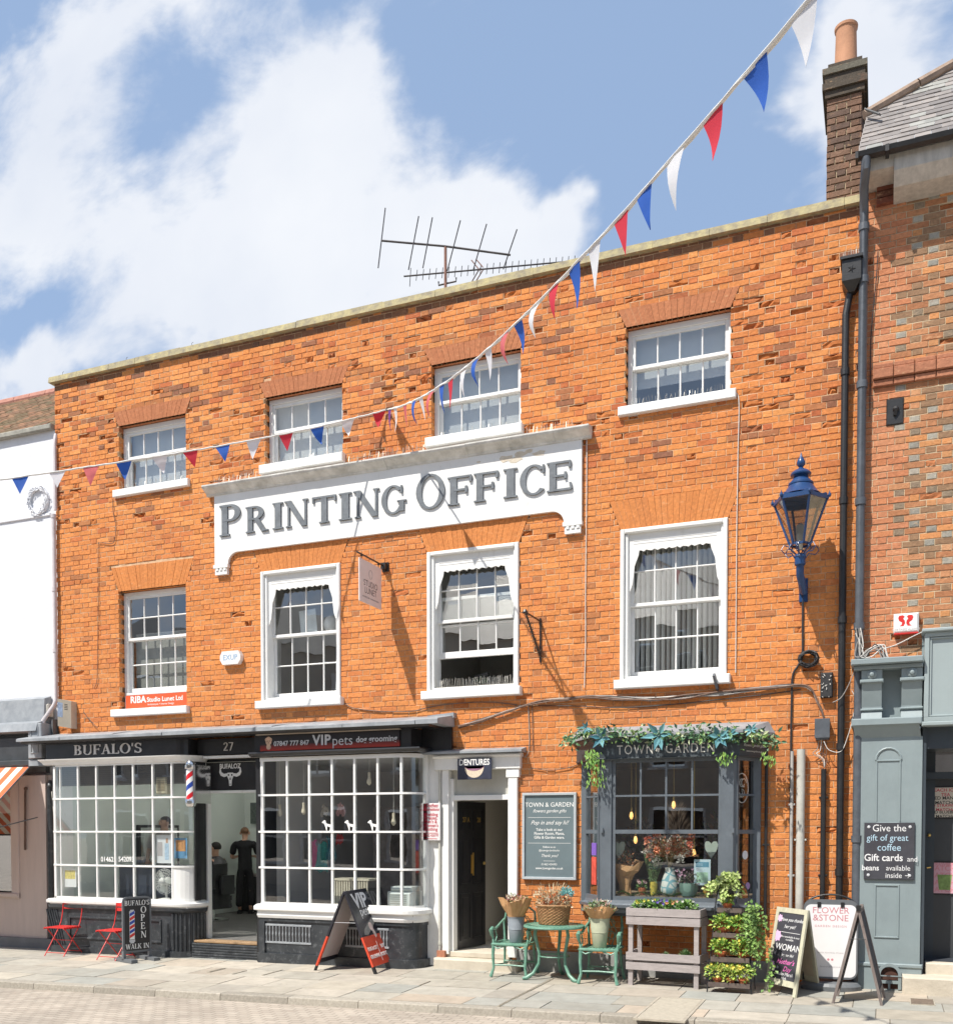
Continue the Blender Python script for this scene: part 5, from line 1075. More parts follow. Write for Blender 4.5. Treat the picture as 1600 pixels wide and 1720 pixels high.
mb = MB(); mb.sph(at(1560, 1403, wy-.03), .022, 8); mb.tube([at(1556, 1458, wy-.03), at(1563, 1457, wy-.03)], .008, 6); obj('door_knob', mb, M_brass, rb)
mb = MB(); st0 = p1-.03
mb.bbox(p1+.06, RX1, -.10, .5, .0, Z(1570, 1618, -.1), .015); mb.bbox(at(1515, 1650, -.42).x, RX1, -.42, -.10, -.1, Z(1560, 1643, -.42), .02); obj('stone_step', mb, M_stone2, rb)
mb = MB(); mb.box(p1+.06, RX1, .05, wy, Z(1570, 1618, -.1), Z(1570, 1618, -.1)+.012); obj('door_mat', mb, mat('mat_dark', (.03, .035, .045), .95), rb)
# cat-flap like iron drain hood in the plinth
t = thing('boot_scraper', 'grey iron arched boot scraper recess at the foot of the grey pilaster', 'boot scraper', (at(1493, 1660, PY-.02).x, PY-.02, .1))
bx_, bz_ = at(1493, 1640, PY-.02).x, Z(1493, 1640, PY-.02)
mb = MB()
for k in range(12):
    a0, a1 = math.radians(180*k/12), math.radians(180*(k+1)/12)
    mb.ext([(bx_+r_*math.cos(a_), PY-.017, bz_+.02+r_*math.sin(a_)) for r_, a_ in ((.13, a0), (.13, a1), (.095, a1), (.095, a0))], (0, -.035, 0))
for s in (-1, 1): mb.box(bx_+s*.095, bx_+s*.13, PY-.052, PY-.017, bz_-.15, bz_+.02)
mb.box(bx_-.095, bx_+.095, PY-.05, PY-.017, bz_-.085, bz_-.05); mb.box(bx_-.012, bx_+.012, PY-.05, PY-.017, bz_-.15, bz_-.085); mb.box(bx_-.16, bx_+.16, PY-.06, PY-.05, bz_+.0, bz_+.012)
obj('frame', mb, M_gwall, t); mb = MB(); mb.box(bx_-.094, bx_+.094, PY-.0165, PY-.0155, bz_-.15, bz_+.10); obj('rusty_back', mb, mat('rust_back', (.07, .03, .02), .9, .5, 20), t)
# ------------------------------------------------------------------ terrace across the street (behind the viewer, seen in the glass)
ob = thing('terrace_opposite', 'cream terrace across the street, seen only as reflections in the shop glass', 'building', (-5, -19, 0))
mb = MB(); wh = []
for k in range(-9, 5):
    for z in (.8, 3.9, 6.3): wh.append((k*3.1-.6, k*3.1+.6+(.6 if z < 1 else 0), z, z+1.8))
slab(mb, -30, 16, -.3, 8.6, -19.3, -19.0, wh); obj('wall', mb, mat('opposite_wall', (.50, .45, .38), .9, .2, .6), ob)
mb = MB(); [mb.box(h[0]+.1, h[1]-.1, -19.16, -19.14, h[2]+.1, h[3]-.1) for h in wh]; obj('window_glass', mb, M_black, ob, kind='stuff')
mb = MB(); [(mb.box(h[0], h[1], -19.08, -19.04, h[2]+.88, h[2]+.94), mb.box(h[0]-.05, h[1]+.05, -19.05, -18.95, h[2]-.1, h[2]), mb.box(h[0], h[0]+.1, -19.1, -19.04, h[2], h[3]), mb.box(h[1]-.1, h[1], -19.1, -19.04, h[2], h[3]), mb.box(h[0]+.55, h[0]+.6, -19.1, -19.05, h[2], h[3])) for h in wh]; obj('window_bars', mb, M_white, ob, kind='stuff')
mb = MB(); mb.ext([(-30, -18.9, 8.6), (-30, -22, 11), (-30, -22, 8.6)], (46, 0, 0)); obj('roof', mb, M_leadd, ob)
# ------------------------------------------------------------------ street furniture on the pavement
def set_at(t, p, rz=0): t.location = p; t.rotation_euler = (0, 0, rz)
M_red = mat('red_enamel', (.62, .035, .03), .35, .1, 8, .1)
def bistro():
    t = thing('bistro_chair', '', 'chair')
    for s in (-1, 1):
        mb = MB(); mb.tube([(s*.185, -.21, 0), (s*.19, .10, .40), (s*.19, .165, .52), (s*.19, .20, .66), (s*.19, .22, .84)], .0085, 8); obj('back_leg', mb, M_red, t)
        mb = MB(); mb.tube([(s*.165, .24, 0), (s*.17, -.17, .435)], .0085, 8); obj('front_leg', mb, M_red, t)
    mb = MB(); mb.tube([(-.17, .20, .045), (.17, .20, .045)], .006, 6); mb.tube([(-.185, -.17, .05), (.185, -.17, .05)], .006, 6); mb.tube([(-.19, .0, .235), (.19, .0, .235)], .006, 6); obj('cross_bar', mb, M_red, t)
    mb = MB()
    for k in range(7): y = -.21+k*.056; mb.box(-.195, .195, y, y+.042, .44, .452)
    mb.box(-.2, -.185, -.21, .17, .425, .44); mb.box(.185, .2, -.21, .17, .425, .44); obj('seat', mb, M_red, t)
    for z0, z1 in ((.715, .765), (.785, .84)):
        mb = MB(); n = 6
        for k in range(n):
            xa, xb = -.2+.4*k/n, -.2+.4*(k+1)/n; f = lambda x: .225+.012*(1-(x/.2)**2)-.015
            mb.add([(xa, f(xa), z0), (xb, f(xb), z0), (xb, f(xb)+.004, z1), (xa, f(xa)+.004, z1), (xa, f(xa)+.008, z0), (xb, f(xb)+.008, z0), (xb, f(xb)+.012, z1), (xa, f(xa)+.012, z1)], [(0, 1, 2, 3), (5, 4, 7, 6), (3, 2, 6, 7), (0, 4, 5, 1)])
        obj('back_slat', mb, M_red, t)
    return t
c1 = bistro(); c2 = copy_tree(c1)
c1['label'] = 'red folding bistro chair, fully visible, nearest the left end of the barber shop'; c2['label'] = 'red folding bistro chair half hidden behind the barber pavement board'
for c in (c1, c2): c['group'] = 'red bistro chairs outside the barber shop'
set_at(c1, G(107, 1604), .05); set_at(c2, G(195, 1611), -.04)
# barber board
p0, p1 = G(206, 1617), G(254, 1611); d = (p1-p0); d.z = 0; wdt = d.length; d.normalize(); n = Vector((d.y, -d.x, 0)); c = (p0+p1)/2
t = thing('barber_board', 'black swing board reading OPEN WALK IN with a barber pole, on the pavement', 'sign', c)
def fr_(p0, d, n, u0): return lambda a, z, dd: tuple(p0+d*a+n*dd+Vector((0, 0, z)))
M_board = mat('board_black', (.018, .018, .02), .4, .2, 4); M_pgrey = mat('plastic_grey', (.13, .14, .15), .5, .1, 6)
mb = MB(); hw = wdt/2; z0, z1 = .13, .97
def rrect(hw, z0, z1, r, k=5, bottom=True):
    P = []
    for cx_, cz_, a0 in ((hw-r, z1-r, 0), (-hw+r, z1-r, 90), (-hw+r, z0+r, 180), (hw-r, z0+r, 270)):
        if not bottom and a0 >= 180: P.append((cx_+(-r if a0 == 180 else r), z0)); continue
        for i in range(k+1): A = math.radians(a0+90*i/k); P.append((cx_+r*math.cos(A), cz_+r*math.sin(A)))
    return P
mb.ext([c+d*a+n*.015+Vector((0, 0, z)) for a, z in rrect(hw, z0, z1, .07)], n*-.03); obj('frame', mb, M_pgrey, t)
mb = MB(); mb.ext([c+d*a+n*.018+Vector((0, 0, z)) for a, z in rrect(hw-.03, z0+.03, z1-.03, .05)], n*-.036); pn = obj('panel', mb, M_board, t)
mb = MB(); mb.ext([c+d*a+n*q+Vector((0, 0, z)) for a, q, z in ((-.33, .22, 0), (-.33, -.22, 0), (-.30, -.2, .07), (-.30, .2, .07))], d*.5) if False else None
for s in (-1, 1):
    mb.obox(c+d*(s*(hw-.05))+Vector((0, 0, .025)), (n, d, Vector((0, 0, 1))), .27, .05, .025)
    mb.obox(c+d*(s*(hw-.02))+Vector((0, 0, .09)), (n, d, Vector((0, 0, 1))), .03, .02, .07)
obj('base', mb, M_pgrey, t)
bfr = lambda a, z, dd: tuple(c+d*a+n*(.018+dd)+Vector((0, 0, z)))
M_wl = mat('white_letter', (.80, .80, .78), .6, .05, 5)
serif('lettering', "BUFALO'S", M_wl, pn, -.20, .20, .84, .075, 0, .002, bfr); serif('lettering', 'WALK IN', M_wl, pn, -.19, .19, .185, .075, 0, .002, bfr)
for ch_, z in zip('OPEN', (.72, .60, .475, .345)): mb = MB(); glyph(mb, ch_, .055, z, .10, 0, .002, 1, bfr); obj('lettering', mb, M_wl, pn)
bp = MB(); r_ = lambda x0, x1, z0, z1, e=.0: bp.ext([bfr(x0, z0, .004+e), bfr(x1, z0, .004+e), bfr(x1, z1, .004+e), bfr(x0, z1, .004+e)], tuple(-n*.004))
r_(-.125, -.045, .33, .72); obj('painted_pole', bp, M_wl, pn)
for colr, off in ((M_red, 0), (mat('pole_blue', (.03, .07, .40), .5), .065)):
    bp = MB()
    for k in range(3):
        z = .35+off+k*.13
        bp.ext([bfr(-.123, z, .0055), bfr(-.047, z+.04, .0055), bfr(-.047, z+.085, .0055), bfr(-.123, z+.045, .0055)], tuple(-n*.001))
    obj('stripe', bp, colr, pn, kind='stuff')
bp = MB(); 
for z in (.29, .72): r_(-.13, -.04, z, z+.035, .001); r_(-.115, -.055, z+(.035 if z > .5 else -.02), z+(.055 if z > .5 else 0), .001)
obj('painted_cap', bp, M_silver, pn)
# dog groomer's A board
A_, B_, C_, D_ = G(528, 1631), G(566, 1620), G(630, 1637), G(663, 1625)
t = thing('grooming_board', 'tall black and red A-board for the dog groomer standing open on the pavement', 'sign', (A_+C_)/2)
H1 = (A_+C_)/2+Vector((0, 0, 1.10)); H2 = (B_+D_)/2+Vector((0, 0, 1.10)); M_abk = mat('aboard_black', (.022, .022, .03), .35, .2, 5); M_ared = mat('aboard_red', (.62, .07, .03), .4, .1, 5)
def aboard_side(Pn, Pf, side, t, colb=True):
    rt = (Pf-Pn).normalized(); up = (((H1-Pn)+(H2-Pf))/2).normalized(); nn = rt.cross(up); nn = nn if nn.dot(side) > 0 else -nn
    L_ = ((H1-Pn)+(H2-Pf)).length/2; W_ = (Pf-Pn).length
    F = lambda a, b, e: tuple(Pn+rt*a+up*b+nn*e)
    def q(mb, a0, a1, b0, b1, e0, e1): mb.ext([F(a0, b0, e1), F(a1, b0, e1), F(a1, b1, e1), F(a0, b1, e1)], tuple(nn*(e0-e1)))
    return F, q, L_, W_, rt, up, nn
F, q, L_, W_, rt, up, nn = aboard_side(C_, D_, Vector((1, 0, 0)), t)
for a0 in (0, W_-.045):
    mb = MB(); q(mb, a0, a0+.045, 0, .10, -.02, .015); obj('leg', mb, M_board, t)
mb = MB(); q(mb, 0, W_, .10, L_*.44, -.012, .016); obj('front_panel_red', mb, M_ared, t); mb = MB(); q(mb, 0, W_, L_*.44, L_, -.012, .016); pk = obj('front_panel', mb, M_abk, t)
tp = lambda a, b: Vector(F(a, b, .0165))
rr_ = rt if rt.cross(up).dot(nn) > 0 else -rt
text('lettering', 'VIP', M_silver, pk, tp(W_*.5, L_*.86), .30, right=rr_, up=up, bold=.025, ext=.001, sx=1.0); text('lettering', 'pets', M_silver, pk, tp(W_*.55, L_*.73), .19, right=rr_, up=up, bold=-.01, ext=.001)
text('lettering', 'DOG & CAT\nGROOMING', M_wl, pk, tp(W_*.27, L_*.24), .075, right=rr_, up=up, bold=.015, ext=.001, sx=.72, ls=1.5); text('lettering', 'DOG\nBOUTIQUE', M_wl, pk, tp(W_*.76, L_*.24), .075, right=rr_, up=up, bold=.015, ext=.001, sx=.72, ls=1.5)
mb = MB(); q(mb, W_*.53, W_*.54, L_*.12, L_*.36, .016, .0175); obj('divider', mb, M_wl, pk)
mb = MB(); mb.ext([F(W_*.15, L_*.46, .0175), F(W_*.3, L_*.45, .0175), F(W_*.98, L_*.62, .0175), F(W_*.98, L_*.68, .0175), F(W_*.8, L_*.66, .0175), F(W_*.2, L_*.52, .0175)], tuple(nn*-.001)); obj('grey_dog_picture', mb, mat('picture_grey', (.20, .20, .19), .6, .4, 30), pk)
mb = MB(); mb.ext([F(W_*(.55+.09*math.cos(k*.7)), L_*(.54+.055*math.sin(k*.7)), .0185) for k in range(9)], tuple(nn*-.001)); mb.ext([F(W_*.5, L_*.52, .0182), F(W_*.62, L_*.52, .0182), F(W_*.68, L_*.42, .0182), F(W_*.6, L_*.40, .0182)], tuple(nn*-.001)); obj('white_dog_picture', mb, mat('picture_pale', (.60, .48, .44), .6, .3, 30), pk)
F, q, L_, W_, rt, up, nn = aboard_side(A_, B_, Vector((-1, 0, 0)), t)
mb = MB(); q(mb, 0, .04, 0.08, L_*.44, -.012, .016); obj('side_red', mb, M_ared, t); mb = MB(); q(mb, 0, .04, L_*.44, L_, -.012, .016); q(mb, .04, W_, .12, .19, -.012, .016); q(mb, W_-.04, W_, 0, L_, -.013, .014); q(mb, .04, W_, L_-.04, L_, -.011, .015); obj('back_frame', mb, M_abk, t)
mb = MB(); q(mb, 0, .04, 0, .08, -.012, .014); obj('leg', mb, M_board, t)
mb = MB(); q(mb, .04, W_-.04, .19, L_-.04, -.008, .012); obj('back_panel', mb, mat('aboard_inside', (.50, .46, .46), .7, .05, 3), t)
mb = MB(); mb.bar(Vector(F(.02, L_*.62, -.01)), C_+(H1-C_)*.62, .006); obj('stay', mb, M_silver, t)
# ---- cast garden table and chairs
M_gr = mat('green_cast', (.085, .22, .155), .42, .2, 14, .4, col2=(.19, .36, .27)); M_grd = M_gr
def garden_chair():
    t = thing('garden_chair', '', 'chair'); zs = .42
    mb = MB()
    n = 10
    for k in range(n): x = -.21+.42*(k+.5)/n; mb.box(x-.014, x+.014, -.21, .19, zs, zs+.014)
    mb.tube([(-.235, -.22, zs+.005), (0, -.24, zs+.005), (.235, -.22, zs+.005), (.23, .2, zs+.005), (-.23, .2, zs+.005), (-.235, -.22, zs+.005)], .02, 8); obj('seat', mb, M_gr, t, smooth=True)
    for s in (-1, 1):
        mb = MB(); mb.tube([(s*.22, -.21, zs), (s*.225, -.225, .28), (s*.215, -.22, .12), (s*.245, -.25, 0)], [.026, .021, .018, .024], 8); mb.tube([(s*.215, -.22, zs-.02), (s*.16, -.225, zs-.05), (s*.06, -.225, zs-.015)], .011, 6); obj('leg', mb, M_gr, t, smooth=True)
        mb = MB(); mb.tube([(s*.20, .19, zs), (s*.21, .21, .2), (s*.24, .27, 0)], [.02, .016, .02], 8); obj('leg', mb, M_gr, t, smooth=True)
        mb = MB(); mb.tube([(s*.215, .20, zs+.30), (s*.235, .10, zs+.25), (s*.25, -.05, zs+.19), (s*.255, -.17, zs+.21), (s*.255, -.215, zs+.185), (s*.25, -.205, zs+.13), (s*.24, -.17, zs+.08), (s*.23, -.19, zs+.01)], [.014, .015, .018, .024, .03, .022, .015, .015], 8); mb.tube([(s*.24, -.08, zs+.17), (s*.24, -.02, zs+.09), (s*.235, -.10, zs+.03)], .009, 6); obj('armrest', mb, M_gr, t, smooth=True)
        mb = MB(); mb.tube([(s*.20, .19, zs), (s*.22, .22, zs+.25), (s*.20, .25, zs+.40), (s*.10, .27, zs+.47)], [.018, .016, .015, .014], 8); obj('back_post', mb, M_gr, t, smooth=True)
    mb = MB(); mb.tube([(-.10, .27, zs+.47), (0, .275, zs+.50), (.10, .27, zs+.47)], .016, 8)
    for x in (-.11, -.055, 0, .055, .11): mb.tube([(x*.8, .2, zs+.02), (x*1.3, .23, zs+.2), (x*.5, .255, zs+.36), (x*1.0, .27, zs+.47)], .007, 6)
    for k in range(4): mb.tube([(.05*math.cos(a*.785)+(.07 if k % 2 else -.07), .225+.015*(k > 1), zs+.15+.15*(k > 1)+.05*math.sin(a*.785)) for a in range(9)], .006, 5)
    obj('back_scrollwork', mb, M_gr, t, smooth=True)
    mb = MB(); mb.tube([(-.22, -.22, .15), (0, -.20, .155), (.22, -.22, .15)], .012, 6); mb.tube([(-.22, .21, .16), (.22, .21, .16)], .01, 6)
    for s in (-1, 1): mb.tube([(s*.22, -.22, .15), (s*.10, 0, .16), (s*.215, .21, .16)], .009, 6)
    obj('stretcher', mb, M_gr, t, smooth=True)
    return t
g1 = garden_chair(); g2 = copy_tree(g1); g1['label'] = 'green cast metal garden chair left of the table, holding the grey bucket'; g2['label'] = 'green cast metal garden chair right of the table, holding the pale green bucket'
for g in (g1, g2): g['group'] = 'green garden chairs outside the florist'
def mid(*ps): 
    v_ = Vector((0, 0, 0))
    for p in ps: v_ += p
    return v_/len(ps)
gc1 = mid(G(824, 1641), G(885, 1644)); gc1.y += .22; gc1.z = gz(gc1.x, gc1.y); set_at(g1, gc1, .03)
gc2 = mid(G(971, 1652), G(1034, 1656)); gc2.y += .22; gc2.z = gz(gc2.x, gc2.y); set_at(g2, gc2, .06)
tcn_ = mid(G(884, 1644), G(968, 1651)); tcn_.y += .12; tcn_.z = gz(tcn_.x, tcn_.y)
t = thing('garden_table', 'round green cast metal table between two matching garden chairs', 'table', tcn_); TZ = tcn_.z+.70
mb = MB(); mb.lathe((tcn_.x, tcn_.y, TZ-.035), [(.02, .02), (.36, .02), (.385, 0), (.395, .012), (.39, .03), (.37, .035), (.02, .037)], 36)
for k in range(48): A = 6.283*k/48; mb.bar((tcn_.x+.31*math.cos(A), tcn_.y+.31*math.sin(A), TZ+.001), (tcn_.x+.375*math.cos(A+.05), tcn_.y+.375*math.sin(A+.05), TZ+.001), .012, .008)
obj('tabletop', mb, M_gr, t, smooth=True)
for k, A in enumerate((-152, -28, 90)):
    A = math.radians(A); f = lambda r, z: (tcn_.x+r*math.cos(A), tcn_.y+r*math.sin(A), tcn_.z+z)
    mb = MB(); mb.tube([f(.23, .665), f(.25, .58), f(.22, .45), f(.19, .33), f(.20, .2), f(.27, .08), f(.36, .02), f(.41, .015)], [.022, .024, .022, .02, .019, .022, .026, .02], 8); obj('leg', mb, M_gr, t, smooth=True)
mb = MB(); mb.tube([(tcn_.x+.19*math.cos(6.283*k/18), tcn_.y+.19*math.sin(6.283*k/18), tcn_.z+.30) for k in range(19)], .009, 6); obj('ring_brace', mb, M_gr, t, smooth=True)
# buckets, bouquets, basket
def flowers(mb, c, rx, ry, rz, n, cols, size=.03, seed=1, up=.6):
    rr = random.Random(seed); c = Vector(c)
    for _ in range(n):
        v_ = Vector((rr.gauss(0, 1), rr.gauss(0, 1), abs(rr.gauss(0, 1)))).normalized(); r = rr.uniform(.4, 1)
        p = c+Vector((v_.x*rx*r, v_.y*ry*r, v_.z*rz*r)); d = (v_+Vector((rr.uniform(-.7, .7), rr.uniform(-.7, .3), up*rr.random()))).normalized(); cl = rr.choice(cols); k = rr.uniform(.8, 1.25)
        mb.leaf(p, d, Vector((rr.uniform(-1, 1), -1, rr.uniform(-1, 1))), size*rr.uniform(.7, 1.4), size*rr.uniform(.35, .7), tuple(q*k for q in cl))
def stems(mb, c, top, n, rx, col, seed=1, r=.0018):
    rr = random.Random(seed)
    for _ in range(n):
        a = rr.uniform(0, 6.283); q = rr.uniform(.2, 1); mb.tube([Vector(c), Vector(c)+Vector((rx*q*math.cos(a)*.5, rx*q*math.sin(a)*.4, top*.5)), Vector(c)+Vector((rx*q*math.cos(a), rx*q*math.sin(a), top*rr.uniform(.7, 1)))], r, 3, col)
def rose(mb, c, r, col, seed=0):
    rr = random.Random(seed); c = Vector(c)
    for k in range(14):
        v_ = Vector((rr.gauss(0, 1), -abs(rr.gauss(0, .8)), rr.gauss(0, 1)+.3)).normalized(); g = rr.uniform(.6, 1.2); mb.leaf(c+v_*r*.25, v_, Vector((rr.uniform(-1, 1), rr.uniform(-1, 1), 1)), r*.9, r*.9, tuple(q*g for q in col), .4)
M_kraft = mat('kraft_paper', (.46, .25, .11), .8, .12, 12, .5, col2=(.56, .33, .16)); M_fl = mat('petal', (1, 1, 1), .7, .15, 30, attr=True)
def bucket(c, h, r0, r1, m, label, paper, plabel, cols, seed):
    t = thing('flower_bucket', label, 'bucket', c)
    mb = MB(); mb.lathe(c, [(r0*.96, 0), (r0, .004), (r0+(r1-r0)*.5, h*.5), (r0+(r1-r0)*.52+.004, h*.51), (r0+(r1-r0)*.54, h*.53), (r0+(r1-r0)*.72+.004, h*.72), (r0+(r1-r0)*.74, h*.74), (r1, h-.008), (r1+.007, h-.004), (r1+.006, h), (r1-.006, h-.002), (r1-.02, h*.6)], 28); obj('body', mb, m, t, smooth=True)
    t2 = thing('bouquet', plabel, 'bouquet', (c[0], c[1], c[2]+h)); rr = random.Random(seed); zz = c[2]+h-.02
    mb = MB(); n = 40; prof = [(r1*.85, 0), (r1*1.0, .05), (r1*1.5, .16), (r1*1.8, .25)] if paper else [(r1*.9, 0), (r1*1.2, .06), (r1*1.5, .12), (r1*1.65, .16)]
    vs = []; fs = []
    for k, (r, z) in enumerate(prof):
        for j in range(n): A = 6.283*j/n; w_ = 1+.05*k*math.sin(A*5+seed)+.03*k*rr.uniform(-1, 1); vs.append((c[0]+r*w_*math.cos(A), c[1]+r*w_*math.sin(A), zz+z*(1+.12*math.sin(A*3+seed)*(k == 3))))
    for k in range(len(prof)-1):
        for j in range(n): fs.append((k*n+j, k*n+(j+1) % n, (k+1)*n+(j+1) % n, (k+1)*n+j))
    mb.add(vs, fs); obj('paper_wrap', mb, M_kraft, t2, smooth=False)
    mb = MB(); flowers(mb, (c[0], c[1], zz+(.18 if paper else .11)), r1*1.65, r1*1.4, .13, 260, cols, .035, seed); [rose(mb, (c[0]+rr.uniform(-.1, .1), c[1]-.08+rr.uniform(-.05, .05), zz+(.25 if paper else .18)+rr.uniform(0, .04)), .035, rr.choice(cols[:3]), seed+k) for k in range(6)]
    obj('flowers', mb, M_fl, t2)
s1 = Vector((gc1.x+.02, gc1.y+.0, gc1.z+.4345)); s2 = Vector((gc2.x-.02, gc2.y-.02, gc2.z+.4345))
bucket(s1, .34, .085, .115, mat('zinc_grey', (.25, .28, .31), .5, .12, 6, .2), 'blue-grey metal flower bucket on the left green garden chair', True, 'wrapped bouquet in brown paper standing in the blue-grey bucket', [(.62, .45, .30), (.60, .20, .22), (.66, .60, .48), (.22, .30, .12), (.55, .50, .25)], 3)
bucket(s2, .37, .085, .125, mat('pale_green_metal', (.42, .44, .31), .5, .1, 6, .2), 'pale sage green metal flower bucket on the right green garden chair', False, 'low bouquet in brown paper standing in the sage green bucket', [(.60, .42, .34), (.64, .60, .50), (.20, .32, .14), (.28, .40, .22)], 5)
bc = (tcn_.x-.01, tcn_.y, TZ+.006)
t = thing('wicker_basket', 'brown wicker basket on the round green table', 'basket', bc)
mb = MB(); n = 44; rows_ = 13
def wick():
    vs, fs = [], []
    for k in range(rows_*2+1):
        z = .24*k/(rows_*2); r = .185+.035*k/(rows_*2)+(.007 if k % 2 else 0)
        for j in range(n): vs.append((bc[0]+(r+(.006 if (j+k//2) % 2 else -.004))*math.cos(6.283*j/n)*1.0, bc[1]+(r+(.006 if (j+k//2) % 2 else -.004))*math.sin(6.283*j/n)*.8, bc[2]+z))
    for k in range(rows_*2):
        for j in range(n): fs.append((k*n+j, k*n+(j+1) % n, (k+1)*n+(j+1) % n, (k+1)*n+j))
    return vs, fs
mb.add(*wick()); obj('body', mb, mat('wicker', (.26, .12, .05), .8, .4, 30, .8, col2=(.46, .27, .13)), t); mb = MB(); mb.tube([(bc[0]+.225*math.cos(6.283*j/24), bc[1]+.18*math.sin(6.283*j/24), bc[2]+.245) for j in range(25)], .014, 8); obj('rim', mb, MATS['wicker'], t)
mb = MB(); cs = [(.66, .52, .36), (.60, .40, .22), (.70, .62, .50), (.62, .16, .05), (.50, .42, .24)]
flowers(mb, (bc[0], bc[1], bc[2]+.22), .24, .17, .20, 700, cs, .04, 9); stems(mb, (bc[0], bc[1], bc[2]+.2), .34, 60, .25, (.50, .40, .24), 3)
flowers(mb, (bc[0]+.17, bc[1], bc[2]+.36), .09, .07, .12, 160, [(.20, .48, .50), (.34, .60, .58)], .04, 12); flowers(mb, (bc[0]-.2, bc[1], bc[2]+.33), .07, .07, .12, 70, [(.68, .58, .40)], .03, 14)
for k in range(6): rose(mb, (bc[0]-.16+.06*k, bc[1]-.12, bc[2]+.28+.02*(k % 3)), .032, cs[k % 4], 40+k)
o = obj('dried_flowers', mb, M_fl); o['label'] = 'dried cream, orange and teal flowers filling the wicker basket'; o['category'] = 'flowers'
# ---- grey wooden planter stand
q0, q1 = G(1059, 1655), G(1169, 1662); d = q1-q0; d.z = 0; W_ = d.length; d.normalize(); nb_ = Vector((-d.y, d.x, 0)); DP = .38
t = thing('wooden_planter', 'grey painted two-tier wooden planter stand against the florist wall', 'planter', (q0+q1)/2)
PF = lambda a, b, z: q0+d*a+nb_*b+Vector((0, 0, z))
def pbox(mb, a0, a1, b0, b1, z0, z1): mb.obox(PF((a0+a1)/2, (b0+b1)/2, (z0+z1)/2), (d, nb_, Vector((0, 0, 1))), abs(a1-a0)/2, abs(b1-b0)/2, abs(z1-z0)/2)
for a in (0, W_):
    for b in (0, DP): mb = MB(); pbox(mb, a-.028, a+.028, b-.02, b+.02, 0 if b == 0 else .0, .86); obj('leg', mb, M_wood, t)
for z0, z1, nm in ((.965, .86, 'top_box'), (.0, .0, '')):
    pass
mb = MB()
for z in (.755, .86): pbox(mb, -.05, W_+.05, -.046, -.024, z, z+.095); pbox(mb, -.05, W_+.05, DP+.024, DP+.046, z, z+.095); pbox(mb, -.052, -.03, -.022, DP+.022, z, z+.095); pbox(mb, W_+.03, W_+.052, -.022, DP+.022, z, z+.095)
pbox(mb, -.028, W_+.028, -.02, DP+.02, .76, .78); obj('top_box', mb, M_wood, t)
mb = MB()
for z in (.20, .32): pbox(mb, -.05, W_+.05, -.046, -.024, z, z+.09); pbox(mb, -.052, -.03, -.022, DP+.022, z, z+.09); pbox(mb, W_+.03, W_+.052, -.022, DP+.022, z, z+.09)
for k in range(5): pbox(mb, -.028, W_+.028, .0+.08*k, .06+.08*k, .30, .315)
obj('lower_shelf', mb, M_wood, t)
mb = MB(); pbox(mb, -.02, W_+.02, .0, DP, .80, .93); o = obj('compost', mb, mat('compost', (.05, .035, .025), .95), t)
gcols = [(.09, .20, .04), (.14, .27, .06), (.06, .14, .035), (.20, .32, .09)]
def plant(name, label, c, rx, ry, rz, n, cols, size, seed, fl=None, nf=0, grp=None, par=None):
    mb = MB(); rr = random.Random(seed); c = Vector(c)
    for _ in range(n):
        v_ = Vector((rr.gauss(0, 1), rr.gauss(0, 1), rr.gauss(0, .8)+.5)).normalized(); r = rr.uniform(.25, 1)**.7
        p = c+Vector((v_.x*rx*r, v_.y*ry*r, v_.z*rz*r)); dd = (v_+Vector((rr.uniform(-.8, .8), rr.uniform(-.8, .8), rr.uniform(-.7, .5)))).normalized(); cl = rr.choice(cols); k = rr.uniform(.75, 1.25)
        mb.leaf(p, dd, (rr.uniform(-1, 1), -.7, 1), size*rr.uniform(.6, 1.3), size*rr.uniform(.4, .75), tuple(q*k for q in cl))
    for k in range(nf):
        v_ = Vector((rr.uniform(-1, 1)*rx, rr.uniform(-1, .3)*ry, rz*rr.uniform(.6, 1.1))); cl = rr.choice(fl)
        for a in range(5): mb.leaf(c+v_, (math.cos(a*1.257), -.5, math.sin(a*1.257)), (0, -1, 0), .022, .022, cl)
    o = obj(name, mb, M_leaf, par)
    if par is None: o['label'] = label; o['category'] = 'plant'
    if grp: o['group'] = grp
    return o
for k, (a, fl, lab) in enumerate(((.14, [(.66, .60, .10), (.62, .62, .55)], 'yellow pansies at the left end of the planter top'), (.36, [(.22, .14, .60), (.30, .20, .65)], 'purple pansies second from the left in the planter top'), (.58, [(.70, .36, .16), (.62, .40, .30)], 'peach pansies in the middle right of the planter top'), (.80, [(.60, .60, .55), (.2, .15, .5)], 'leafy green bedding plants at the right end of the planter top'))):
    p = PF(W_*(a+.02), .10, .955); plant('bedding_plant', lab, p, .13, .12, .09, 240, gcols, .05, 20+k, fl, 9 if k < 3 else 3)
for a, lab, s_ in ((.42, 'small dark green sempervivum on the planter lower shelf', .05), (.72, 'larger spiky grey-green succulent on the planter lower shelf', .09)):
    p = PF(W_*a+.06, .12, .33); mb = MB(); rr = random.Random(3)
    for k in range(60):
        A = k*2.4; el = .15+1.3*(k/60); dd = Vector((math.cos(A)*math.cos(el), math.sin(A)*math.cos(el), math.sin(el))); mb.leaf(p+Vector((0, 0, .03)), dd, (0, 0, 1), s_*rr.uniform(1, 1.5), s_*.4, lerp3((.10, .20, .09), (.25, .36, .16), rr.random()), .1)
    mb.lathe(p-Vector((0, 0, .01)), [(.05, 0), (.065, .05), (.05, .05)], 12, (.2, .08, .04)); o = obj('succulent', mb, M_leaf); o['label'] = lab; o['category'] = 'plant'
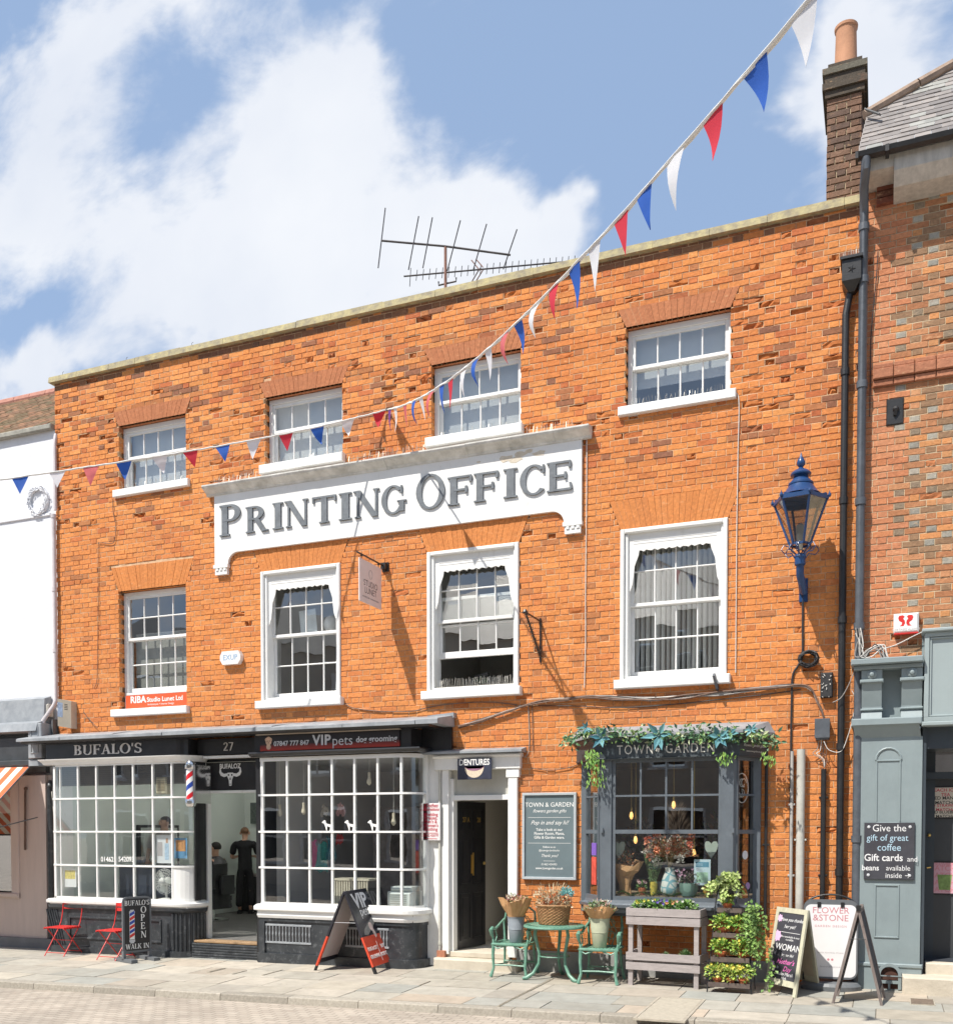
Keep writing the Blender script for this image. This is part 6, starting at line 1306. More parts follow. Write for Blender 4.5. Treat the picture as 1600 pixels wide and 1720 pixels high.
# ---- ladder plant stand with potted primulas
l0, l1 = G(1187, 1667), G(1261, 1671); d = l1-l0; d.z = 0; W_ = d.length; d.normalize(); nb_ = Vector((-d.y, d.x, 0))
t = thing('plant_stand', 'arched black metal ladder stand with four dark wooden shelves of pots', 'plant stand', (l0+l1)/2)
LF = lambda a, b, z: l0+d*a+nb_*b+Vector((0, 0, z))
lean = .22; HT = 1.05
mb = MB(); ins = lambda z: .055*z/1.0
pts = [LF(ins(z), z*lean, z) for z in (0, .4, .8, HT)]; cxm = W_/2; rad = cxm-ins(HT)
arch_ = [LF(cxm-rad*math.cos(math.radians(a)), lean*(HT+.2*math.sin(math.radians(a))), HT+.28*math.sin(math.radians(a))) for a in range(15, 180, 15)]
pr_ = [LF(W_-ins(z), z*lean, z) for z in (HT, .8, .4, 0)]
mb.tube(pts+arch_+pr_, .008, 8)
for s in (0, W_): mb.tube([LF(s, .36, 0), LF(s+(.03 if s == 0 else -.03), .24, .95)], .006, 6)
obj('frame', mb, M_iron, t, smooth=True)
sz_ = [.07, .36, .64, .93]; M_dw = mat('dark_wood', (.06, .045, .04), .7, .3, 6, .4, col2=(.17, .13, .11))
for z in sz_:
    mb = MB(); dd_ = .12 if z > .9 else .16
    for (b0, b1, z0, z1) in ((-.012, -.0, -.0, .055), (dd_, dd_+.012, 0, .055), (0, dd_, -.0, .01)):
        mb.obox(LF(W_/2-(.02 if z > .9 else 0), z*lean+(b0+b1)/2-.02, z+(z0+z1)/2), (d, nb_, Vector((0, 0, 1))), W_/2-ins(z)-.01-(.04 if z > .9 else 0), (b1-b0)/2, (z1-z0)/2)
    obj('shelf', mb, M_dw, t)
def pot_mb(c, h=.10, r=.055):
    mb = MB(); mb.lathe(c, [(r*.68, 0), (r*.92, h*.72), (r*1.08, h*.72), (r*1.12, h), (r*.98, h), (r*.9, h*.85)], 18); return mb
ycols = [(.30, .42, .07), (.42, .50, .10), (.18, .32, .06), (.52, .52, .14)]
names = [(0, .22, 'left'), (0, .52, 'middle'), (0, .80, 'right'), (1, .28, 'left'), (1, .76, 'right'), (2, .30, 'left'), (2, .66, 'right'), (3, .38, 'only')]
lv = ['bottom', 'second', 'third', 'top']
for k, (r, a, side) in enumerate(names):
    c = LF(W_*a, sz_[r]*lean+.05, sz_[r]+.011); lab = f'terracotta pot of yellow-green primula, {side} one on the {lv[r]} shelf of the ladder stand' if side != 'only' else 'small terracotta pot alone on the top shelf of the ladder stand'
    tt = thing('potted_plant', lab, 'pot plant', c, group='terracotta pots on the ladder stand'); obj('pot', pot_mb(c), M_terra, tt, smooth=True)
    plant('foliage', '', c+Vector((0, 0, .15)), .13 if side != 'only' else .06, .11, .10 if side != 'only' else .08, 230, ycols if r != 1 and r != 2 else ycols[:3]+[(.14, .30, .05)], .05, 60+k, [(.75, .62, .10)], 4 if r < 2 else 0, par=tt)
# trailing ivies
hc = LF(W_*.40, .26, 1.22)
tt = thing('hanging_ivy', 'large trailing pale green ivy at the top of the ladder stand', 'plant', hc)
mb = MB(); mb.lathe(hc-Vector((0, 0, .12)), [(.06, 0), (.09, .11), (.1, .13), (.08, .12)], 16); obj('pot', mb, M_board, tt, smooth=True)
mb = MB(); rr = random.Random(77)
for k in range(34):
    a = rr.uniform(0, 6.283); p = hc+Vector((0, 0, .03)); v_ = Vector((math.cos(a)*rr.uniform(.3, 1), math.sin(a)*.6, rr.uniform(.3, 1.5))); pts = []
    for s in range(8): p = p+v_*.036; v_ = v_*.93+Vector((rr.uniform(-.2, .2), rr.uniform(-.15, .15), -.26)); pts.append(p.copy())
    mb.tube(pts, .002, 3, (.12, .2, .06))
    for p in pts:
        for _ in range(4): mb.leaf(p+Vector((rr.uniform(-.02, .02),)*3), (rr.uniform(-1, 1), rr.uniform(-1, .2), rr.uniform(-1, .5)), (rr.uniform(-1, 1), -1, .5), .045, .035, lerp3((.30, .42, .10), (.52, .58, .26), rr.random()))
obj('foliage', mb, M_leaf, tt)
mb = MB(); rr = random.Random(78); 
for k in range(15):
    p = LF(W_+rr.uniform(-.06, .06), .12+rr.uniform(-.05, .05), .98+rr.uniform(-.15, .06)); v_ = Vector((rr.uniform(-.1, .22), rr.uniform(-.4, .0), .1)); pts = []
    for s in range(int(rr.uniform(8, 20))): p = p+v_*.05; v_ = Vector((v_.x*.85+rr.uniform(-.25, .25), v_.y*.85+rr.uniform(-.12, .12), max(-1, v_.z-.3))); pts.append(p.copy()); 
    pts = [q for q in pts if q.z > .06]
    if len(pts) < 3: continue
    mb.tube(pts, .002, 3, (.10, .16, .05))
    for p in pts:
        for _ in range(rr.choice((2, 4, 6))): sz__ = rr.uniform(.022, .055); mb.leaf(p+Vector((rr.uniform(-.04, .04), rr.uniform(-.03, .03), rr.uniform(-.03, .03))), (rr.uniform(-1, 1), rr.uniform(-1, .2), rr.uniform(-1, .5)), (rr.uniform(-1, 1), -1, .5), sz__, sz__*.8, lerp3((.10, .20, .05), (.28, .42, .11), rr.random()))
o = obj('trailing_ivy', mb, M_leaf); o['label'] = 'dark green ivy trailing to the ground down the right side of the ladder stand'; o['category'] = 'plant'
# ---- chalk A board
FL, FR, BR = G(1284, 1664), G(1336, 1677), G(1376, 1664); BL = BR+(FL-FR); BL.z = FL.z; H1 = (FL+BL)/2+Vector((0, 0, .97)); H2 = (FR+BR)/2+Vector((0, 0, .97))
t = thing('chalk_board', 'pale wooden A-board with chalk message WOMAN and pink flowers', 'sign', (FL+FR)/2)
M_pw = mat('pale_green_wood', (.50, .48, .36), .7, .15, 4, .4, streak=(12, 12, 1.5)); M_slb = mat('chalkboard', (.045, .045, .055), .75, .25, 5)
F, q, L_, W_, rt, up, nn = aboard_side(FL, FR, Vector((0, -1, 0)), t)
for a0 in (0, W_-.05): mb = MB(); q(mb, a0, a0+.05, 0, L_, -.012, .012); obj('leg', mb, M_pw, t)
mb = MB(); q(mb, .05, W_-.05, .10, .17, -.011, .011); q(mb, .05, W_-.05, L_-.06, L_-.0, -.011, .011); obj('rail', mb, M_pw, t)
mb = MB(); q(mb, .05, W_-.05, .17, L_-.06, -.006, .004); cbp = obj('panel', mb, M_slb, t)
M_chalk = mat('chalk_white', (.72, .72, .72), .9); M_chp = mat('chalk_pink', (.72, .16, .45), .9)
rr_ = rt if rt.cross(up).dot(nn) > 0 else -rt
def ct(s, a, b, sz, m, sh=.2, bold=0): text('chalk_writing', s, m, cbp, Vector(F(a, b, .0045)), sz, right=rr_, up=up, ext=.0006, shear=sh, bold=bold)
ct('Have you thanked', W_*.56, L_*.86, .058, M_chalk, .35); ct('her yet?', W_*.5, L_*.78, .06, M_chalk, .35); ct('The remarkable & most\nincredible', W_*.55, L_*.645, .034, M_chalk); ct('WOMAN', W_*.54, L_*.535, .108, M_chalk, .1, .003); ct('in your life?', W_*.56, L_*.45, .045, M_chalk, .3)
ct("Mother's", W_*.52, L_*.37, .085, M_chp, .4, .004); ct('Day', W_*.60, L_*.29, .085, M_chp, .4, .004); ct('is', W_*.3, L_*.30, .05, M_chalk); ct('Sunday March\n15th', W_*.53, L_*.205, .055, M_chalk, .3)
mb = MB(); q(mb, W_*.25, W_*.85, L_*.71, L_*.715, .004, .0052); obj('chalk_line', mb, M_chalk, cbp)
mb = MB()
for (a, b, s_) in ((.15, .87, .05), (.15, .66, .075), (.13, .33, .035), (.18, .27, .03)):
    for k in range(7): A = 6.283*k/7; e = .0045+.0002*k; u1 = (math.cos(A), math.sin(A)); v1 = (-u1[1]*.35, u1[0]*.35); mb.ext([F(W_*a, L_*b, e), F(W_*a+s_*(u1[0]*.6+v1[0]), L_*b+s_*(u1[1]*.6+v1[1]), e), F(W_*a+s_*u1[0], L_*b+s_*u1[1], e), F(W_*a+s_*(u1[0]*.6-v1[0]), L_*b+s_*(u1[1]*.6-v1[1]), e)], tuple(nn*.0008))
obj('chalk_flowers', mb, mat('chalk_lilac', (.72, .45, .68), .9), cbp)
F, q, L_, W_, rt, up, nn = aboard_side(BL, BR, Vector((0, 1, 0)), t)
for a0 in (0, W_-.05): mb = MB(); q(mb, a0, a0+.05, 0, L_-.01, -.012, .012); obj('leg', mb, M_pw, t)
mb = MB(); q(mb, .05, W_-.05, .17, L_-.06, -.005, .005); obj('back_panel', mb, mat('bare_ply', (.50, .43, .32), .8), t); mb = MB(); q(mb, .05, W_-.05, .10, .17, -.011, .011); obj('rail', mb, M_pw, t)
# ---- white rounded board on a round base
p0, p1 = G(1356, 1660), G(1431, 1663); c = (p0+p1)/2; d = (p1-p0); d.z = 0; d.normalize(); n = Vector((d.y, -d.x, 0)); c.z = gz(c.x, c.y)
t = thing('white_board', 'white rounded pavement board with pink lettering on a dark round base', 'sign', c)
mb = MB(); mb.lathe(c, [(.34, 0), (.345, .05), (.31, .085), (.02, .09)], 32, None, 1, .62); obj('base', mb, M_pgrey, t)
hw = .285; mb = MB(); mb.ext([c+d*a+n*.012+Vector((0, 0, z)) for a, z in rrect(hw+.02, .12, 1.06, .10)], n*-.024); obj('frame', mb, M_pgrey, t)
mb = MB(); mb.tube([c+d*(-hw-.015)+Vector((0, 0, .1)), c+d*(-hw-.015)+Vector((0, 0, .9))]+[c+d*((hw+.015)*math.cos(math.radians(a)))+Vector((0, 0, .95+.17*math.sin(math.radians(a)))) for a in range(165, 0, -15)]+[c+d*(hw+.015)+Vector((0, 0, .9)), c+d*(hw+.015)+Vector((0, 0, .1))], .012, 8); obj('hoop', mb, M_iron, t, smooth=True)
mb = MB(); mb.ext([c+d*a+n*.0135+Vector((0, 0, z)) for a, z in rrect(hw, .145, 1.0, .07)], n*-.027); wp = obj('panel', mb, mat('panel_white', (.80, .79, .79), .4, .03, 4), t)
M_pk = mat('pink_print', (.60, .24, .27), .6); wfr = lambda a, z, dd: tuple(c+d*a+n*(.0135+dd)+Vector((0, 0, z)))
text('lettering', 'FLOWER\n&STONE', M_pk, wp, c+d*.0+n*.0137+Vector((0, 0, .885)), .105, right=d, ext=.0006, ls=.85); text('lettering', 'GARDEN DESIGN', M_pk, wp, c+n*.0137+Vector((0, 0, .745)), .035, right=d, ext=.0006, sp=1.4)
text('lettering', 'DESIGN  PLANTING  STYLING', mat('grey_print', (.45, .42, .42), .6), wp, c+n*.0137+Vector((0, 0, .43)), .022, right=d, ext=.0006); text('lettering', 'flowerandstone.co.uk', MATS['grey_print'], wp, c+n*.0137+Vector((0, 0, .265)), .026, right=d, ext=.0006)
for s, z in ((.022, .35), (-.022, .35)): mb = MB(); mb.ext([wfr(s+.014*math.cos(k*.6), z+.014*math.sin(k*.6), .001) for k in range(10)], tuple(n*-.001)); obj('round_icon', mb, M_pk, wp)
for s in (-1, 1): mb = MB(); mb.obox(c+d*(s*.13)+n*.018+Vector((0, 0, 1.0)), (d, n, Vector((0, 0, 1))), .02, .006, .03); obj('clip', mb, M_iron, t)
# ---- dark wooden A board seen end-on
fl_, fr2 = G(1398, 1686), G(1480, 1690); H1 = (fl_+fr2)/2+Vector((0, 0, 1.05)); dpt = Vector((.03, .50, .01)); H2 = H1+dpt
t = thing('slate_board', 'dark wooden A-board seen end-on in front of the grey pilaster', 'sign', (fl_+fr2)/2)
M_dk = mat('weathered_dark_wood', (.13, .10, .09), .8, .3, 5, .5, col2=(.26, .22, .20), streak=(14, 14, 1.5))
for P_, sd_ in ((fl_, -1), (fr2, 1)):
    F, q, L_, W_, rt, up, nn = aboard_side(P_, P_+dpt, Vector((sd_, 0, 0)), t)
    for a0 in (0, W_-.045): mb = MB(); q(mb, a0, a0+.045, 0, L_, -.014, .014); obj('leg', mb, M_dk, t)
    mb = MB(); q(mb, .045, W_-.045, .16, L_-.02, -.004, .006); obj('panel', mb, M_slb, t)
    mb = MB(); q(mb, .045, W_-.045, .12, .16, -.013, .013); q(mb, .045, W_-.045, L_-.06, L_-.02, -.013, .013); obj('rail', mb, M_dk, t)
mb = MB(); mb.tube([fl_+(H1-fl_)*.68, fr2+(H1-fr2)*.68], .004, 6); obj('stay', mb, M_iron, t)
mb = MB(); mb.box(H1.x-.02, H1.x+.03, H1.y-.012, H1.y+.03, H1.z-.03, H1.z+.03); obj('hinge', mb, M_iron, t)
# ------------------------------------------------------------------ wall lantern
M_blue = mat('lantern_blue', (.014, .052, .155), .3, .15, 8, .15)
lp = Vector((-.93, -.52, 0)); zfin = 6.19
t = thing('wall_lantern', 'blue Victorian-style six-sided lantern on a bracket high on the brick wall', 'street lamp', (lp.x, lp.y, 5.1))
zr = at(1344, 842, lp.y).z; zb0 = at(1344, 915, lp.y).z; RTp, RBt = .30, .115
def hexp(r, z, off=0): return [(lp.x+r*math.cos(math.radians(60*k+off)), lp.y+r*math.sin(math.radians(60*k+off)), z) for k in range(6)]
HO = 53
T6, B6 = hexp(RTp, zr, HO), hexp(RBt, zb0, HO)
mb = MB()
for k in range(6):
    mb.bar(T6[k], B6[k], .022, .022); mb.bar(T6[k], T6[(k+1) % 6], .03, .04); mb.bar(B6[k], B6[(k+1) % 6], .02, .025)
    a, b = Vector(T6[k]), Vector(T6[(k+1) % 6]); o1 = (a-Vector((lp.x, lp.y, zr))).normalized()
    mb.lathe(a+o1*.02+Vector((0, 0, .0)), [(.012, 0), (.022, .02), (.008, .05), (.002, .075)], 8)
    for f_ in (.0,): mb.ext([a+Vector((0, 0, .015)), b+Vector((0, 0, .015)), b+(a-b)*.08+Vector((0, 0, .055)), b+(a-b)*.3+Vector((0, 0, .03)), a+(b-a)*.3+Vector((0, 0, .03)), a+(b-a)*.08+Vector((0, 0, .055))], (Vector((lp.x, lp.y, 0))-Vector(((a+b)/2).to_tuple()[:2]+(0,))).normalized()*.012)
obj('cage', mb, M_blue, t)
gl = MB()
for k in range(6): gl.add([T6[k], T6[(k+1) % 6], B6[(k+1) % 6], B6[k]], [(0, 1, 2, 3)])
obj('glass', gl, glass_mat('lantern_glass', 2.0, (.62, .62, .60), base=.10, wav=.6), t)
mb = MB(); ap = zr+.02; mb.add(hexp(RTp+.0, ap, HO)+hexp(.22, ap+.045, HO), [(k, (k+1) % 6, 6+(k+1) % 6, 6+k) for k in range(6)])
hh = zfin-zr
mb.lathe((lp.x, lp.y, ap+.04), [(.225, 0), (.19, .035), (.15, .095), (.135, .12), (.142, .125), (.14, .145), (.125, .15), (.11, .175), (.085, .20), (.08, .225), (.115, .235), (.118, .25), (.10, .275), (.07, .295), (.03, .315), (.022, .33), (.045, .355), (.048, .385), (.035, .42), (.018, .445), (.012, .47), (.003, .50)], 28)
obj('roof', mb, M_blue, t, smooth=True)
mb = MB(); mb.tube([(lp.x, lp.y, zb0-.06), (lp.x, lp.y, zb0+.05)], .03, 10); mb.lathe((lp.x, lp.y, zb0), [(.035, .02), (.05, .10), (.05, .22), (.02, .24)], 12); obj('lamp_fitting', mb, mat('lamp_white', (.5, .48, .42), .5), t, smooth=True)
mb = MB()
mb.lathe((lp.x, lp.y, zb0-.24), [(.05, 0), (.062, .01), (.06, .09), (.068, .10), (.06, .125), (.03, .14)], 14)
for k in range(6):
    A = math.radians(60*k+HO+30); f = lambda r, z: (lp.x+r*math.cos(A), lp.y+r*math.sin(A), zb0+z); mb.tube([f(.11, .0), f(.13, -.04), f(.08, -.08), f(.04, -.12)], .009, 6); mb.tube([f(.12, -.03), f(.19, -.01), f(.22, -.06), f(.18, -.11), f(.10, -.10), f(.06, -.16)], .006, 6)
obj('frog_base', mb, M_blue, t, smooth=True)
wz = at(1349, 995, 0).z; wx_ = at(1349, 1000, 0).x
mb = MB(); mb.tube([(lp.x, lp.y, zb0-.22), (lp.x, lp.y+.02, zb0-.34), (lp.x+.03, lp.y+.2, zb0-.50), (wx_-.01, -.10, wz+.06), (wx_, -.03, wz)], [.045, .045, .042, .045, .05], 10); mb.bbox(wx_-.05, wx_+.05, -.03, -.0, wz-.12, wz+.16); obj('bracket_arm', mb, M_blue, t, smooth=True)
# lamp cable down the wall, coil, boxes
M_cab = mat('cable_black', (.025, .025, .027), .6, .2, 20); M_cabg = mat('cable_grey', (.28, .26, .24), .6, .2, 20); M_cabw = mat('cable_white', (.62, .60, .56), .6, .1, 20); M_cabb = mat('cable_brown', (.17, .10, .07), .7, .3, 20)
def wire(label, px, m=M_cab, r=.007, Y=-.02, name='cable', jit=.0, cat='cable', seed=1):
    rr = random.Random(seed); P = []
    ctrl = [at(a, b, Y) for a, b in px]
    for i in range(len(ctrl)-1):
        p0 = ctrl[max(i-1, 0)]; p1, p2 = ctrl[i], ctrl[i+1]; p3 = ctrl[min(i+2, len(ctrl)-1)]
        for k in range(6):
            s = k/6; q = .5*((2*p1)+(p2-p0)*s+(2*p0-5*p1+4*p2-p3)*s*s+(3*p1-p0-3*p2+p3)*s**3); P.append(q+Vector((rr.uniform(-jit, jit), rr.uniform(-jit, 0), rr.uniform(-jit, jit))))
    P.append(ctrl[-1]); mb = MB(); mb.tube(P, r, 6); o = obj(name, mb, m, smooth=True); o['label'] = label; o['category'] = cat; return o
wire('black conduit dropping from the blue lantern to the coiled cable', [(1348, 1000), (1347.5, 1050), (1347, 1100), (1340, 1118), (1331, 1135), (1329, 1180), (1328, 1240), (1327, 1330), (1326.5, 1450), (1325, 1552)], r=.013)
mb = MB(); cc = at(1357, 1107, -.06); rr = random.Random(3)
for k in range(14):
    ax = Vector((rr.uniform(-.4, .4), 1, rr.uniform(-.4, .4))).normalized(); a = ax.cross(Vector((0, 0, 1))).normalized(); b = ax.cross(a); R1 = rr.uniform(.07, .13)
    mb.tube([cc+Vector((rr.uniform(-.01, .01), rr.uniform(-.03, .03), 0))+a*R1*math.cos(q*.524)+b*R1*.85*math.sin(q*.524) for q in range(13)], .008, 5)
o = obj('cable_coil', mb, M_cab); o['label'] = 'tangled coil of black cable tied to the wall below the blue lantern'; o['category'] = 'cable'
def wbox(name, label, cat, x0, y0, x1, y1, Y, m, dep=None, bev=.01, extra=None):
    a = at(x0, y1, Y); b = at(x1, y0, Y); t = thing(name, label, cat, ((a.x+b.x)/2, Y, (a.z+b.z)/2)); mb = MB(); mb.bbox(a.x, b.x, Y, -.0 if dep is None else Y+dep, a.z, b.z, bev); obj('case', mb, m, t); return t, a, b
t, a, b = wbox('cable_junction_box', 'black ribbed junction box with white ties right of the cable coil', 'junction box', 1377, 1129, 1398, 1172, -.09, M_cab)
mb = MB(); rr = random.Random(1)
for k in range(18): x = rr.uniform(a.x+.01, b.x-.01); z = rr.uniform(a.z, b.z); mb.bar((x, -.095, z), (x+rr.uniform(-.02, .02), -.10, z+rr.uniform(-.03, .03)), .006)
obj('cable_tie', mb, M_cabw, t, kind='stuff')
t, a, b = wbox('junction_box', 'slate grey junction box with looping cables above the black pipe', 'junction box', 1369, 1208, 1392, 1243, -.11, M_pipeg); mb = MB(); mb.bbox(a.x-.01, b.x+.01, -.12, -.11, a.z+.02, b.z+.01, .004); obj('lid', mb, M_pipeg, t)
# cable runs
rn = random.Random(6)
for k in range(7):
    o_ = lambda s=3.0: rn.uniform(-s, s)
    m = (M_cab, M_cabg, M_cabb, M_cab, M_cabg, M_cabb, M_cabw)[k]
    wire('loose bundle of weathered cables running across the brick above the florist to the right corner', [(770, 1221+o_()), (812, 1209+o_()), (850, 1196+o_(2)), (885, 1184+o_(1.5)), (915, 1178+o_(2)), (950, 1174+o_(4)), (990, 1171+o_(3)), (1040, 1174+o_(5)), (1100, 1173+o_(4)), (1150, 1170+o_(4)), (1200, 1166+o_(3)), (1250, 1160+o_(3)), (1300, 1155+o_(3)), (1345, 1151+o_(2)), (1362, 1158+o_(3)), (1371, 1175+o_(3)), (1378, 1190+o_(3)), (1383, 1206)], m, .0095, -.03-.012*(k % 3), seed=k)['group'] = 'cables bundled across the facade'
wire('thin black cable sagging below the main bundle above the florist', [(870, 1186), (960, 1186), (1040, 1189), (1120, 1184), (1200, 1176), (1290, 1166), (1345, 1158)], M_cab, .006)
wire('cable looping from the canopy under the second and third windows', [(578, 1182), (596, 1190), (640, 1195), (690, 1195), (712, 1190), (745, 1184), (790, 1180), (830, 1180), (868, 1184)], M_cabb, .008)
wire('pair of pale cables dropping to the entrance lead beside the door 27A', [(887, 1184), (888, 1215), (889, 1245), (886, 1266), (881, 1272)], M_cabg, .006); wire('thin brown cable beside the pale drop right of the entrance lead', [(893, 1184), (894, 1220), (895, 1262)], M_cabb, .005)
wire('white wire running straight down right of the long name board', [(985, 722), (985, 800), (984, 900), (983, 1000), (983, 1080), (981, 1155)], M_cabw, .006)
wire('white wire running straight down from the top right window sill', [(1226, 664), (1240, 668), (1239, 760), (1237, 880), (1236, 1000), (1235, 1130)], M_cabw, .006)
wire('thin grey cable dropping beside the leftmost windows', [(189, 838), (190, 860), (194, 880), (193, 905), (187, 913), (168, 912), (165, 920), (165, 1000), (164, 1080), (163, 1140), (158, 1156)], M_cabb, .005)
wire('short grey cable from the left brick wall to the shop canopy', [(140, 1196), (152, 1211), (164, 1223)], M_cab, .005, -.06)
wire('thin black telephone wire down the right edge of the patterned brickwork', [(1474, 422), (1471, 470), (1466, 520), (1462, 570), (1461, 640), (1460, 700)], M_cab, .006, -.06)
wire('thin cable slung from the door entrance to the florist fascia', [(891, 1290), (925, 1294), (960, 1288), (978, 1280)], M_cabb, .006)
wire('black cable draped under the right brick corner towards the grey consoles', [(1383, 1245), (1392, 1260), (1412, 1262), (1424, 1235), (1432, 1205), (1436, 1175), (1430, 1160)], M_cabw, .005, -.12)
wire('pale cable swinging from the junction boxes to the downpipe', [(1398, 1180), (1412, 1172), (1425, 1150), (1437, 1120), (1444, 1098)], M_cabg, .006, -.16)
for k in range(9):
    a = rn.uniform(1436, 1450); wire('knot of cables bunched on the ledge at the foot of the grey downpipe', [(1440+rn.uniform(-4, 6), 1060+rn.uniform(-6, 6)), (a, 1085), (a+rn.uniform(-8, 6), 1103), (a+14, 1098+rn.uniform(-8, 6)), (a+30+rn.uniform(-5, 9), 1088+rn.uniform(-6, 8)), (a+42, 1105)], (M_cab, M_cabg, M_cabw)[k % 3], .007, -.2, seed=k)['group'] = 'cables knotted on the grey shopfront ledge'
wire('black cable from the grey ledge up to the alarm box and fascia', [(1470, 1092), (1500, 1085), (1535, 1068), (1552, 1060)], M_cabw, .006, -.12)
for k in range(4): wire('tangle of thin wires below the slate grey junction box', [(1375+4*k, 1243), (1372+5*k, 1258+3*k), (1365+6*k, 1266), (1380+3*k, 1276), (1384, 1290)], (M_cabg, M_cabw, M_cab, M_cabb)[k], .005, -.06, seed=k)['group'] = 'wires below the junction box'
# vertical pipes beside the florist
def pipe(label, x0, y0, x1, y1, r, m, Y=-.07, cl=()):
    a, b = at(x0, y0, Y), at(x1, y1, Y); t = thing('pipe', label, 'pipe', (a.x, Y, b.z)); mb = MB(); mb.tube([(a.x, Y, a.z), (a.x, Y, (a.z+b.z)/2), (a.x, Y, b.z)], r, 12); obj('tube', mb, m, t, smooth=True)
    for z in cl: mb = MB(); mb.bbox(a.x-r-.02, a.x+r+.02, Y-.01, 0, b.z+(a.z-b.z)*z-.012, b.z+(a.z-b.z)*z+.012); obj('clip', mb, m, t)
pipe('thick pale beige vertical vent pipe right of the florist bay', 1345, 1259, 1342, 1562, .05, M_pipew, -.08, (.5,))
pipe('thin pale grey vertical pipe left of the thick beige pipe', 1330, 1262, 1327, 1560, .02, mat('pipe_palegrey', (.40, .39, .37), .5), -.05, (.3, .7))
pipe('black vertical pipe between the beige pipe and the corner downpipes', 1383, 1292, 1376, 1530, .032, M_iron, -.06, (.25, .8))
pipe('thin dark conduit hugging the right side of the florist bay', 1287, 1278, 1283, 1560, .02, M_iron, -.05, (.5,))
# ------------------------------------------------------------------ signs and boxes on the walls
t, a, b = wbox('alarm_box', 'small white hexagonal alarm box between the two leftmost first-floor windows', 'alarm box', 369, 1092, 403, 1117, -.09, M_white, .0, .03)
for o in t.children: bpy.data.objects.remove(o)
mb = MB(); cx_, cz_ = (a.x+b.x)/2, (a.z+b.z)/2; w_, h_ = (b.x-a.x)/2, (b.z-a.z)/2
mb.ext([(cx_+x*w_, -.085, cz_+z*h_) for x, z in ((-1, .3), (-.8, 1), (.8, 1), (1, .3), (1, -.3), (.75, -1), (-.75, -1), (-1, -.3))], (0, .085, 0)); obj('case', mb, M_white, t); text('lettering', 'EXUP', mat('pale_blue_print', (.30, .42, .58), .6), t, (cx_, -.0856, cz_), .11, bold=.02, ext=.0005)
t = thing('burglar_alarm', 'cream vented alarm box with a blue label above the left shop canopy', 'alarm box', at(112, 1195, -.1)); a, b = at(97, 1220, -.25), at(126, 1176, -.04)
mb = MB(); mb.ext([(a.x+.02, -.27, a.z), (b.x-.0, -.13, a.z-.03), (b.x-.0, -.0, a.z-.03), (a.x+.02, -.0, a.z)], (0, 0, b.z-a.z)); cs_ = obj('case', mb, mat('aged_cream', (.52, .47, .37), .6, .15, 5), t)
A1, B1 = Vector((a.x+.02, -.27, a.z)), Vector((b.x, -.13, a.z-.03)); dd = (B1-A1); dd.z = 0; Lg = dd.length; dd.normalize(); no = Vector((dd.y, -dd.x, 0))
mb = MB(); f = lambda u_, z: A1+dd*u_+no*.0015+Vector((0, 0, z)); hh_ = b.z-a.z; mb.ext([f(.0, hh_*.35), f(Lg*.38, hh_*.33), f(Lg*.38, hh_*.86), f(.0, hh_*.88)], no*-.001); obj('label_panel', mb, mat('label_blue', (.35, .45, .60), .6, .3, 30), t)
mb = MB(); [mb.ext([f(Lg*.5, hh_*(.62+.06*k)), f(Lg*.75, hh_*(.61+.06*k)), f(Lg*.75, hh_*(.63+.06*k)), f(Lg*.5, hh_*(.64+.06*k))], no*-.001) for k in range(4)]; obj('vent_slots', mb, M_dark, t)
t, a, b = wbox('sensor_box', 'small pale rounded box on the wall left of the cream alarm box', 'box', 68, 1182, 80, 1204, -.12, mat('aged_cream2', (.60, .57, .50), .6), None, .02); mb = MB(); mb.lathe(((a.x+b.x)/2, -.07, a.z-.05), [(.02, 0), (.04, .03), (.04, .05)], 10); obj('nozzle', mb, M_cab, t)
t, a, b = wbox('alarm_box', 'white square alarm box with a red squirrel-like logo on the right building', 'alarm box', 1500, 1028, 1543, 1064, -.13, M_white, None, .02)
mb = MB(); w_, h_ = b.x-a.x, b.z-a.z
mb.box(a.x+.005, b.x-.005, -.125, -.04, a.z-.012, a.z+.0); obj('red_base', mb, M_red, t)
for s, cx_ in ((1, .34), (-1, .62)):
    mb = MB(); F2 = lambda x, z: (a.x+w_*(cx_+s*x), -.1308, a.z+h_*z)
    mb.ext([F2(*q) for q in ((-.12, .88), (.02, .90), (.10, .82), (.04, .72), (.10, .62), (.12, .48), (.06, .34), (-.10, .34), (-.02, .42), (.0, .52), (-.12, .62), (-.16, .76))], (0, .0006, 0)); obj('red_logo', mb, M_red, t)
text('lettering', 'FORTRESS ALARMS', MATS['grey_print'], t, (a.x+w_*.5, -.1308, a.z+h_*.16), .035, ext=.0004)
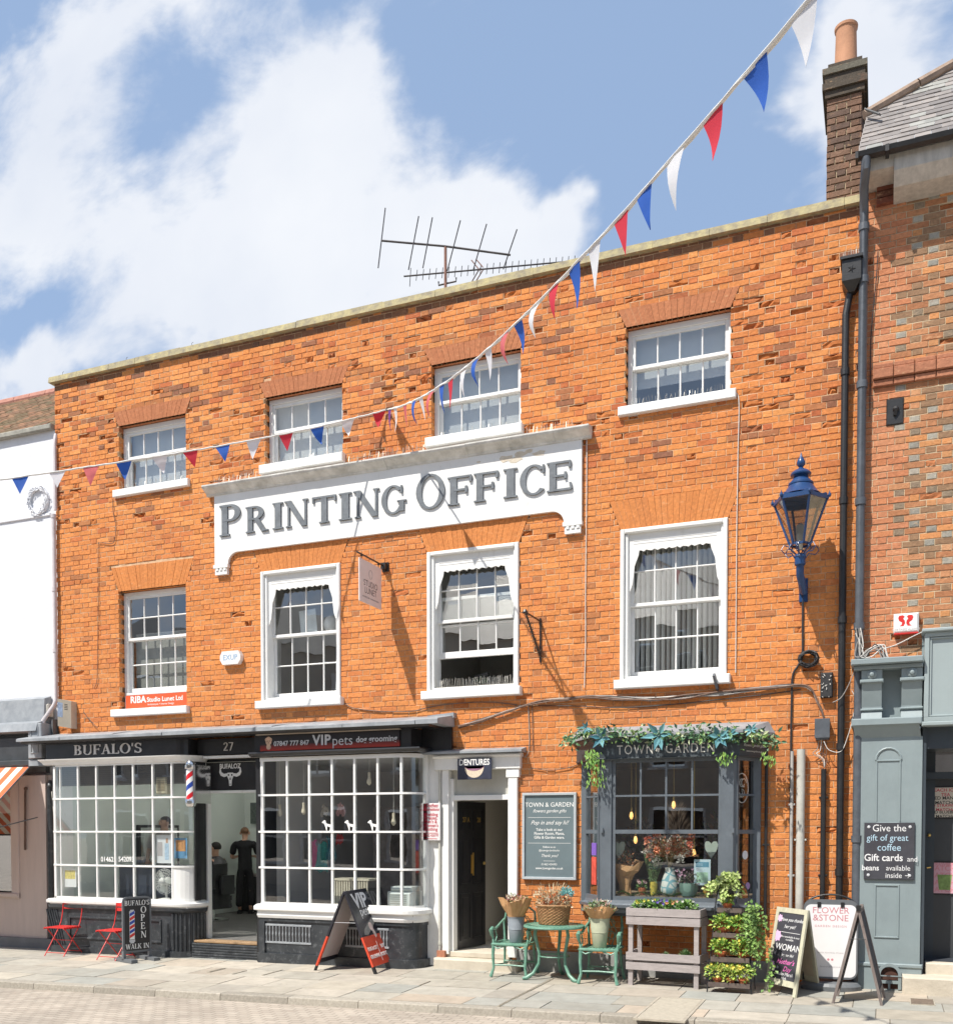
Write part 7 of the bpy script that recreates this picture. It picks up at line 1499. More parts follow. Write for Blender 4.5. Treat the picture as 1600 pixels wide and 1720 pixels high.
# dentures sign
t, a, b = wbox('dentures_sign', 'dark navy sign with white DENTURES lettering above the entrance 27A', 'sign', 768, 1273, 825, 1310, -.15, mat('navy_board', (.03, .035, .06), .5, .3, 8), .02, .004)
w_, h_ = b.x-a.x, b.z-a.z; text('lettering', 'DENTURES', M_wl, t, ((a.x+b.x)/2, -.1515, a.z+h_*.80), .115, bold=.02, ext=.0006, sx=.80)
cx_, cz_ = (a.x+b.x)/2, a.z+h_*.58
mb = MB(); mb.ext([(cx_-.14, -.1525, cz_)]+[(cx_+.14*math.cos(math.radians(q)), -.1525, cz_+.145*math.sin(math.radians(q))) for q in range(-180, 1, 15)][1:], (0, .0012, 0)); obj('teeth_emblem', mb, mat('teeth_cream', (.65, .55, .42), .6, .2, 60), t)
mb = MB(); mb.ext([(cx_-.145, -.1538, cz_+.0)]+[(cx_+.145*math.cos(math.radians(q)), -.1538, cz_+.03+.08*math.sin(math.radians(q))) for q in range(-170, 0, 10)]+[(cx_+.145, -.1538, cz_+.0), (cx_+.09, -.1538, cz_-.02), (cx_, -.1538, cz_+.0), (cx_-.09, -.1538, cz_-.02)], (0, .0012, 0)); obj('gum_emblem', mb, mat('gum_mauve', (.30, .14, .22), .6), t)
# clothes alterations
t, a, b = wbox('alterations_sign', 'white clothes alterations sign with red lettering left of the entrance', 'sign', 708, 1349, 739, 1412, -.10, mat('sign_white', (.72, .69, .69), .5, .05), .015, .004); cx_ = (a.x+b.x)/2; h_ = b.z-a.z; M_rp = mat('red_print', (.50, .03, .06), .6)
for s, z, sz, sh in (('Clothes', .93, .075, .3), ('Alterations', .83, .062, .3), ('Wedding', .69, .065, 0), ('Dresses,', .60, .065, 0), ("Men's &", .50, .065, 0), ("Women's", .40, .065, 0), ('Clothing', .30, .065, 0), ('01462 433777', .13, .045, 0)): text('lettering', s, M_rp, t, (cx_, -.1015, a.z+h_*z), sz, ext=.0005, shear=sh, bold=.012, sx=.9)
mb = MB(); mb.box(a.x+.03, b.x-.03, -.1025, -.1005, a.z+h_*.19, a.z+h_*.205); mb.box(a.x+.05, b.x-.05, -.1025, -.1005, a.z+h_*.04, a.z+h_*.055); obj('rule', mb, M_rp, t)
# florist board
t = thing('florist_board', 'tall slate grey framed florist notice board with white lettering on the brick wall', 'sign', at(922, 1404, -.03)); a, b = at(877, 1477, -.04), at(968, 1331, -.04)
M_fr = mat('frame_grey', (.42, .46, .48), .5, .08, 5); M_fs = mat('board_slate', (.13, .175, .19), .6, .08, 3)
mb = MB(); panel_mould(mb, a.x, b.x, a.z, b.z, -.03, .035, .03); mb.box(a.x+.002, b.x-.002, -.03, .0, a.z+.002, b.z-.002) ; obj('frame', mb, M_fr, t); mb = MB(); mb.box(a.x+.034, b.x-.034, -.036, -.0305, a.z+.034, b.z-.034); pnl = obj('panel', mb, M_fs, t)
cx_ = (a.x+b.x)/2; h_ = b.z-a.z
for s, z, sz, sh, bo in (('TOWN & GARDEN', .86, .085, 0, 0), ('flowers garden gifts', .79, .062, .4, 0), ('Pop in and say hi!', .655, .078, .4, 0), ('Take a look at our', .575, .052, 0, .01), ('Flower Room, Plants,', .53, .052, 0, .01), ('Gifts & Garden ware.', .485, .052, 0, .01), ('Follow us on', .375, .036, 0, .01), ('@towngardenhitchin', .335, .036, 0, 0), ('Thank you!', .275, .055, .4, 0), ('01462 434493', .175, .040, 0, 0), ('www.towngarden.co.uk', .13, .042, 0, .012)): text('lettering', s, M_wl, pnl, (cx_, -.0366, a.z+h_*z), sz, ext=.0005, shear=sh, bold=bo, sx=.95)
mb = MB(); [mb.box(cx_-w_, cx_+w_, -.0375, -.0362, a.z+h_*z-.002, a.z+h_*z+.002) for z, w_ in ((.715, .3), (.42, .3), (.215, .08))]; obj('rule', mb, M_wl, pnl)
# coffee chalkboard on the pilaster
t = thing('coffee_chalkboard', 'square black chalkboard about gift cards screwed to the grey pilaster', 'sign', at(1493, 1429, PY-.02)); a, b = at(1450, 1477, PY-.025), at(1536, 1382, PY-.025); mb = MB(); mb.bbox(a.x, b.x, PY-.03, PY-.004, a.z, b.z, .004); cp_ = obj('panel', mb, M_slb, t); h_ = b.z-a.z; cx_ = (a.x+b.x)/2
M_cb = mat('chalk_pale_blue', (.42, .58, .68), .9)
for s, z, sz, m, bo, dx in (('Give the', .90, .115, M_chalk, 0, 0), ('gift of great', .73, .105, M_cb, 0, -.02), ('coffee', .56, .115, M_cb, 0, 0), ('Gift cards', .38, .115, M_chalk, .014, -.06), ('and', .36, .085, M_chalk, 0, .25), ('beans', .20, .09, M_chalk, .014, -.20), ('available', .20, .085, M_chalk, 0, .10), ('inside →', .07, .085, M_chalk, 0, .10)): text('chalk_writing', s, m, cp_, (cx_+dx, PY-.0308, a.z+h_*z), sz, ext=.0005, bold=bo, sx=.92)
for x in (a.x+.05, b.x-.05):
    for z in (a.z+.05, b.z-.05): mb = MB(); mb.lathe((x, PY-.03, z), [(.018, 0), (.018, .006), (.01, .01)], 10, axis='y'); obj('screw_cap', mb, M_silver, cp_)
# posters on the coffee shop door
def poster(name, label, x0, y0, x1, y1, Y, frame, face, lines):
    a, b = at(x0, y1, Y), at(x1, y0, Y); t = thing(name, label, 'poster', ((a.x+b.x)/2, Y, (a.z+b.z)/2)); mb = MB(); mb.bbox(a.x, b.x, Y-.012, Y, a.z, b.z, .003); obj('frame', mb, frame, t)
    mb = MB(); mb.box(a.x+.02, b.x-.02, Y-.0135, Y-.012, a.z+.02, b.z-.02); fc = obj('sheet', mb, face, t)
    for s, z, sz, m in lines: text('lettering', s, m, fc, ((a.x+b.x)/2, Y-.0138, a.z+(b.z-a.z)*z), sz, ext=.0004, bold=.015)
    return t, a, b
YD = wy+.018
M_ink = mat('ink_black', (.02, .02, .02), .7)
poster('menu_poster', 'cream iced tea and matcha menu poster on the dark coffee shop door', 1563, 1320, 1612, 1376, YD, M_board, mat('menu_cream', (.62, .56, .46), .7, .1), [('PEACH ICED\nTEA', .80, .055, M_rp), ('ICED MANGO\nMATCHA', .56, .055, M_ink), ('ICED STRAWBERRY\nMATCHA', .34, .05, M_rp), ('ICED BLUEBERRY\nMATCHA', .14, .05, M_ink)])
t, a, b = poster('matcha_poster', 'pink matcha poster with a green drink on the dark coffee shop door', 1560, 1447, 1612, 1503, YD, M_board, mat('poster_pink', (.62, .36, .42), .7, .05), [('STRAWBERRY', .90, .05, M_pk), ('MATCHA\nMATCHA\nMATCHA\nMATCHA', .47, .085, M_pk)])
mb = MB(); cx_ = (a.x+b.x)/2; h_ = b.z-a.z; mb.ext([(cx_-.06, YD-.0155, a.z+h_*.15), (cx_+.06, YD-.0155, a.z+h_*.15), (cx_+.08, YD-.0155, a.z+h_*.6), (cx_-.08, YD-.0155, a.z+h_*.6)], (0, .0012, 0)); obj('drink_picture', mb, mat('matcha_green', (.20, .30, .09), .6, .4, 20), t)
# ---- hanging sign and bare bracket
hx = -6.59; hz = at(648, 952, -.02).z
t = thing('hanging_sign', 'pale mauve hanging sign lettered STUDIO LUNET on a black projecting bracket', 'sign', (hx, 0, hz))
mb = MB(); mb.tube([(hx, 0, hz), (hx, -.84, hz)], .012, 8); mb.bbox(hx-.05, hx+.05, -.03, 0, hz-.07, hz+.06); mb.box(hx-.035, hx+.035, -.10, -.03, hz-.045, hz+.04); mb.tube([(hx, -.02, hz-.06), (hx, -.12, hz)], .01, 6); obj('bracket', mb, M_iron, t)
bz1 = hz-.06; bz0 = at(606, 1009, -.76).z
mb = MB(); mb.box(hx-.008, hx+.008, -.79, -.16, bz0, bz1); hb = obj('board', mb, mat('sign_mauve', (.70, .60, .58), .6, .05), t)
for y in (-.72, -.23): mb = MB(); mb.tube([(hx, y, hz), (hx, y, bz1-.03)], .006, 6); mb.tube([(hx, y-.012, hz-.02), (hx, y+.012, hz-.02)], .012, 6); obj('hook', mb, M_iron, t)
M_ts = mat('sign_text_dark', (.06, .045, .05), .6)
for s, z, sz in (('STUDIO', .47, .12), ('LUNET', .30, .12), ('ARCHITECTURE + INTERIOR DESIGN', .14, .030)): text('lettering', s, M_ts, hb, (hx+.0083, -.475, bz0+(bz1-bz0)*z), sz, right=(0, 1, 0), ext=.0004, sp=1.05, sx=.9)
mb = MB(); mb.tube([(hx+.0085, -.475+.05*math.cos(q*.524), bz0+(bz1-bz0)*.72+.06*math.sin(q*.524)) for q in range(13)], .002, 4); obj('emblem', mb, M_ts, hb)
bx2 = at(908, 1050, 0).x; bz2 = at(908, 1044, 0).z; bz3 = at(912, 1103, 0).z
t = thing('empty_bracket', 'empty black iron sign bracket wound with twigs right of the third window', 'bracket', (bx2, 0, bz2))
mb = MB(); mb.tube([(bx2, -.01, bz2), (bx2, -.62, bz2)], .012, 6); mb.tube([(bx2, -.62, bz2), (bx2, -.02, bz3)], .014, 6); mb.tube([(bx2, -.02, bz2+.04), (bx2, -.02, bz3-.08)], .012, 6); mb.lathe((bx2, -.63, bz2), [(.03, -.02), (.035, 0), (.02, .03)], 10); obj('iron_frame', mb, M_iron, t)
mb = MB(); rr = random.Random(4)
for k in range(60): s = rr.random(); p = Vector((bx2, -.62+.60*s, bz2+(bz3-bz2)*s)); mb.bar(p, p+Vector((rr.uniform(-.05, .05), rr.uniform(-.05, .05), rr.uniform(-.05, .06))), .005)
for k in range(16): mb.bar((bx2, -.02, bz2-.02-.02*k*.5), (bx2+rr.uniform(-.06, .06), -.05, bz2+rr.uniform(-.16, .05)), .003)
obj('twigs', mb, mat('twig', (.10, .07, .05), .9, .3), t)
mb = MB(); s0 = at(1205, 1150, -.02); mb.bar((s0.x, -.02, s0.z-.06), (s0.x-.02, -.20, s0.z+.10), .03, .05); o = obj('iron_stub', mb, M_pipeg); o['label'] = 'short grey iron stub sticking out under the sill of the rightmost window'; o['category'] = 'bracket'
# ---- barber pole
pc = at(320.5, 1318, -.52); t = thing('barber_pole', 'red white and blue barber pole with chrome caps at the corner of the barber shop', 'barber pole', (pc.x, pc.y, pc.z))
zt0, zt1 = at(320, 1291, -.52).z, at(320, 1344, -.52).z
def pole_mat():
    m = bpy.data.materials.new('pole_stripes'); m.use_nodes = True; n = m.node_tree.nodes; l = m.node_tree.links; b = n['Principled BSDF']; b.inputs['Roughness'].default_value = .15
    tcn = n.new('ShaderNodeTexCoord'); sp_ = n.new('ShaderNodeSeparateXYZ'); l.new(tcn.outputs['Object'], sp_.inputs[0])
    def M(op, a, b_=None):
        k = n.new('ShaderNodeMath'); k.operation = op
        for i, v_ in enumerate((a, b_)):
            if v_ is None: continue
            if isinstance(v_, (int, float)): k.inputs[i].default_value = v_
            else: l.new(v_, k.inputs[i])
        return k.outputs[0]
    ang = M('DIVIDE', M('ARCTAN2', sp_.outputs[1], sp_.outputs[0]), 6.2832); f = M('FRACT', M('ADD', M('MULTIPLY', sp_.outputs[2], 3.2), M('MULTIPLY', ang, -1.0)))
    r = n.new('ShaderNodeValToRGB'); r.color_ramp.interpolation = 'CONSTANT'; e = r.color_ramp.elements; e[0].color = (.03, .07, .35, 1); e[0].position = 0; e[1].color = (.80, .80, .80, 1); e[1].position = .25
    x = e.new(.5); x.color = (.60, .02, .03, 1); x = e.new(.75); x.color = (.80, .80, .80, 1); l.new(f, r.inputs[0]); l.new(r.outputs[0], b.inputs['Base Color']); return m
mb = MB(); mb.tube([(pc.x, pc.y, zt1), (pc.x, pc.y, zt0)], .068, 24); obj('striped_cylinder', mb, pole_mat(), t, smooth=True)
M_chr = mat('chrome', (.70, .70, .70), .12, .05, 3, metal=1)
mb = MB(); mb.lathe((pc.x, pc.y, zt0), [(.085, -.01), (.088, .0), (.088, .045), (.075, .055), (.075, .075), (.06, .10), (.02, .115)], 24); obj('top_cap', mb, M_chr, t, smooth=True)
mb = MB(); mb.lathe((pc.x, pc.y, zt1), [(.02, -.11), (.06, -.10), (.075, -.075), (.075, -.05), (.09, -.045), (.09, .0), (.085, .01)], 24); obj('bottom_cap', mb, M_chr, t, smooth=True)
mb = MB(); mb.box(pc.x+.07, pc.x+.115, pc.y-.04, -.2, zt1-.05, zt0+.05); mb.box(pc.x-.02, pc.x+.07, pc.y-.02, pc.y+.02, zt0+.01, zt0+.04); mb.box(pc.x-.02, pc.x+.07, pc.y-.02, pc.y+.02, zt1-.04, zt1-.01); obj('mount', mb, M_chr, t)
# ------------------------------------------------------------------ TV aerials
ar = Vector((0, 0, 0)); mx_ = at(748, 488, .3); t = thing('tv_aerial', 'large rusty VHF aerial of six long rods on a mast behind the parapet', 'aerial', (mx_.x, .3, 9.0))
M_al = mat('aerial_metal', (.12, .11, .11), .5, .3, 10, metal=.5); M_ru = mat('rusty_mast', (.25, .13, .10), .8, .3, 10)
zt_ = at(748, 414, .3).z; mb = MB(); mb.tube([(mx_.x, .3, 8.85), (mx_.x, .3, zt_)], .022, 8); obj('mast', mb, M_ru, t, smooth=True)
e1, e2 = at(641, 404, .05), at(857, 428, .5)
mb = MB(); mb.tube([e1, (mx_.x, .29, zt_+.0), e2], .014, 6); obj('boom', mb, M_al, t)
bd_ = (e2-e1)
for (a, b) in (((647, 349), (635, 450)), ((703, 363), (686, 453)), ((726, 365), (710, 450)), ((773, 370), (751, 455)), ((817, 376), (795, 452)), ((868, 385), (845, 452))):
    xm = (a[0]+b[0])/2; f = (xm-641)/(857-641); yy = e1.y+(e2.y-e1.y)*f
    mb = MB(); mb.tube([at(a[0], a[1], yy-.0), at(b[0], b[1], yy)], .009, 5); obj('rod', mb, M_al, t)
t = thing('tv_aerial', 'long thin toothed UHF aerial pointing right just above the parapet', 'aerial', (mx_.x, .35, 9.6)); a0, a1 = at(678, 464, .32), at(975, 437, 1.6)
mb = MB(); mb.tube([a0, a1], .011, 6); mb.tube([(mx_.x-.12, .33, at(748, 462, .3).z-.05), (mx_.x-.12, .33, at(748, 462, .3).z-.1), (mx_.x+.15, .33, at(748, 462, .3).z-.1), (mx_.x+.15, .33, at(748, 462, .3).z-.05)], .012, 6); obj('boom', mb, M_al, t)
ad = (a1-a0); pv_ = Vector((0, 0, 1))
for k in range(27):
    p = a0+ad*((k+1)/28); mb = MB(); mb.tube([p-Vector((0, .02, .085 if k else .16)), p+Vector((0, .02, .085 if k else .12))], .006, 4); obj('element', mb, M_al, t)
mb = MB(); p = a0+ad*.42
for s in (-1, 1): mb.tube([p+Vector((-.12, 0, s*.16)), p, p+Vector((.02, 0, s*.02))], .008, 5); mb.tube([p+Vector((-.05, 0, s*.16)), p+Vector((.06, 0, s*.02))], .008, 5)
obj('reflector', mb, M_ru, t)
mb = MB(); o_ = at(698, 440, .8); 
for k, px in enumerate((105, 212, 322)):
    p = at(px, {105: 630, 212: 603, 322: 575}[px], .1); m2_ = MB(); m2_.tube([(p.x, .1, 9.33), (p.x, .1, 9.46), (p.x+.03, .1, 9.47)], .004, 4); o = obj('coping_wire', m2_, M_al, main)
# ------------------------------------------------------------------ bunting
ANC = at(650, 688, -.015)
def strP(side, k):
    if side < 0: x, y = ANC.x-1.49*k, ANC.y-1.25*k; z = ANC.z-.7591*k+.1062*k*k-.0156*k**3
    else: x, y = ANC.x+1.6*k, ANC.y-2.0*k; z = ANC.z-.9444*k+.1246*k*k-.0054*k**3
    return Vector((x, y, z))
def prj(p): v_ = p-CAM; d_ = v_.dot(FW); return 800+FPX*v_.dot(RT)/d_, CY-FPX*v_.dot(UP)/d_
def solve_k(side, px):
    lo, hi = 0.0, 6.0 if side < 0 else 4.6
    for _ in range(50):
        m_ = (lo+hi)/2; q = prj(strP(side, m_))[0]
        if (q > px) == (side < 0): lo = m_
        else: hi = m_
    return (lo+hi)/2
M_rope = mat('white_rope', (.72, .71, .68), .8, .1, 20); FM = {'r': mat('flag_red', (.62, .035, .06), .7, .05), 'w': mat('flag_white', (.74, .75, .78), .7, .04), 'b': mat('flag_blue', (.03, .12, .50), .7, .05), 'n': mat('flag_purple', (.16, .05, .28), .7, .05), 'k': mat('flag_faded_red', (.62, .14, .15), .7, .2, 9)}
for m in FM.values():   # thin cloth lets some light through
    nt_ = m.node_tree; b = nt_.nodes['Principled BSDF']; tr = nt_.nodes.new('ShaderNodeBsdfTranslucent'); mx = nt_.nodes.new('ShaderNodeMixShader'); mx.inputs[0].default_value = .35
    src = b.inputs['Base Color'].links[0].from_socket; nt_.links.new(src, tr.inputs[0]); o_ = [n for n in nt_.nodes if n.type == 'OUTPUT_MATERIAL'][0]; nt_.links.new(b.outputs[0], mx.inputs[1]); nt_.links.new(tr.outputs[0], mx.inputs[2]); nt_.links.new(mx.outputs[0], o_.inputs[0])
def bunting(side, label, kend, fl, pend):
    t = thing('bunting', label, 'bunting', ANC); mb = MB(); rr = random.Random(9+side); n = 90
    pts = [strP(side, kend*i/n)+Vector((0, 0, rr.uniform(-.004, .004))) for i in range(n+1)]; mb.tube(pts, .011, 6); obj('rope', mb, M_rope, t, smooth=True)
    if side > 0: mb = MB(); mb.tube([p+Vector((.01*math.sin(i*.9), .01*math.cos(i*.9), -.008)) for i, p in enumerate(pts)], .008, 5); obj('tape', mb, M_rope, t)
    for px, c in fl:
        k = solve_k(side, px); p0 = strP(side, k); tg = (strP(side, k+.05)-p0).normalized(); w_ = .215 if side > 0 else .20; p0 = p0+Vector((0, 0, -.008)); p1 = p0+tg*w_
        tip = (p0+p1)/2+Vector((rr.uniform(-.02, .03)+.02, rr.uniform(-.06, .04), (-.30 if side > 0 else -.235)+rr.uniform(-.03, .03)))
        tip = tip+tg*rr.uniform(-.02, .03); mid_ = ((p0+p1)/2).lerp(tip, .5); bow = rr.uniform(-.02, .035); nrm = tg.cross(Vector((0, 0, 1))).normalized()
        V = []; rows_ = 5
        for i in range(rows_+1):
            f = i/rows_; a = p0.lerp(tip, f); b = p1.lerp(tip, f); o2 = nrm*bow*math.sin(f*math.pi)*1.2; V += [a+o2, (a+b)/2+o2*1.4+nrm*rr.uniform(-.006, .006), b+o2]
        mb = MB(); mb.add(V, [(3*i+j, 3*i+j+1, 3*i+j+4, 3*i+j+3) for i in range(rows_) for j in range(2)]); obj('flag', mb, FM[c], t, smooth=True)
bunting(-1, 'bunting string running left from the wall hook with red white and blue flags', 3.1, [(648, 'r'), (595, 'w'), (544, 'b'), (492, 'r'), (438, 'w'), (386, 'b'), (332, 'r'), (281, 'w'), (221, 'b'), (166, 'k'), (110, 'w'), (48, 'b')], None)
bunting(1, 'bunting string sweeping from the wall hook up over the street to the right', 4.35, [(652, 'n'), (661, 'w'), (677, 'k'), (692, 'b'), (703, 'w'), (721, 'k'), (738, 'b'), (752, 'r'), (774, 'w'), (793, 'b'), (814, 'w'), (842, 'k'), (863, 'b'), (892, 'w'), (922, 'r'), (955, 'b'), (988, 'w'), (1031, 'r'), (1069, 'b'), (1120, 'w'), (1180, 'r'), (1248, 'b'), (1327, 'w')], None)
mb = MB(); mb.tube([ANC+Vector((0, .03, .02)), ANC+Vector((0, -.03, 0)), ANC+Vector((.02, -.05, -.04))], .012, 6); o = obj('wall_hook', mb, M_iron); o['label'] = 'iron wall hook above the name board where both bunting strings are tied'; o['category'] = 'hook'
# ------------------------------------------------------------------ garland on the florist roof
GP = [at(951, 1246, -.30), at(985, 1232, -.50), at(1040, 1236, -.56), at(1110, 1236, -.56), at(1180, 1234, -.56), at(1235, 1236, -.54), at(1272, 1236, -.42), at(1302, 1246, -.30)]
t = thing('garland', 'leafy artificial garland with teal magnolia leaves along the florist fascia', 'garland', GP[3]); rr = random.Random(15)
stem_ = MB(); stem_.tube(GP, .012, 6); obj('stem', stem_, M_leaf if False else mat('stem_green', (.08, .12, .05), .8), t)
mb = MB(); dense = [(.8 if k in (0, 1, 2) else 1) for k in range(8)]
cls = [(.05, .14, .07), (.10, .24, .10), (.20, .32, .08), (.03, .10, .06), (.45, .50, .30), (.12, .28, .14)]
for i in range(1300):
    s = rr.random()*7; k = min(6, int(s)); p = GP[k].lerp(GP[k+1], s-k)+Vector((rr.gauss(0, .04), rr.gauss(0, .05), rr.gauss(.0, .035+.03*vnoise(s*2.2, 3, 5))))
    if vnoise(s*1.7, 1, 77) < .22: continue
    mb.leaf(p, (rr.uniform(-1, 1), rr.uniform(-1, .1), rr.uniform(-1, .8)), (rr.uniform(-1, 1), -1, rr.uniform(-.5, 1)), rr.uniform(.04, .10), rr.uniform(.02, .045), lerp3(rr.choice(cls), (.5, .55, .4), .12*rr.random()))
for (px, py, n, dn) in ((1000, 1262, 120, .42), (992, 1258, 60, .22), (1215, 1262, 40, .14), (1290, 1262, 25, .15)):
    for _ in range(n): p = at(px, py, -.58)+Vector((rr.gauss(0, .05), rr.gauss(0, .03), -dn*rr.random())); mb.leaf(p, (rr.uniform(-.6, .6), rr.uniform(-.6, .1), -1), (rr.uniform(-1, 1), -1, 0), rr.uniform(.04, .08), rr.uniform(.012, .03), lerp3((.10, .26, .05), (.30, .45, .10), rr.random()))
obj('leaves', mb, M_leaf, t)
for (px, py, sc) in ((1010, 1240, 1), (1107, 1235, 1.25), (1207, 1238, 1.1), (1225, 1232, .8), (1262, 1225, .6), (985, 1222, .6)):
    mb = MB()
    for k in range(6): A = 6.283*k/6+rr.uniform(-.4, .4); mb.leaf(at(px, py, -.62), (math.cos(A), -.5, math.sin(A)-.2), (0, -1, .3), .17*sc*rr.uniform(.7, 1.15), .062*sc, lerp3((.02, .12, .16), (.16, .36, .38), rr.random()), .18)
    obj('magnolia_leaf', mb, M_leaf, t)
# ------------------------------------------------------------------ people
def skin_mesh(name, verts, edges, m, parent, sub=2, root=0):
    """one continuous surface grown round a skeleton: verts = (x, y, z, radius_x, radius_y)"""
    me = bpy.data.meshes.new(name); bm = bmesh.new(); sk = bm.verts.layers.skin.verify(); L0 = wloc(parent)
    vs = []
    for i, v_ in enumerate(verts):
        v = bm.verts.new((v_[0]-L0.x, v_[1]-L0.y, v_[2]-L0.z)); v[sk].radius = (v_[3], v_[4] if len(v_) > 4 else v_[3]); v[sk].use_root = (i == root); vs.append(v)
    for a, b in edges: bm.edges.new((vs[a], vs[b]))
    bm.to_mesh(me); bm.free(); o = bpy.data.objects.new(name, me); COL.objects.link(o); o.parent = parent
    md = o.modifiers.new('skin', 'SKIN'); md.use_smooth_shade = True; md.branch_smoothing = .6
    s = o.modifiers.new('sub', 'SUBSURF'); s.levels = sub; s.render_levels = sub
    dgp = bpy.context.evaluated_depsgraph_get(); m2 = bpy.data.meshes.new_from_object(o.evaluated_get(dgp)); o.modifiers.clear(); o.data = m2; bpy.data.meshes.remove(me)
    m2.materials.clear(); m2.materials.append(m); m2.shade_smooth(); return o
M_skin = mat('skin', (.52, .30, .20), .5, .08, 12); M_tee = mat('black_cloth', (.012, .012, .014), .9, .3, 15); M_hair1 = mat('hair_ginger', (.16, .08, .04), .8, .3, 40); M_hair2 = mat('hair_black', (.015, .012, .01), .7, .3, 40); M_shoe = mat('shoe_black', (.02, .02, .02), .5)
def chain(V, E, pts, start=None):
    prev = start
    for p in pts:
        V.append(p); i = len(V)-1
        if prev is not None: E.append((prev, i))
        prev = i
    return prev
def person(label, base, face, h=1.76, seated=False, pose='work', hair=M_hair1, tee=M_tee, cape=False, half=False):
    """face = direction angle the figure looks towards (radians, 0 = +x)"""
    t = thing('person', label, 'person', base); f = Vector((math.cos(face), math.sin(face), 0)); r = Vector((f.y, -f.x, 0)); k = h/1.76; B = Vector(base)
    hz_ = .94 if not seated else .52
    def P(a, b, z, *rad): v_ = B+r*(a*k)+f*(b*k)+Vector((0, 0, z*k)); return (v_.x, v_.y, v_.z, *[q*k for q in rad])
    o = hz_-.94
    V, E = [], []
    pel = chain(V, E, [P(0, 0, .94+o, .115, .085)]); sp = chain(V, E, [P(0, .01, 1.10+o, .11, .08), P(0, .0, 1.28+o, .125, .085), P(0, -.01, 1.40+o, .10, .07)], pel)
    chain(V, E, [P(0, .01, 1.50+o, .056, .058), P(0, .025, 1.57+o, .064, .074), P(0, .035, 1.635+o, .074, .090), P(0, .02, 1.70+o, .062, .078)], sp)
    hands = []
    for s in (-1, 1):
        if pose == 'work': el = (s*.27, .06, 1.13+o); wr = (s*.16, .30, 1.16+o)
        elif pose == 'rest': el = (s*.27, .02, 1.12+o); wr = (s*.20, .26, 1.02+o)
        else: el = (s*.26, -.02, 1.14+o); wr = (s*.27, .06, .90+o)
        a = chain(V, E, [P(s*.17, -.01, 1.42+o, .06), P(s*.215, .0, 1.36+o, .052), P(*el, .04), P(*wr, .027)], sp)
        w_ = Vector(wr); dv = (w_-Vector(el)).normalized(); pm = w_+dv*.07; pi_ = chain(V, E, [P(*pm, .032, .016)], a)
        for q in range(4): b0 = pm+Vector((s*(.012-.011*q)*1.6, 0, 0)); chain(V, E, [P(*(b0+dv*.035), .0095), P(*(b0+dv*(.06+.008*(1.5-abs(q-1.5)))+Vector((0, 0, -.02))), .008), P(*(b0+dv*(.075)+Vector((0, 0, -.045))), .007)], pi_)
        chain(V, E, [P(*(w_+dv*.045+Vector((-s*.035, 0, .0))), .011), P(*(w_+dv*.08+Vector((-s*.05, 0, -.01))), .009)], a)
    for s in (-1, 1):
        if not seated: chain(V, E, [P(s*.09, 0, .88, .085), P(s*.10, .02, .50, .056), P(s*.11, -.02, .10, .037), P(s*.11, .04, .04, .036, .03), P(s*.12, .15, .03, .03, .02)], pel)
        else: chain(V, E, [P(s*.10, .05, .50, .085), P(s*.11, .42, .52, .062), P(s*.11, .44, .14, .042), P(s*.11, .50, .05, .036), P(s*.12, .60, .04, .028)], pel)
    body = skin_mesh('body', V, E, M_skin, t)
    # shirt
    V, E = [], []; pel = chain(V, E, [P(0, 0, .82+o, .17, .13)]); sp = chain(V, E, [P(0, 0, .95+o, .165, .125), P(0, .01, 1.12+o, .16, .12), P(0, .0, 1.30+o, .18, .125), P(0, -.01, 1.44+o, .15, .10)], pel); chain(V, E, [P(0, -.005, 1.52+o, .075, .075)], sp)
    for s in (-1, 1):
        el = Vector((s*.27, .06, 1.13+o)) if pose == 'work' else Vector((s*.265, .0, 1.13+o)); sh = Vector((s*.215, 0, 1.36+o)); e2_ = sh.lerp(el, .75); chain(V, E, [P(s*.16, -.01, 1.42+o, .085), P(s*.215, 0, 1.37+o, .078), P(*e2_, .066)], sp)
    skin_mesh('shirt', V, E, tee, t)
    V, E = [], []; pel = chain(V, E, [P(0, 0, 1.04+o, .15, .115), P(0, 0, .92+o, .155, .12)])
    for s in (-1, 1):
        if not seated: chain(V, E, [P(s*.09, 0, .86, .105), P(s*.10, .02+.03*s, .50, .085), P(s*.12, -.02+.02*s, .13, .075)], pel)
        else: chain(V, E, [P(s*.10, .08, .51, .10), P(s*.11, .42, .52, .078), P(s*.11, .44, .18, .06)], pel)
    skin_mesh('trousers', V, E, M_tee, t)
    for s in (-1, 1):
        mb = MB(); q0 = P(s*.11, -.07 if not seated else .40, .045)[:3]; q1 = P(s*.12, .19 if not seated else .68, .03)[:3]; mb.tube([q0, Vector(q0).lerp(Vector(q1), .5)+Vector((0, 0, .01)), q1], [.042*k, .045*k, .03*k], 10); mb.bar(Vector(q0)-Vector((0, 0, .03)), Vector(q1)-Vector((0, 0, .02)), .08*k, .02); obj('shoe', mb, M_shoe, t, smooth=True)
    hd = Vector(P(0, .02, 1.655+o)[:3])
    mb = MB(); rr = random.Random(5); n = 14
    for i in range(9):
        for j in range(n): pass
    hc_ = Vector(P(0, .004, 1.668+o)[:3]); V2, F2 = [], []
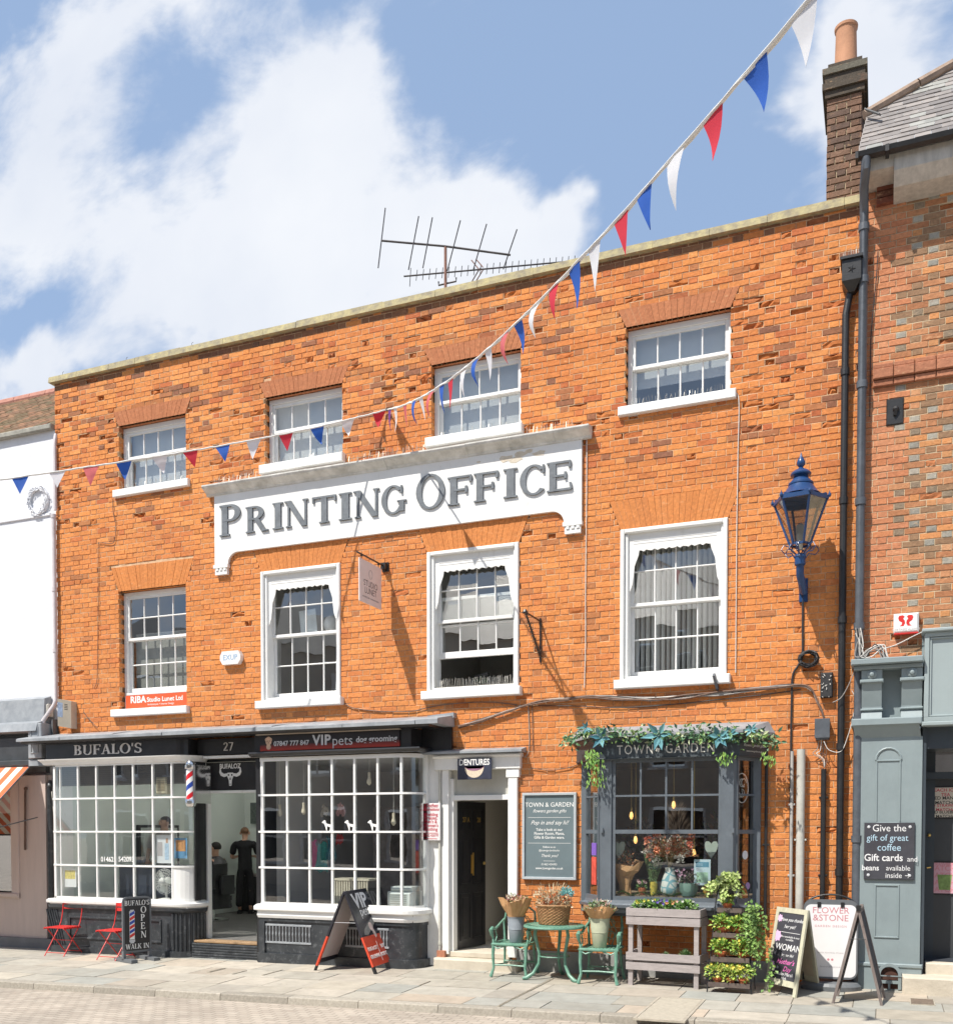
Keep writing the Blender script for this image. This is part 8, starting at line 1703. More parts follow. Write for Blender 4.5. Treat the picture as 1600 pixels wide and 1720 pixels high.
    for i in range(8):
        ph = math.radians(90-i*17)
        for j in range(n):
            a = 6.283*j/n; d0 = r*math.cos(a)*math.cos(ph)*.083*k+f*math.sin(a)*math.cos(ph)*.098*k+Vector((0, 0, math.sin(ph)*.088*k))
            low = -.06*k if math.sin(a) < .2 else .035*k
            if d0.z < low: d0 = d0*.93; d0.z = max(d0.z, low)
            V2.append(hc_+d0)
    for i in range(7):
        for j in range(n): F2.append((i*n+j, i*n+(j+1) % n, (i+1)*n+(j+1) % n, (i+1)*n+j))
    mb.add(V2, F2); obj('hair', mb, hair, t, smooth=True)
    mb = MB(); nose = Vector(P(0, .115, 1.62+o)[:3]); mb.tube([Vector(P(0, .10, 1.655+o)[:3]), nose, Vector(P(0, .098, 1.605+o)[:3])], [.010*k, .016*k, .012*k], 8); obj('nose', mb, M_skin, t, smooth=True)
    for s in (-1, 1):
        mb = MB(); mb.sph(P(s*.085, .01, 1.63+o)[:3], .028*k, 8, None, (.5, .8, 1.2)); obj('ear', mb, M_skin, t, smooth=True)
        mb = MB(); mb.sph(P(s*.032, .100, 1.655+o)[:3], .011*k, 6, None, (1, .6, .8)); obj('eye', mb, M_hair2, t, smooth=True); mb = MB(); mb.bar(P(s*.018, .108, 1.676+o)[:3], P(s*.05, .098, 1.676+o)[:3], .007); obj('eyebrow', mb, hair if hair is not M_hair1 else M_hair1, t)
    mb = MB(); mb.bar(P(-.024, .103, 1.588+o)[:3], P(.024, .103, 1.588+o)[:3], .009, .007); obj('mouth', mb, mat('lips', (.30, .10, .08), .6), t)
    if cape:
        mb = MB(); n = 24; prof = [(.075, 1.485), (.13, 1.46), (.24, 1.38), (.31, 1.15), (.36, .92), (.42, .62)]; vs = []; fs = []
        for i, (rad, z) in enumerate(prof):
            for j in range(n): a = 6.283*j/n; w_ = 1+.05*math.sin(a*7+i)*(i > 2); q = P(rad*math.cos(a)*w_, rad*math.sin(a)*w_*(1.15 if math.sin(a) > 0 else .7)+(.08 if i > 2 else 0), z+o+(.02 if i < 2 else 0))[:3]; vs.append(q)
        for i in range(len(prof)-1):
            for j in range(n): fs.append((i*n+j, i*n+(j+1) % n, (i+1)*n+(j+1) % n, (i+1)*n+j))
        mb.add(vs, fs); obj('cape', mb, mat('cape_cloth', (.02, .02, .022), .45, .3, 8), t, smooth=True)
    return t
FZ = .222
def onf(px, py, z=FZ):
    d = pray(px, py); return CAM+d*((z-CAMH)/d.z)
pb = onf(412, 1535); pb = Vector((pb.x, pb.y, FZ))
# the standing barber is seen from behind, his customer sits left of him
def hgt(px, py, p): d = pray(px, py); s = (p.y+CAMD)/d.y; return CAM.z+d.z*s
hb_ = hgt(404, 1389, pb)-FZ
person('barber in black T-shirt and trousers standing with his back to the open doorway', tuple(pb), math.radians(118), h=min(2.0, max(1.6, hb_/1.0)), hair=M_hair1, pose='work')
pc_ = onf(364, 1547); pc_ = Vector((pc_.x, pc_.y, FZ)); 
cz = hgt(367, 1415, pc_)-FZ
tt = person('customer with short black hair under a black cape seated in a barber chair facing left', (pc_.x, pc_.y, FZ+.02), math.radians(185), h=1.74*min(1.25, max(.85, cz/1.33)), seated=True, hair=M_hair2, cape=True, pose='rest')
kc = min(1.25, max(.85, cz/1.33))
t = thing('barber_chair', 'black barber chair with a chrome base under the caped customer', 'chair', (pc_.x, pc_.y, FZ))
mb = MB(); mb.lathe((pc_.x-.1, pc_.y, FZ), [(.30, 0), (.30, .03), (.06, .06), (.05, .30), (.09, .32)], 24); obj('base', mb, M_chr, t, smooth=True)
mb = MB(); mb.box(pc_.x-.38, pc_.x+.16, pc_.y-.25, pc_.y+.25, FZ+.34*kc, FZ+.42*kc); obj('seat', mb, M_black, t); mb = MB(); mb.bbox(pc_.x+.20, pc_.x+.27, pc_.y-.19, pc_.y+.19, FZ+.50, FZ+.85, .02); obj('backrest', mb, M_black, t)
for s in (-1, 1): mb = MB(); mb.box(pc_.x-.30, pc_.x+.2, pc_.y+s*.27-.03, pc_.y+s*.27+.03, FZ+.55, FZ+.61); obj('armrest', mb, M_black, t)
for (px, py, Y, lab, hr, tee, ps) in ((278, 1369, 2.2, 'dark-haired man in a pale shirt looking out through the barber window on the right', M_hair2, mat('shirt_pale', (.45, .42, .40), .9), 'rest'), (216, 1370, 2.6, 'dark-haired man in black bending at work seen through the middle panes of the barber window', M_hair2, M_tee, 'work')):
    p = at(px, py, Y); H_ = min(1.95, max(1.5, p.z-FZ)); person(lab, (p.x, Y, FZ), math.radians(-110 if ps == 'rest' else 200), h=H_, hair=hr, tee=tee, pose=ps)
# barber shop furniture
t = thing('counter', 'dark barber counter with bottles behind the window', 'counter', (-11.6, 1.2, FZ)); mb = MB(); mb.box(-12.35, -10.9, 4.5, 4.78, FZ, .95); obj('body', mb, M_black, t); mb = MB(); mb.box(-12.35, -10.88, 4.46, 4.79, .951, 1.0); obj('worktop', mb, M_wood, t)
for k, (x, c, lab) in enumerate(((-12.2, (.02, .25, .25), 'teal bottle at the left end of the barber counter'), (-11.6, (.4, .3, .1), 'amber bottle in the middle of the barber counter'), (-11.1, (.5, .5, .5), 'white bottle at the right end of the barber counter'))):
    t = thing('bottle', lab, 'bottle', (x, 4.62, 1.002)); mb = MB(); mb.lathe((x, 4.62, 1.002), [(.05, 0), (.05, .2), (.02, .25), (.02, .3)], 12); obj('body', mb, mat('bottle_%d' % k, c, .3), t, smooth=True); mb = MB(); mb.lathe((x, 4.62, 1.297), [(.022, 0), (.022, .03)], 10); obj('cap', mb, M_black, t)
t = thing('stand_in_cabinet', 'added dark blue-black cabinet standing in for dark reflections in the lower barber window panes', 'cabinet', (-11.0, .7, FZ)); mb = MB(); mb.box(-12.0, -10.35, .60, .95, FZ, 1.32); obj('carcass', mb, mat('stand_in_blue', (.03, .04, .06), .4), t); mb = MB(); [mb.box(-11.98+.4*k, -11.62+.4*k, .585, .60, FZ+.1, 1.28) for k in range(4)]; obj('door', mb, mat('stand_in_door', (.045, .055, .08), .35), t)  # added cabinet, its dark colour stands in for reflections in the lower panes
t = thing('wall_speaker', 'black wall speaker high on the barber wall seen through the doorway', 'speaker', at(366, 1355, 4.4)); c_ = at(366, 1355, 4.4); mb = MB(); mb.obox(c_, ((.9, -.4, 0), (.4, .9, 0), (0, 0, 1)), .16, .12, .24); obj('cabinet', mb, M_black, t); mb = MB(); mb.obox(c_+Vector((-.05, -.12, 0)), ((.9, -.4, 0), (.4, .9, 0), (0, 0, 1)), .13, .01, .2); obj('grille', mb, M_dark, t)
t = thing('wall_mirror', 'dark framed mirror over the barber counter seen through the middle panes', 'mirror', (-12.3, 2.2, 1.6)); mb = MB(); mb.box(-12.42, -12.36, 1.5, 2.6, 1.15, 2.0); obj('frame', mb, M_black, t); mb = MB(); mb.box(-12.36, -12.355, 1.55, 2.55, 1.2, 1.95); obj('mirror_glass', mb, M_chr, t)
bcy = 1.5; bcx = at(215, 1480, bcy).x
t = thing('barber_chair', 'added empty black barber chair darkening the middle panes of the barber window', 'chair', (bcx, bcy, FZ)); mb = MB(); mb.lathe((bcx, bcy, FZ), [(.3, 0), (.3, .03), (.06, .06), (.05, .33), (.09, .35)], 20); obj('base', mb, M_chr, t, smooth=True); mb = MB(); mb.bbox(bcx-.28, bcx+.28, bcy-.25, bcy+.25, FZ+.36, FZ+.5, .03); obj('seat', mb, M_black, t); mb = MB(); mb.bbox(bcx-.25, bcx+.25, bcy+.25, bcy+.35, FZ+.5, FZ+1.15, .03); mb.bbox(bcx-.12, bcx+.12, bcy+.25, bcy+.33, FZ+1.18, FZ+1.38, .03); obj('backrest', mb, M_black, t)  # added empty chair, darkens the panes in place of a street reflection
mb = MB(); c_ = at(421, 1366, 4.6); mb.box(c_.x-.08, c_.x+.08, 4.7, 4.75, c_.z-.22, c_.z+.22); o = obj('wall_picture', mb, mat('picture_dark', (.08, .10, .09), .5, .5, 20)); o['label'] = 'small dark narrow picture on the barber back wall above the standing barber'; o['category'] = 'picture'
def card(name, label, cat, x0, y0, x1, y1, Y, m, subs=()):
    a, b = at(x0, y1, Y), at(x1, y0, Y); t = thing(name, label, cat, ((a.x+b.x)/2, Y, a.z)); mb = MB(); mb.box(a.x, b.x, Y-.002, Y+.002, a.z, b.z); s = obj('sheet', mb, m, t)
    for nm, fx0, fy0, fx1, fy1, mm in subs: mb = MB(); mb.box(a.x+(b.x-a.x)*fx0, a.x+(b.x-a.x)*fx1, Y-.0035, Y-.002, a.z+(b.z-a.z)*fy0, a.z+(b.z-a.z)*fy1); obj(nm, mb, mm, s)
    return t, s, a, b
YI = YB+.045; M_pp = mat('poster_white', (.70, .72, .74), .6, .05); M_pb = mat('poster_blue', (.12, .30, .50), .6, .3, 12); M_po = mat('poster_orange', (.60, .30, .12), .6, .4, 20)
card('window_poster', 'white poster of a man in pale overalls in the barber window', 'poster', 263, 1403, 287, 1450, YI, M_pp, (('figure', .58, .12, .86, .70, mat('poster_pale_blue', (.42, .55, .68), .6, .3, 30)), ('head', .66, .72, .80, .88, M_skin), ('text_block', .08, .25, .42, .75, MATS['grey_print'])))
card('window_poster', 'blue and orange poster on the curved right corner pane of the barber window', 'poster', 293, 1408, 314, 1442, YI+.03, M_pb, (('picture', .12, .35, .88, .9, M_po),))
card('window_poster', 'small white and yellow poster in the bottom left pane of the barber window', 'poster', 108, 1460, 128, 1490, YI, M_pp, (('picture', .08, .45, .92, .92, mat('poster_yellow', (.60, .50, .12), .6, .5, 25)),))
tx_ = lambda px: at(px, 1444, YB-.006)
t = text('phone_number', '01462', M_wl, None, Vector((tx_(180).x, YB-.006, tx_(180).z)), .11, ext=.0004, bold=.015, sx=.95); t['label'] = 'white phone digits 01462 on the barber window, left of 542093'; t['category'] = 'lettering'
t = text('phone_number', '542093', M_wl, None, Vector((tx_(212).x, YB-.006, tx_(212).z)), .11, ext=.0004, bold=.015, sx=.95); t['label'] = 'white phone digits 542093 on the barber window, right of 01462'; t['category'] = 'lettering'
fc = at(277, 1481, YB+.28); t = thing('desk_fan', 'white desk fan behind the lower right pane of the barber window', 'fan', (fc.x, fc.y, .80))
mb = MB(); 
for R1 in (.06, .10, .14, .175, .20): mb.tube([(fc.x+R1*math.cos(q*.2618), fc.y-.06+.05*(R1/.2)**2, fc.z+R1*math.sin(q*.2618)) for q in range(25)], .0035, 4)
for q in range(24): A = q*.2618; mb.tube([(fc.x+.03*math.cos(A), fc.y-.06, fc.z+.03*math.sin(A)), (fc.x+.2*math.cos(A), fc.y-.01, fc.z+.2*math.sin(A)), (fc.x+.1*math.cos(A), fc.y+.06, fc.z+.1*math.sin(A))], .0025, 4)
obj('cage', mb, M_white, t); mb = MB()
for q in range(3): A = q*2.094; u1 = Vector((math.cos(A), 0, math.sin(A))); v1 = Vector((-math.sin(A), .35, math.cos(A))).normalized(); c_ = Vector(fc); mb.add([c_+u1*.03, c_+u1*.09+v1*.06, c_+u1*.17+v1*.07, c_+u1*.18-v1*.02, c_+u1*.08-v1*.04], [(0, 1, 2, 3, 4)])
obj('blade', mb, mat('fan_blade', (.55, .58, .56), .4), t, kind='stuff'); mb = MB(); mb.lathe((fc.x, fc.y-.07, fc.z), [(.06, 0), (.055, .02), (.04, .03)], 16, axis='y'); mb.sph((fc.x, fc.y+.06, fc.z), .07, 8); obj('motor', mb, M_white, t, smooth=True); mb = MB(); mb.tube([(fc.x, fc.y+.05, fc.z-.05), (fc.x, fc.y+.03, .83)], .018, 8); mb.lathe((fc.x, fc.y+.03, .80), [(.13, 0), (.13, .02), (.03, .04)], 20); obj('stand', mb, M_white, t, smooth=True)
hc2 = at(274, 1319, YB+.15); t = thing('fan_heater', 'cream boxy air freshener hanging in the upper right panes of the barber window', 'heater', hc2); mb = MB(); mb.bbox(hc2.x-.11, hc2.x+.10, YB+.10, YB+.22, hc2.z-.14, hc2.z+.12, .02); cs_ = obj('case', mb, mat('case_cream', (.62, .56, .40), .5), t); mb = MB(); [mb.box(hc2.x-.085, hc2.x+.075, YB+.094, YB+.0995, hc2.z-.09+.022*k, hc2.z-.08+.022*k) for k in range(8)]; obj('vent_slots', mb, mat('slot_brown', (.30, .24, .15), .6), cs_); mb = MB(); mb.tube([(hc2.x-.06, YB+.16, hc2.z+.12), (hc2.x-.05, YB+.16, hc2.z+.2), (hc2.x, YB+.16, hc2.z+.24), (hc2.x+.05, YB+.16, hc2.z+.2), (hc2.x+.06, YB+.16, hc2.z+.12)], .004, 5); obj('cord', mb, M_cab, t)
mb = MB(); lpx = at(150, 1345, 1.0); mb.lathe(lpx-Vector((0, 0, .05)), [(.16, 0), (.13, .05), (.05, .10), (.03, .16)], 16); mb.tube([lpx+Vector((0, 0, .1)), lpx+Vector((0, .0, .25)), lpx+Vector((.08, 0, .3)), lpx+Vector((.2, 0, .15))], .01, 6); o = obj('swan_neck_lamp', mb, M_pipeg, smooth=True); o['label'] = 'grey swan-neck shade lamp behind the left panes of the barber window'; o['category'] = 'lamp'
# ------------------------------------------------------------------ dog groomer's window contents
for k, (px, nm) in enumerate(((547, 'first'), (585, 'middle'), (624, 'last'))):
    p = at(px, 1388, YB-.006); t = thing('dog_sticker', f'small white poodle sticker on the dog groomer window, {nm} of the three from the left', 'sticker', p); mb = MB()
    def pz(pts, e=0): mb.ext([(p.x+x*.16, YB-.006-e, p.z+z*.16) for x, z in pts], (0, .002, 0))
    pz([(.05, -.4), (.12, -.4), (.14, 0), (.45, -.1), (.40, -.42), (.48, -.42), (.55, 0), (.5, .15), (.1, .22), (-.1, .45), (-.3, .45), (-.42, .3), (-.2, .25), (-.08, .05)]); pz([(-.12+.13*math.cos(a), .42+.12*math.sin(a)) for a in [q*.785 for q in range(8)]], .0008); pz([(-.02, .3), (.1, .12), (.1, -.0), (-.08, -.02), (-.12, .15)], .0012); obj('silhouette', mb, M_wl, t)
for k, (px, py, c, lab, w_, h_) in enumerate(((526, 1435, (.62, .10, .28), 'bright pink dog coat hanging behind the third column of groomer panes', .16, .42), (540, 1440, (.06, .30, .28), 'teal dog coat hanging beside the pink one in the groomer window', .20, .45), (556, 1425, (.05, .18, .22), 'dark teal dog coat on the rail in the groomer window', .15, .35), (572, 1360, (.55, .32, .32), 'pale pink soft toy hanging in the groomer window', .14, .18), (545, 1362, (.45, .40, .34), 'beige harness hanging in the groomer window', .12, .16), (570, 1410, (.40, .05, .05), 'dark red dog coat on the rail in the groomer window', .12, .15))):
    p = at(px, py, .55); mb = MB(); n = 10; V_ = []; rr = random.Random(k)
    for i in range(6):
        for j in range(n+1): x = -w_/2+w_*j/n; z = h_/2-h_*i/5; V_.append((p.x+x*(1+.15*math.sin(i*1.3+k)), .55+.02*math.sin(j*1.7+i), p.z+z+.02*math.sin(j+k)))
    mb.add(V_, [(i*(n+1)+j, i*(n+1)+j+1, (i+1)*(n+1)+j+1, (i+1)*(n+1)+j) for i in range(5) for j in range(n)]); o = obj('dog_coat', mb, mat('coat_%d' % k, c, .9, .2, 20), smooth=True); o['label'] = lab; o['category'] = 'dog coat'
for k, (px, y0, y1, lab) in enumerate(((470, 1275, 1365, 'bare pendant bulb hanging low in the leftmost groomer panes'), (510, 1275, 1362, 'pendant bulb with a cream holder in the second column of groomer panes'), (620, 1275, 1312, 'short cream pendant bulb in the fifth column of groomer panes'), (661, 1275, 1380, 'long thin candle-shaped bulb in the sixth column of groomer panes'))):
    p = at(px, y1, YB+.3); top = 2.94; t = thing('pendant_lamp', lab, 'lamp', (p.x, p.y, p.z)); mb = MB(); mb.tube([(p.x, p.y, p.z+.1), (p.x, p.y, top)], .004, 4); obj('cord', mb, M_cabw, t); mb = MB(); mb.lathe(p, [(.01, -.06), (.035, -.03), (.035, 0), (.02, .05), (.022, .12)], 12); obj('bulb', mb, mat('bulb_cream', (.70, .62, .48), .4), t, smooth=True)
cr = at(590, 1500, YB+.32); t = thing('fabric_crate', 'striped cream fabric dog crate behind the bottom middle groomer panes', 'crate', (cr.x, cr.y, .80)); mb = MB(); x0, x1 = at(561, 1500, YB+.3).x, at(619, 1500, YB+.3).x; z1 = at(590, 1476, YB+.3).z
for k in range(14): xa = x0+(x1-x0)*k/14; mb.box(xa+.008, xa+(x1-x0)/14-.008, YB+.28, YB+.30, .82, z1-.03)
mb.box(x0-.02, x1+.02, YB+.27, YB+.6, z1-.03, z1); obj('slats', mb, mat('crate_cream', (.58, .53, .42), .8, .1, 10), t, kind='stuff'); mb = MB(); mb.box(x0, x1, YB+.305, YB+.6, .80, z1-.03); obj('body', mb, mat('crate_dark', (.10, .09, .08), .9), t)
mb = MB(); x0, x1 = at(652, 1505, YB+.2).x, at(694, 1505, YB+.2).x; z1 = at(670, 1492, YB+.2).z; t = thing('pet_dryer', 'rounded white pet carrier with a grille behind the bottom right groomer panes', 'pet carrier', ((x0+x1)/2, YB+.3, .80)); mb.bbox(x0, x1, YB+.15, YB+.5, .80, z1-.05, .03); mb.bbox(x0+.04, x1-.02, YB+.17, YB+.48, z1-.05, z1+.02, .03); obj('shell', mb, mat('carrier_white', (.66, .70, .68), .4), t); mb = MB(); [mb.box(x0+.05, x1-.08, YB+.143, YB+.149, .84+.03*k, .85+.03*k) for k in range(6)]; obj('grille', mb, mat('carrier_grille', (.35, .36, .32), .5), t)
mb = MB(); mb.obox((-7.2, 2.6, 1.3), ((1, 0, 0), (0, 1, 0), (0, 0, 1)), .9, .2, 1.0); o = obj('shelving', mb, mat('shelf_mixed', (.14, .12, .12), .8, .9, 6, col2=(.35, .30, .28))); o['label'] = 'dark shelving with mixed stock at the back of the groomer shop'; o['category'] = 'shelves'
# ------------------------------------------------------------------ florist's window contents
SZ = 1.085; YW = FY+.22
mb = MB(); mb.ext([(wl_+.06, .60, 1.024), (wl_+.06, .245, 1.024), (-3.31+.16, FY+.09, 1.024), (frr-.16, FY+.09, 1.024), (wr_-.06, .245, 1.024), (wr_-.06, .60, 1.024)], (0, 0, .06)); obj('display_shelf', mb, mat('shelf_oak', (.30, .22, .14), .6, .15, 6), main)
def bulb(px, py, lab, Y=YW+.05):
    p = at(px, py, Y); t = thing('pendant_bulb', lab, 'lamp', p); mb = MB(); mb.tube([(p.x, p.y, p.z+.09), (p.x, p.y, 2.81)], .004, 4); mb.tube([(p.x, p.y, p.z+.05), (p.x, p.y, p.z+.10)], .014, 8); obj('cord', mb, M_brass, t); mb = MB(); mb.lathe(p, [(.004, -.05), (.014, -.042), (.026, -.012), (.022, .018), (.013, .045)], 14); obj('bulb', mb, mat('warm_bulb', (.9, .6, .25), .3, 0, emit=(1, .50, .14), estr=1.3), t, smooth=True)
for px, py, lab in ((1060, 1370, 'glowing filament bulb in the lower left small pane of the florist window'), (1131, 1352, 'glowing filament bulb in the third column of the florist window'), (1067, 1411, 'low glowing filament bulb at the left of the big florist pane'), (1165, 1433, 'low glowing filament bulb at the right of the big florist pane')): bulb(px, py, lab)
vp_ = at(1124, 1501, YW); vx, vy = vp_.x, vp_.y
def vase_mat():
    m = bpy.data.materials.new('vase_pattern'); m.use_nodes = True; n = m.node_tree.nodes; l = m.node_tree.links; b = n['Principled BSDF']; b.inputs['Roughness'].default_value = .2; tcn = n.new('ShaderNodeTexCoord'); vo = n.new('ShaderNodeTexVoronoi'); vo.feature = 'DISTANCE_TO_EDGE'; vo.inputs['Scale'].default_value = 11; l.new(tcn.outputs['Object'], vo.inputs['Vector']); r = n.new('ShaderNodeValToRGB'); r.color_ramp.elements[0].color = (.20, .40, .45, 1); r.color_ramp.elements[0].position = .06; r.color_ramp.elements[1].color = (.66, .68, .64, 1); r.color_ramp.elements[1].position = .12; l.new(vo.outputs['Distance'], r.inputs[0]); l.new(r.outputs[0], b.inputs['Base Color']); return m
t = thing('jug_vase', 'tall patterned blue and white jug in the centre of the florist window', 'vase', (vx, vy, SZ)); mb = MB(); mb.lathe((vx, vy, SZ), [(.09, 0), (.115, .03), (.12, .09), (.10, .18), (.07, .27), (.055, .32), (.06, .35), (.055, .34)], 24); obj('body', mb, vase_mat(), t, smooth=True); mb = MB(); mb.tube([(vx+.055, vy, SZ+.30), (vx+.11, vy, SZ+.33), (vx+.14, vy, SZ+.26), (vx+.12, vy, SZ+.17), (vx+.09, vy, SZ+.12)], .009, 8); obj('handle', mb, M_wl, t, smooth=True)
mb = MB(); rr = random.Random(21); cc_ = Vector((vx, vy, SZ+.34)); top = Vector((vx+.01, vy, SZ+.60)); cs = [(.62, .28, .16), (.45, .18, .12), (.58, .42, .28), (.72, .68, .58), (.34, .32, .16), (.52, .22, .15)]
stems(mb, cc_, .42, 50, .30, (.25, .20, .10), 4, .0022)
flowers(mb, (vx, vy, SZ+.48), .34, .18, .26, 900, cs, .038, 22, .4)
for k in range(18): rose(mb, top+Vector((rr.uniform(-.26, .28), rr.uniform(-.18, -.02), rr.uniform(-.16, .20))), rr.uniform(.035, .055), rr.choice([(.68, .28, .15), (.55, .18, .12), (.72, .38, .24)]), 90+k)
for k in range(8): flowers(mb, top+Vector((rr.choice((-1, 1))*rr.uniform(.12, .3), -.1, rr.uniform(-.2, .05))), .05, .03, .05, 26, [(.62, .60, .56)], .03, 130+k)
o = obj('dried_bouquet', mb, M_fl); o['label'] = 'large arrangement of rust, brown and white dried flowers in the patterned jug'; o['category'] = 'flowers'
mb = MB(); pz_ = Vector((vx+.02, vy+.35, SZ+.55))
for k in range(260): a = rr.uniform(-1, 1); h_ = rr.random(); mb.leaf(pz_+Vector((a*.03+(.18*a*(1-h_)), 0, .55*h_)), (a*.8, -.1, .8), (0, -1, 0), .13, .008, lerp3((.40, .30, .22), (.55, .44, .34), rr.random()))
o = obj('pampas_plume', mb, M_fl); o['label'] = 'tall pale pampas plume behind the dried flower arrangement'; o['category'] = 'flowers'
def wpot(px, py, h, r, m, name, lab, Y=YW-.08, fol=None, fl=None, seed=1, tall=.1):
    p = at(px, py, Y); c = Vector((p.x, Y, SZ)); t = thing('window_pot', lab, 'pot plant', c); mb = MB(); mb.lathe(c, [(r*.75, 0), (r, h*.5), (r*1.02, h), (r*.9, h-.005), (r*.85, h*.8)], 20); obj('pot', mb, m, t, smooth=True)
    if fol: plant('foliage', '', c+Vector((0, 0, h)), r*1.2, r, tall, 130, fol, .035, seed, fl, 10 if fl else 0, par=t)
wpot(1078, 1500, .095, .045, M_terra, 'p', 'tiny terracotta pot of seedlings in the florist window', fol=gcols, fl=[(.62, .40, .42)], seed=5, tall=.08)
wpot(1156, 1503, .16, .115, mat('pot_sage', (.15, .25, .21), .6), 'p', 'wide sage green pot with purple heather in the florist window', fol=[(.22, .14, .16), (.12, .14, .08)], fl=[(.45, .26, .36)], seed=6, tall=.16)
wpot(1188, 1500, .12, .055, mat('pot_orange', (.62, .30, .04), .4), 'p', 'orange glass pot at the right end of the florist window', seed=7)
wpot(1097, 1500, .17, .045, mat('tin_yellow', (.62, .50, .08), .5), 'p', 'yellow tin beside the jug in the florist window', fol=[(.08, .14, .05)], seed=8, tall=.4)
wpot(1108, 1500, .17, .04, mat('tin_black', (.06, .07, .08), .5), 'p', 'black and white tin beside the yellow tin in the florist window', Y=YW-.02, seed=9)
mb = MB(); p = at(1096, 1490, YW+.08); rr = random.Random(3)
for k in range(30): mb.leaf((p.x+rr.uniform(-.05, .05), p.y, SZ+.15), (rr.uniform(-.3, .3), rr.uniform(-.1, .1), 1), (0, -1, 0), rr.uniform(.3, .5), .03, (.10, .16, .06))
o = obj('sansevieria', mb, M_leaf); o['label'] = 'upright strap-leaved plant behind the yellow tin in the florist window'; o['category'] = 'plant'
p = at(1050, 1480, YW); t = thing('paper_bouquet', 'bouquet wrapped in crumpled brown paper at the left of the florist window', 'bouquet', (p.x, p.y, SZ)); mb = MB(); vs = []; n = 14; rr = random.Random(8)
for i, (r0, z) in enumerate(((.09, 0), (.07, .12), (.10, .22), (.17, .34), (.20, .40))):
    for j in range(n): a = 6.283*j/n; w_ = 1+.22*rr.uniform(-1, 1); vs.append((p.x+r0*w_*math.cos(a), p.y+r0*w_*.6*math.sin(a), SZ+z+.05*rr.uniform(-1, 1)*(i > 2)))
mb.add(vs, [(i*n+j, i*n+(j+1) % n, (i+1)*n+(j+1) % n, (i+1)*n+j) for i in range(4) for j in range(n)]); obj('paper_wrap', mb, M_kraft, t); mb = MB(); flowers(mb, (p.x, p.y, SZ+.36), .13, .06, .2, 120, [(.50, .22, .10), (.55, .45, .35), (.14, .16, .08)], .035, 77); obj('flowers', mb, M_fl, t)
mb = MB(); rr = random.Random(6); 
for px, py, sd_ in ((1039, 1425, 'left'), (1194, 1425, 'right')):
    p = at(px, py, YW+.0); mb = MB(); mb.xz([(p.x+.085*math.sin(a)**3*1.0, p.z+.13*(.81*math.cos(a)-.31*math.cos(2*a)-.12*math.cos(3*a))) for a in [k*.3927 for k in range(16)]], YW, YW+.004); o = obj('caladium_leaf', mb, mat('pale_leaf', (.42, .50, .44), .5)); o['label'] = f'pale heart-shaped leaf hanging at the {sd_} side of the big florist pane'; o['category'] = 'leaf'
mb = MB(); p0, p1 = at(1036, 1506, FY+.10), at(1196, 1508, FY+.10)
for k in range(900): s = rr.random(); q = p0.lerp(p1, s); mb.leaf((q.x, q.y+rr.uniform(-.02, .06), SZ+.0+.02*math.sin(s*30)+.01), (rr.uniform(-1, 1), rr.uniform(-1, 0), rr.uniform(0, 1)), (0, 0, 1), .03, .014, lerp3((.06, .12, .02), (.18, .28, .05), rr.random()))
o = obj('moss_strip', mb, M_leaf); o['label'] = 'strip of green moss along the florist window sill inside the glass'; o['category'] = 'moss'; o['kind'] = 'stuff'
t, s, a, b = card('window_card', 'pale blue advert card standing at the right of the florist window', 'card', 1165, 1444, 1193, 1487, FY+.14, mat('card_blue', (.55, .70, .76), .6, .05), (('print_block', .1, .7, .9, .9, mat('print_teal', (.10, .30, .42), .6)), ('picture', .15, .1, .85, .5, mat('card_green', (.35, .55, .40), .6, .4, 20))))
cdv = (Vector((wr_, 0, 0))-Vector((frr, FY, 0))).normalized(); cnv = Vector((cdv.y, -cdv.x, 0))
def disc(lab, u_, z, r, m, name='round_sticker'):
    c = Vector((frr, FY, 0))+cdv*u_+cnv*.006+Vector((0, 0, z)); mb = MB(); mb.ext([c+cdv*(r*math.cos(q*.3927))+Vector((0, 0, r*math.sin(q*.3927))) for q in range(16)], cnv*-.003); o = obj(name, mb, m); o['label'] = lab; o['category'] = 'sticker'
disc('pale round award sticker on the right-hand side pane of the florist bay', .24, 1.60, .055, M_pp); disc('small mauve sticker low on the right-hand side pane of the florist bay', .30, 1.22, .045, mat('sticker_mauve', (.40, .26, .48), .6))
c = Vector((frr, FY, 0))+cdv*.24+Vector((0, 0, 2.42)); mb = MB(); mb.tube([c+cnv*-.05+cdv*(.13*math.cos(q*.314))+Vector((0, 0, .18*math.sin(q*.314))) for q in range(21)], .007, 6)
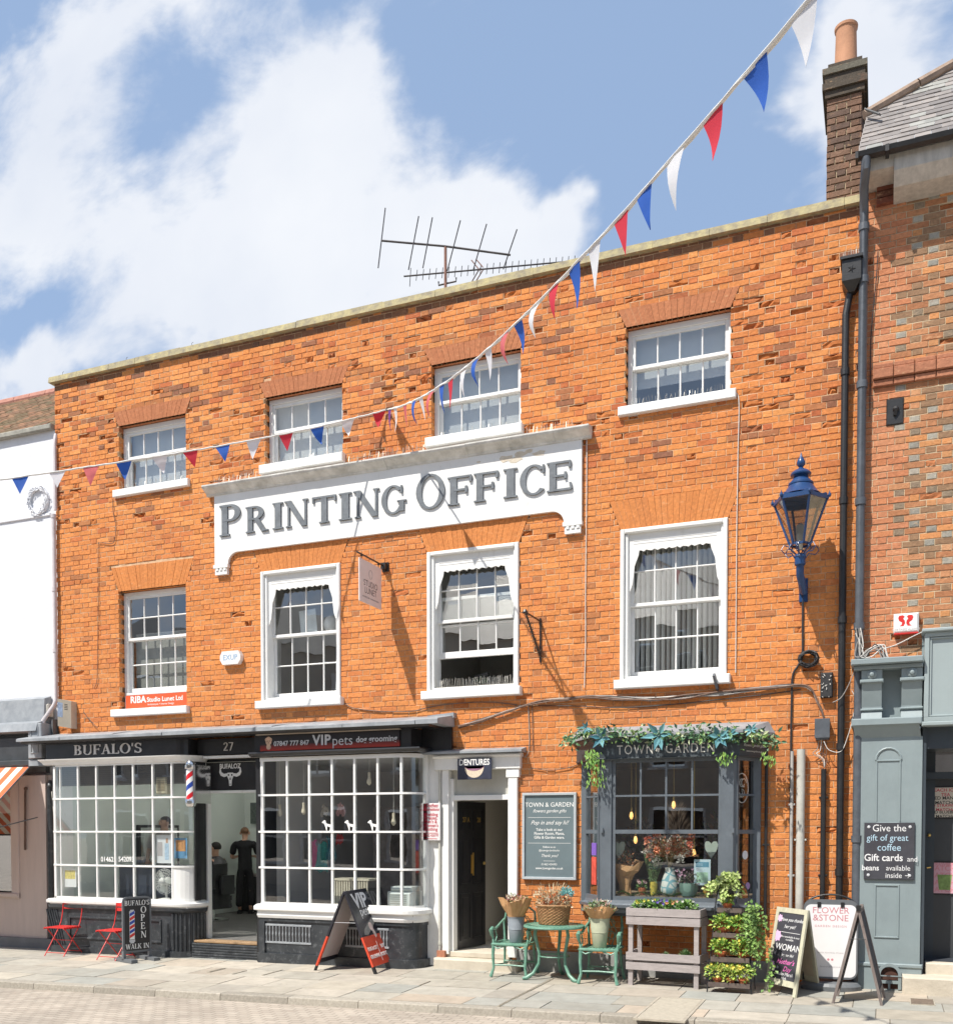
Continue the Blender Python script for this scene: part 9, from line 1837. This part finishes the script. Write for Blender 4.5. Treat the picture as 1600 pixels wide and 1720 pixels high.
for k in range(4): mb.tube([c+cnv*-.05+cdv*(.05*math.cos(q*.5+k)+.04*math.cos(k*1.57))+Vector((0, 0, .05*math.sin(q*.5+k)+.09*math.sin(k*1.57+.8))) for q in range(11)], .005, 5)
o = obj('scroll_ornament', mb, M_wl); o['label'] = 'white oval scrollwork ornament in the upper right side pane of the florist bay'; o['category'] = 'ornament'
fl = -3.31
lc = (Vector((wl_, 0, 0))-Vector((fl, FY, 0))).normalized(); 
c0_ = Vector((fl, FY, 0))+lc*.22; lcn = Vector((-lc.y, lc.x, 0)); lcn = lcn if lcn.y < 0 else -lcn
for z0, z1, m, lab in ((1.58, 1.74, mat('sticker_purple', (.20, .10, .45), .6), 'purple sticker above the red one on the left side pane of the florist bay'), (1.20, 1.56, mat('sticker_red', (.60, .08, .05), .6, .3, 15), 'tall red and orange sticker on the left side pane of the florist bay')):
    mb = MB(); mb.ext([c0_+lc*a_+lcn*.006+Vector((0, 0, z)) for a_, z in ((-.07, z0), (.09, z0), (.09, z1), (-.07, z1))], lcn*-.003); o = obj('side_sticker', mb, m); o['label'] = lab; o['category'] = 'sticker'
# florist's back of shop
for k, (x, z, w_, h_, c) in enumerate(((-3.4, 1.0, .5, .9, (.16, .12, .08)), (-2.2, .9, .7, 1.2, (.22, .18, .13)), (-1.3, 1.0, .5, 1.0, (.10, .12, .09)))):
    t = thing('display_unit', ('low dark wooden display unit at the back left of the florist shop', 'taller pale display unit in the middle back of the florist shop', 'dark green display unit at the back right of the florist shop')[k], 'shelves', (x, 2.4, .1)); mb = MB(); mb.box(x-w_/2, x-w_/2+.04, 2.2, 2.6, .1, z+h_); mb.box(x+w_/2-.04, x+w_/2, 2.2, 2.6, .1, z+h_); [mb.box(x-w_/2+.04, x+w_/2-.04, 2.2, 2.6, .3+q*.42, .33+q*.42) for q in range(int((z+h_-.3)/.42)+1)]; obj('shelf_frame', mb, mat('unit_%d' % k, c, .8), t)
    mb = MB(); rr = random.Random(k); flowers(mb, (x, 2.2, z+h_*.4), w_*.6, .1, .8, 200, [(.20, .28, .10), (.45, .25, .15), (.5, .45, .4), (.15, .2, .1)], .09, 55+k); obj('stock', mb, M_fl, t)
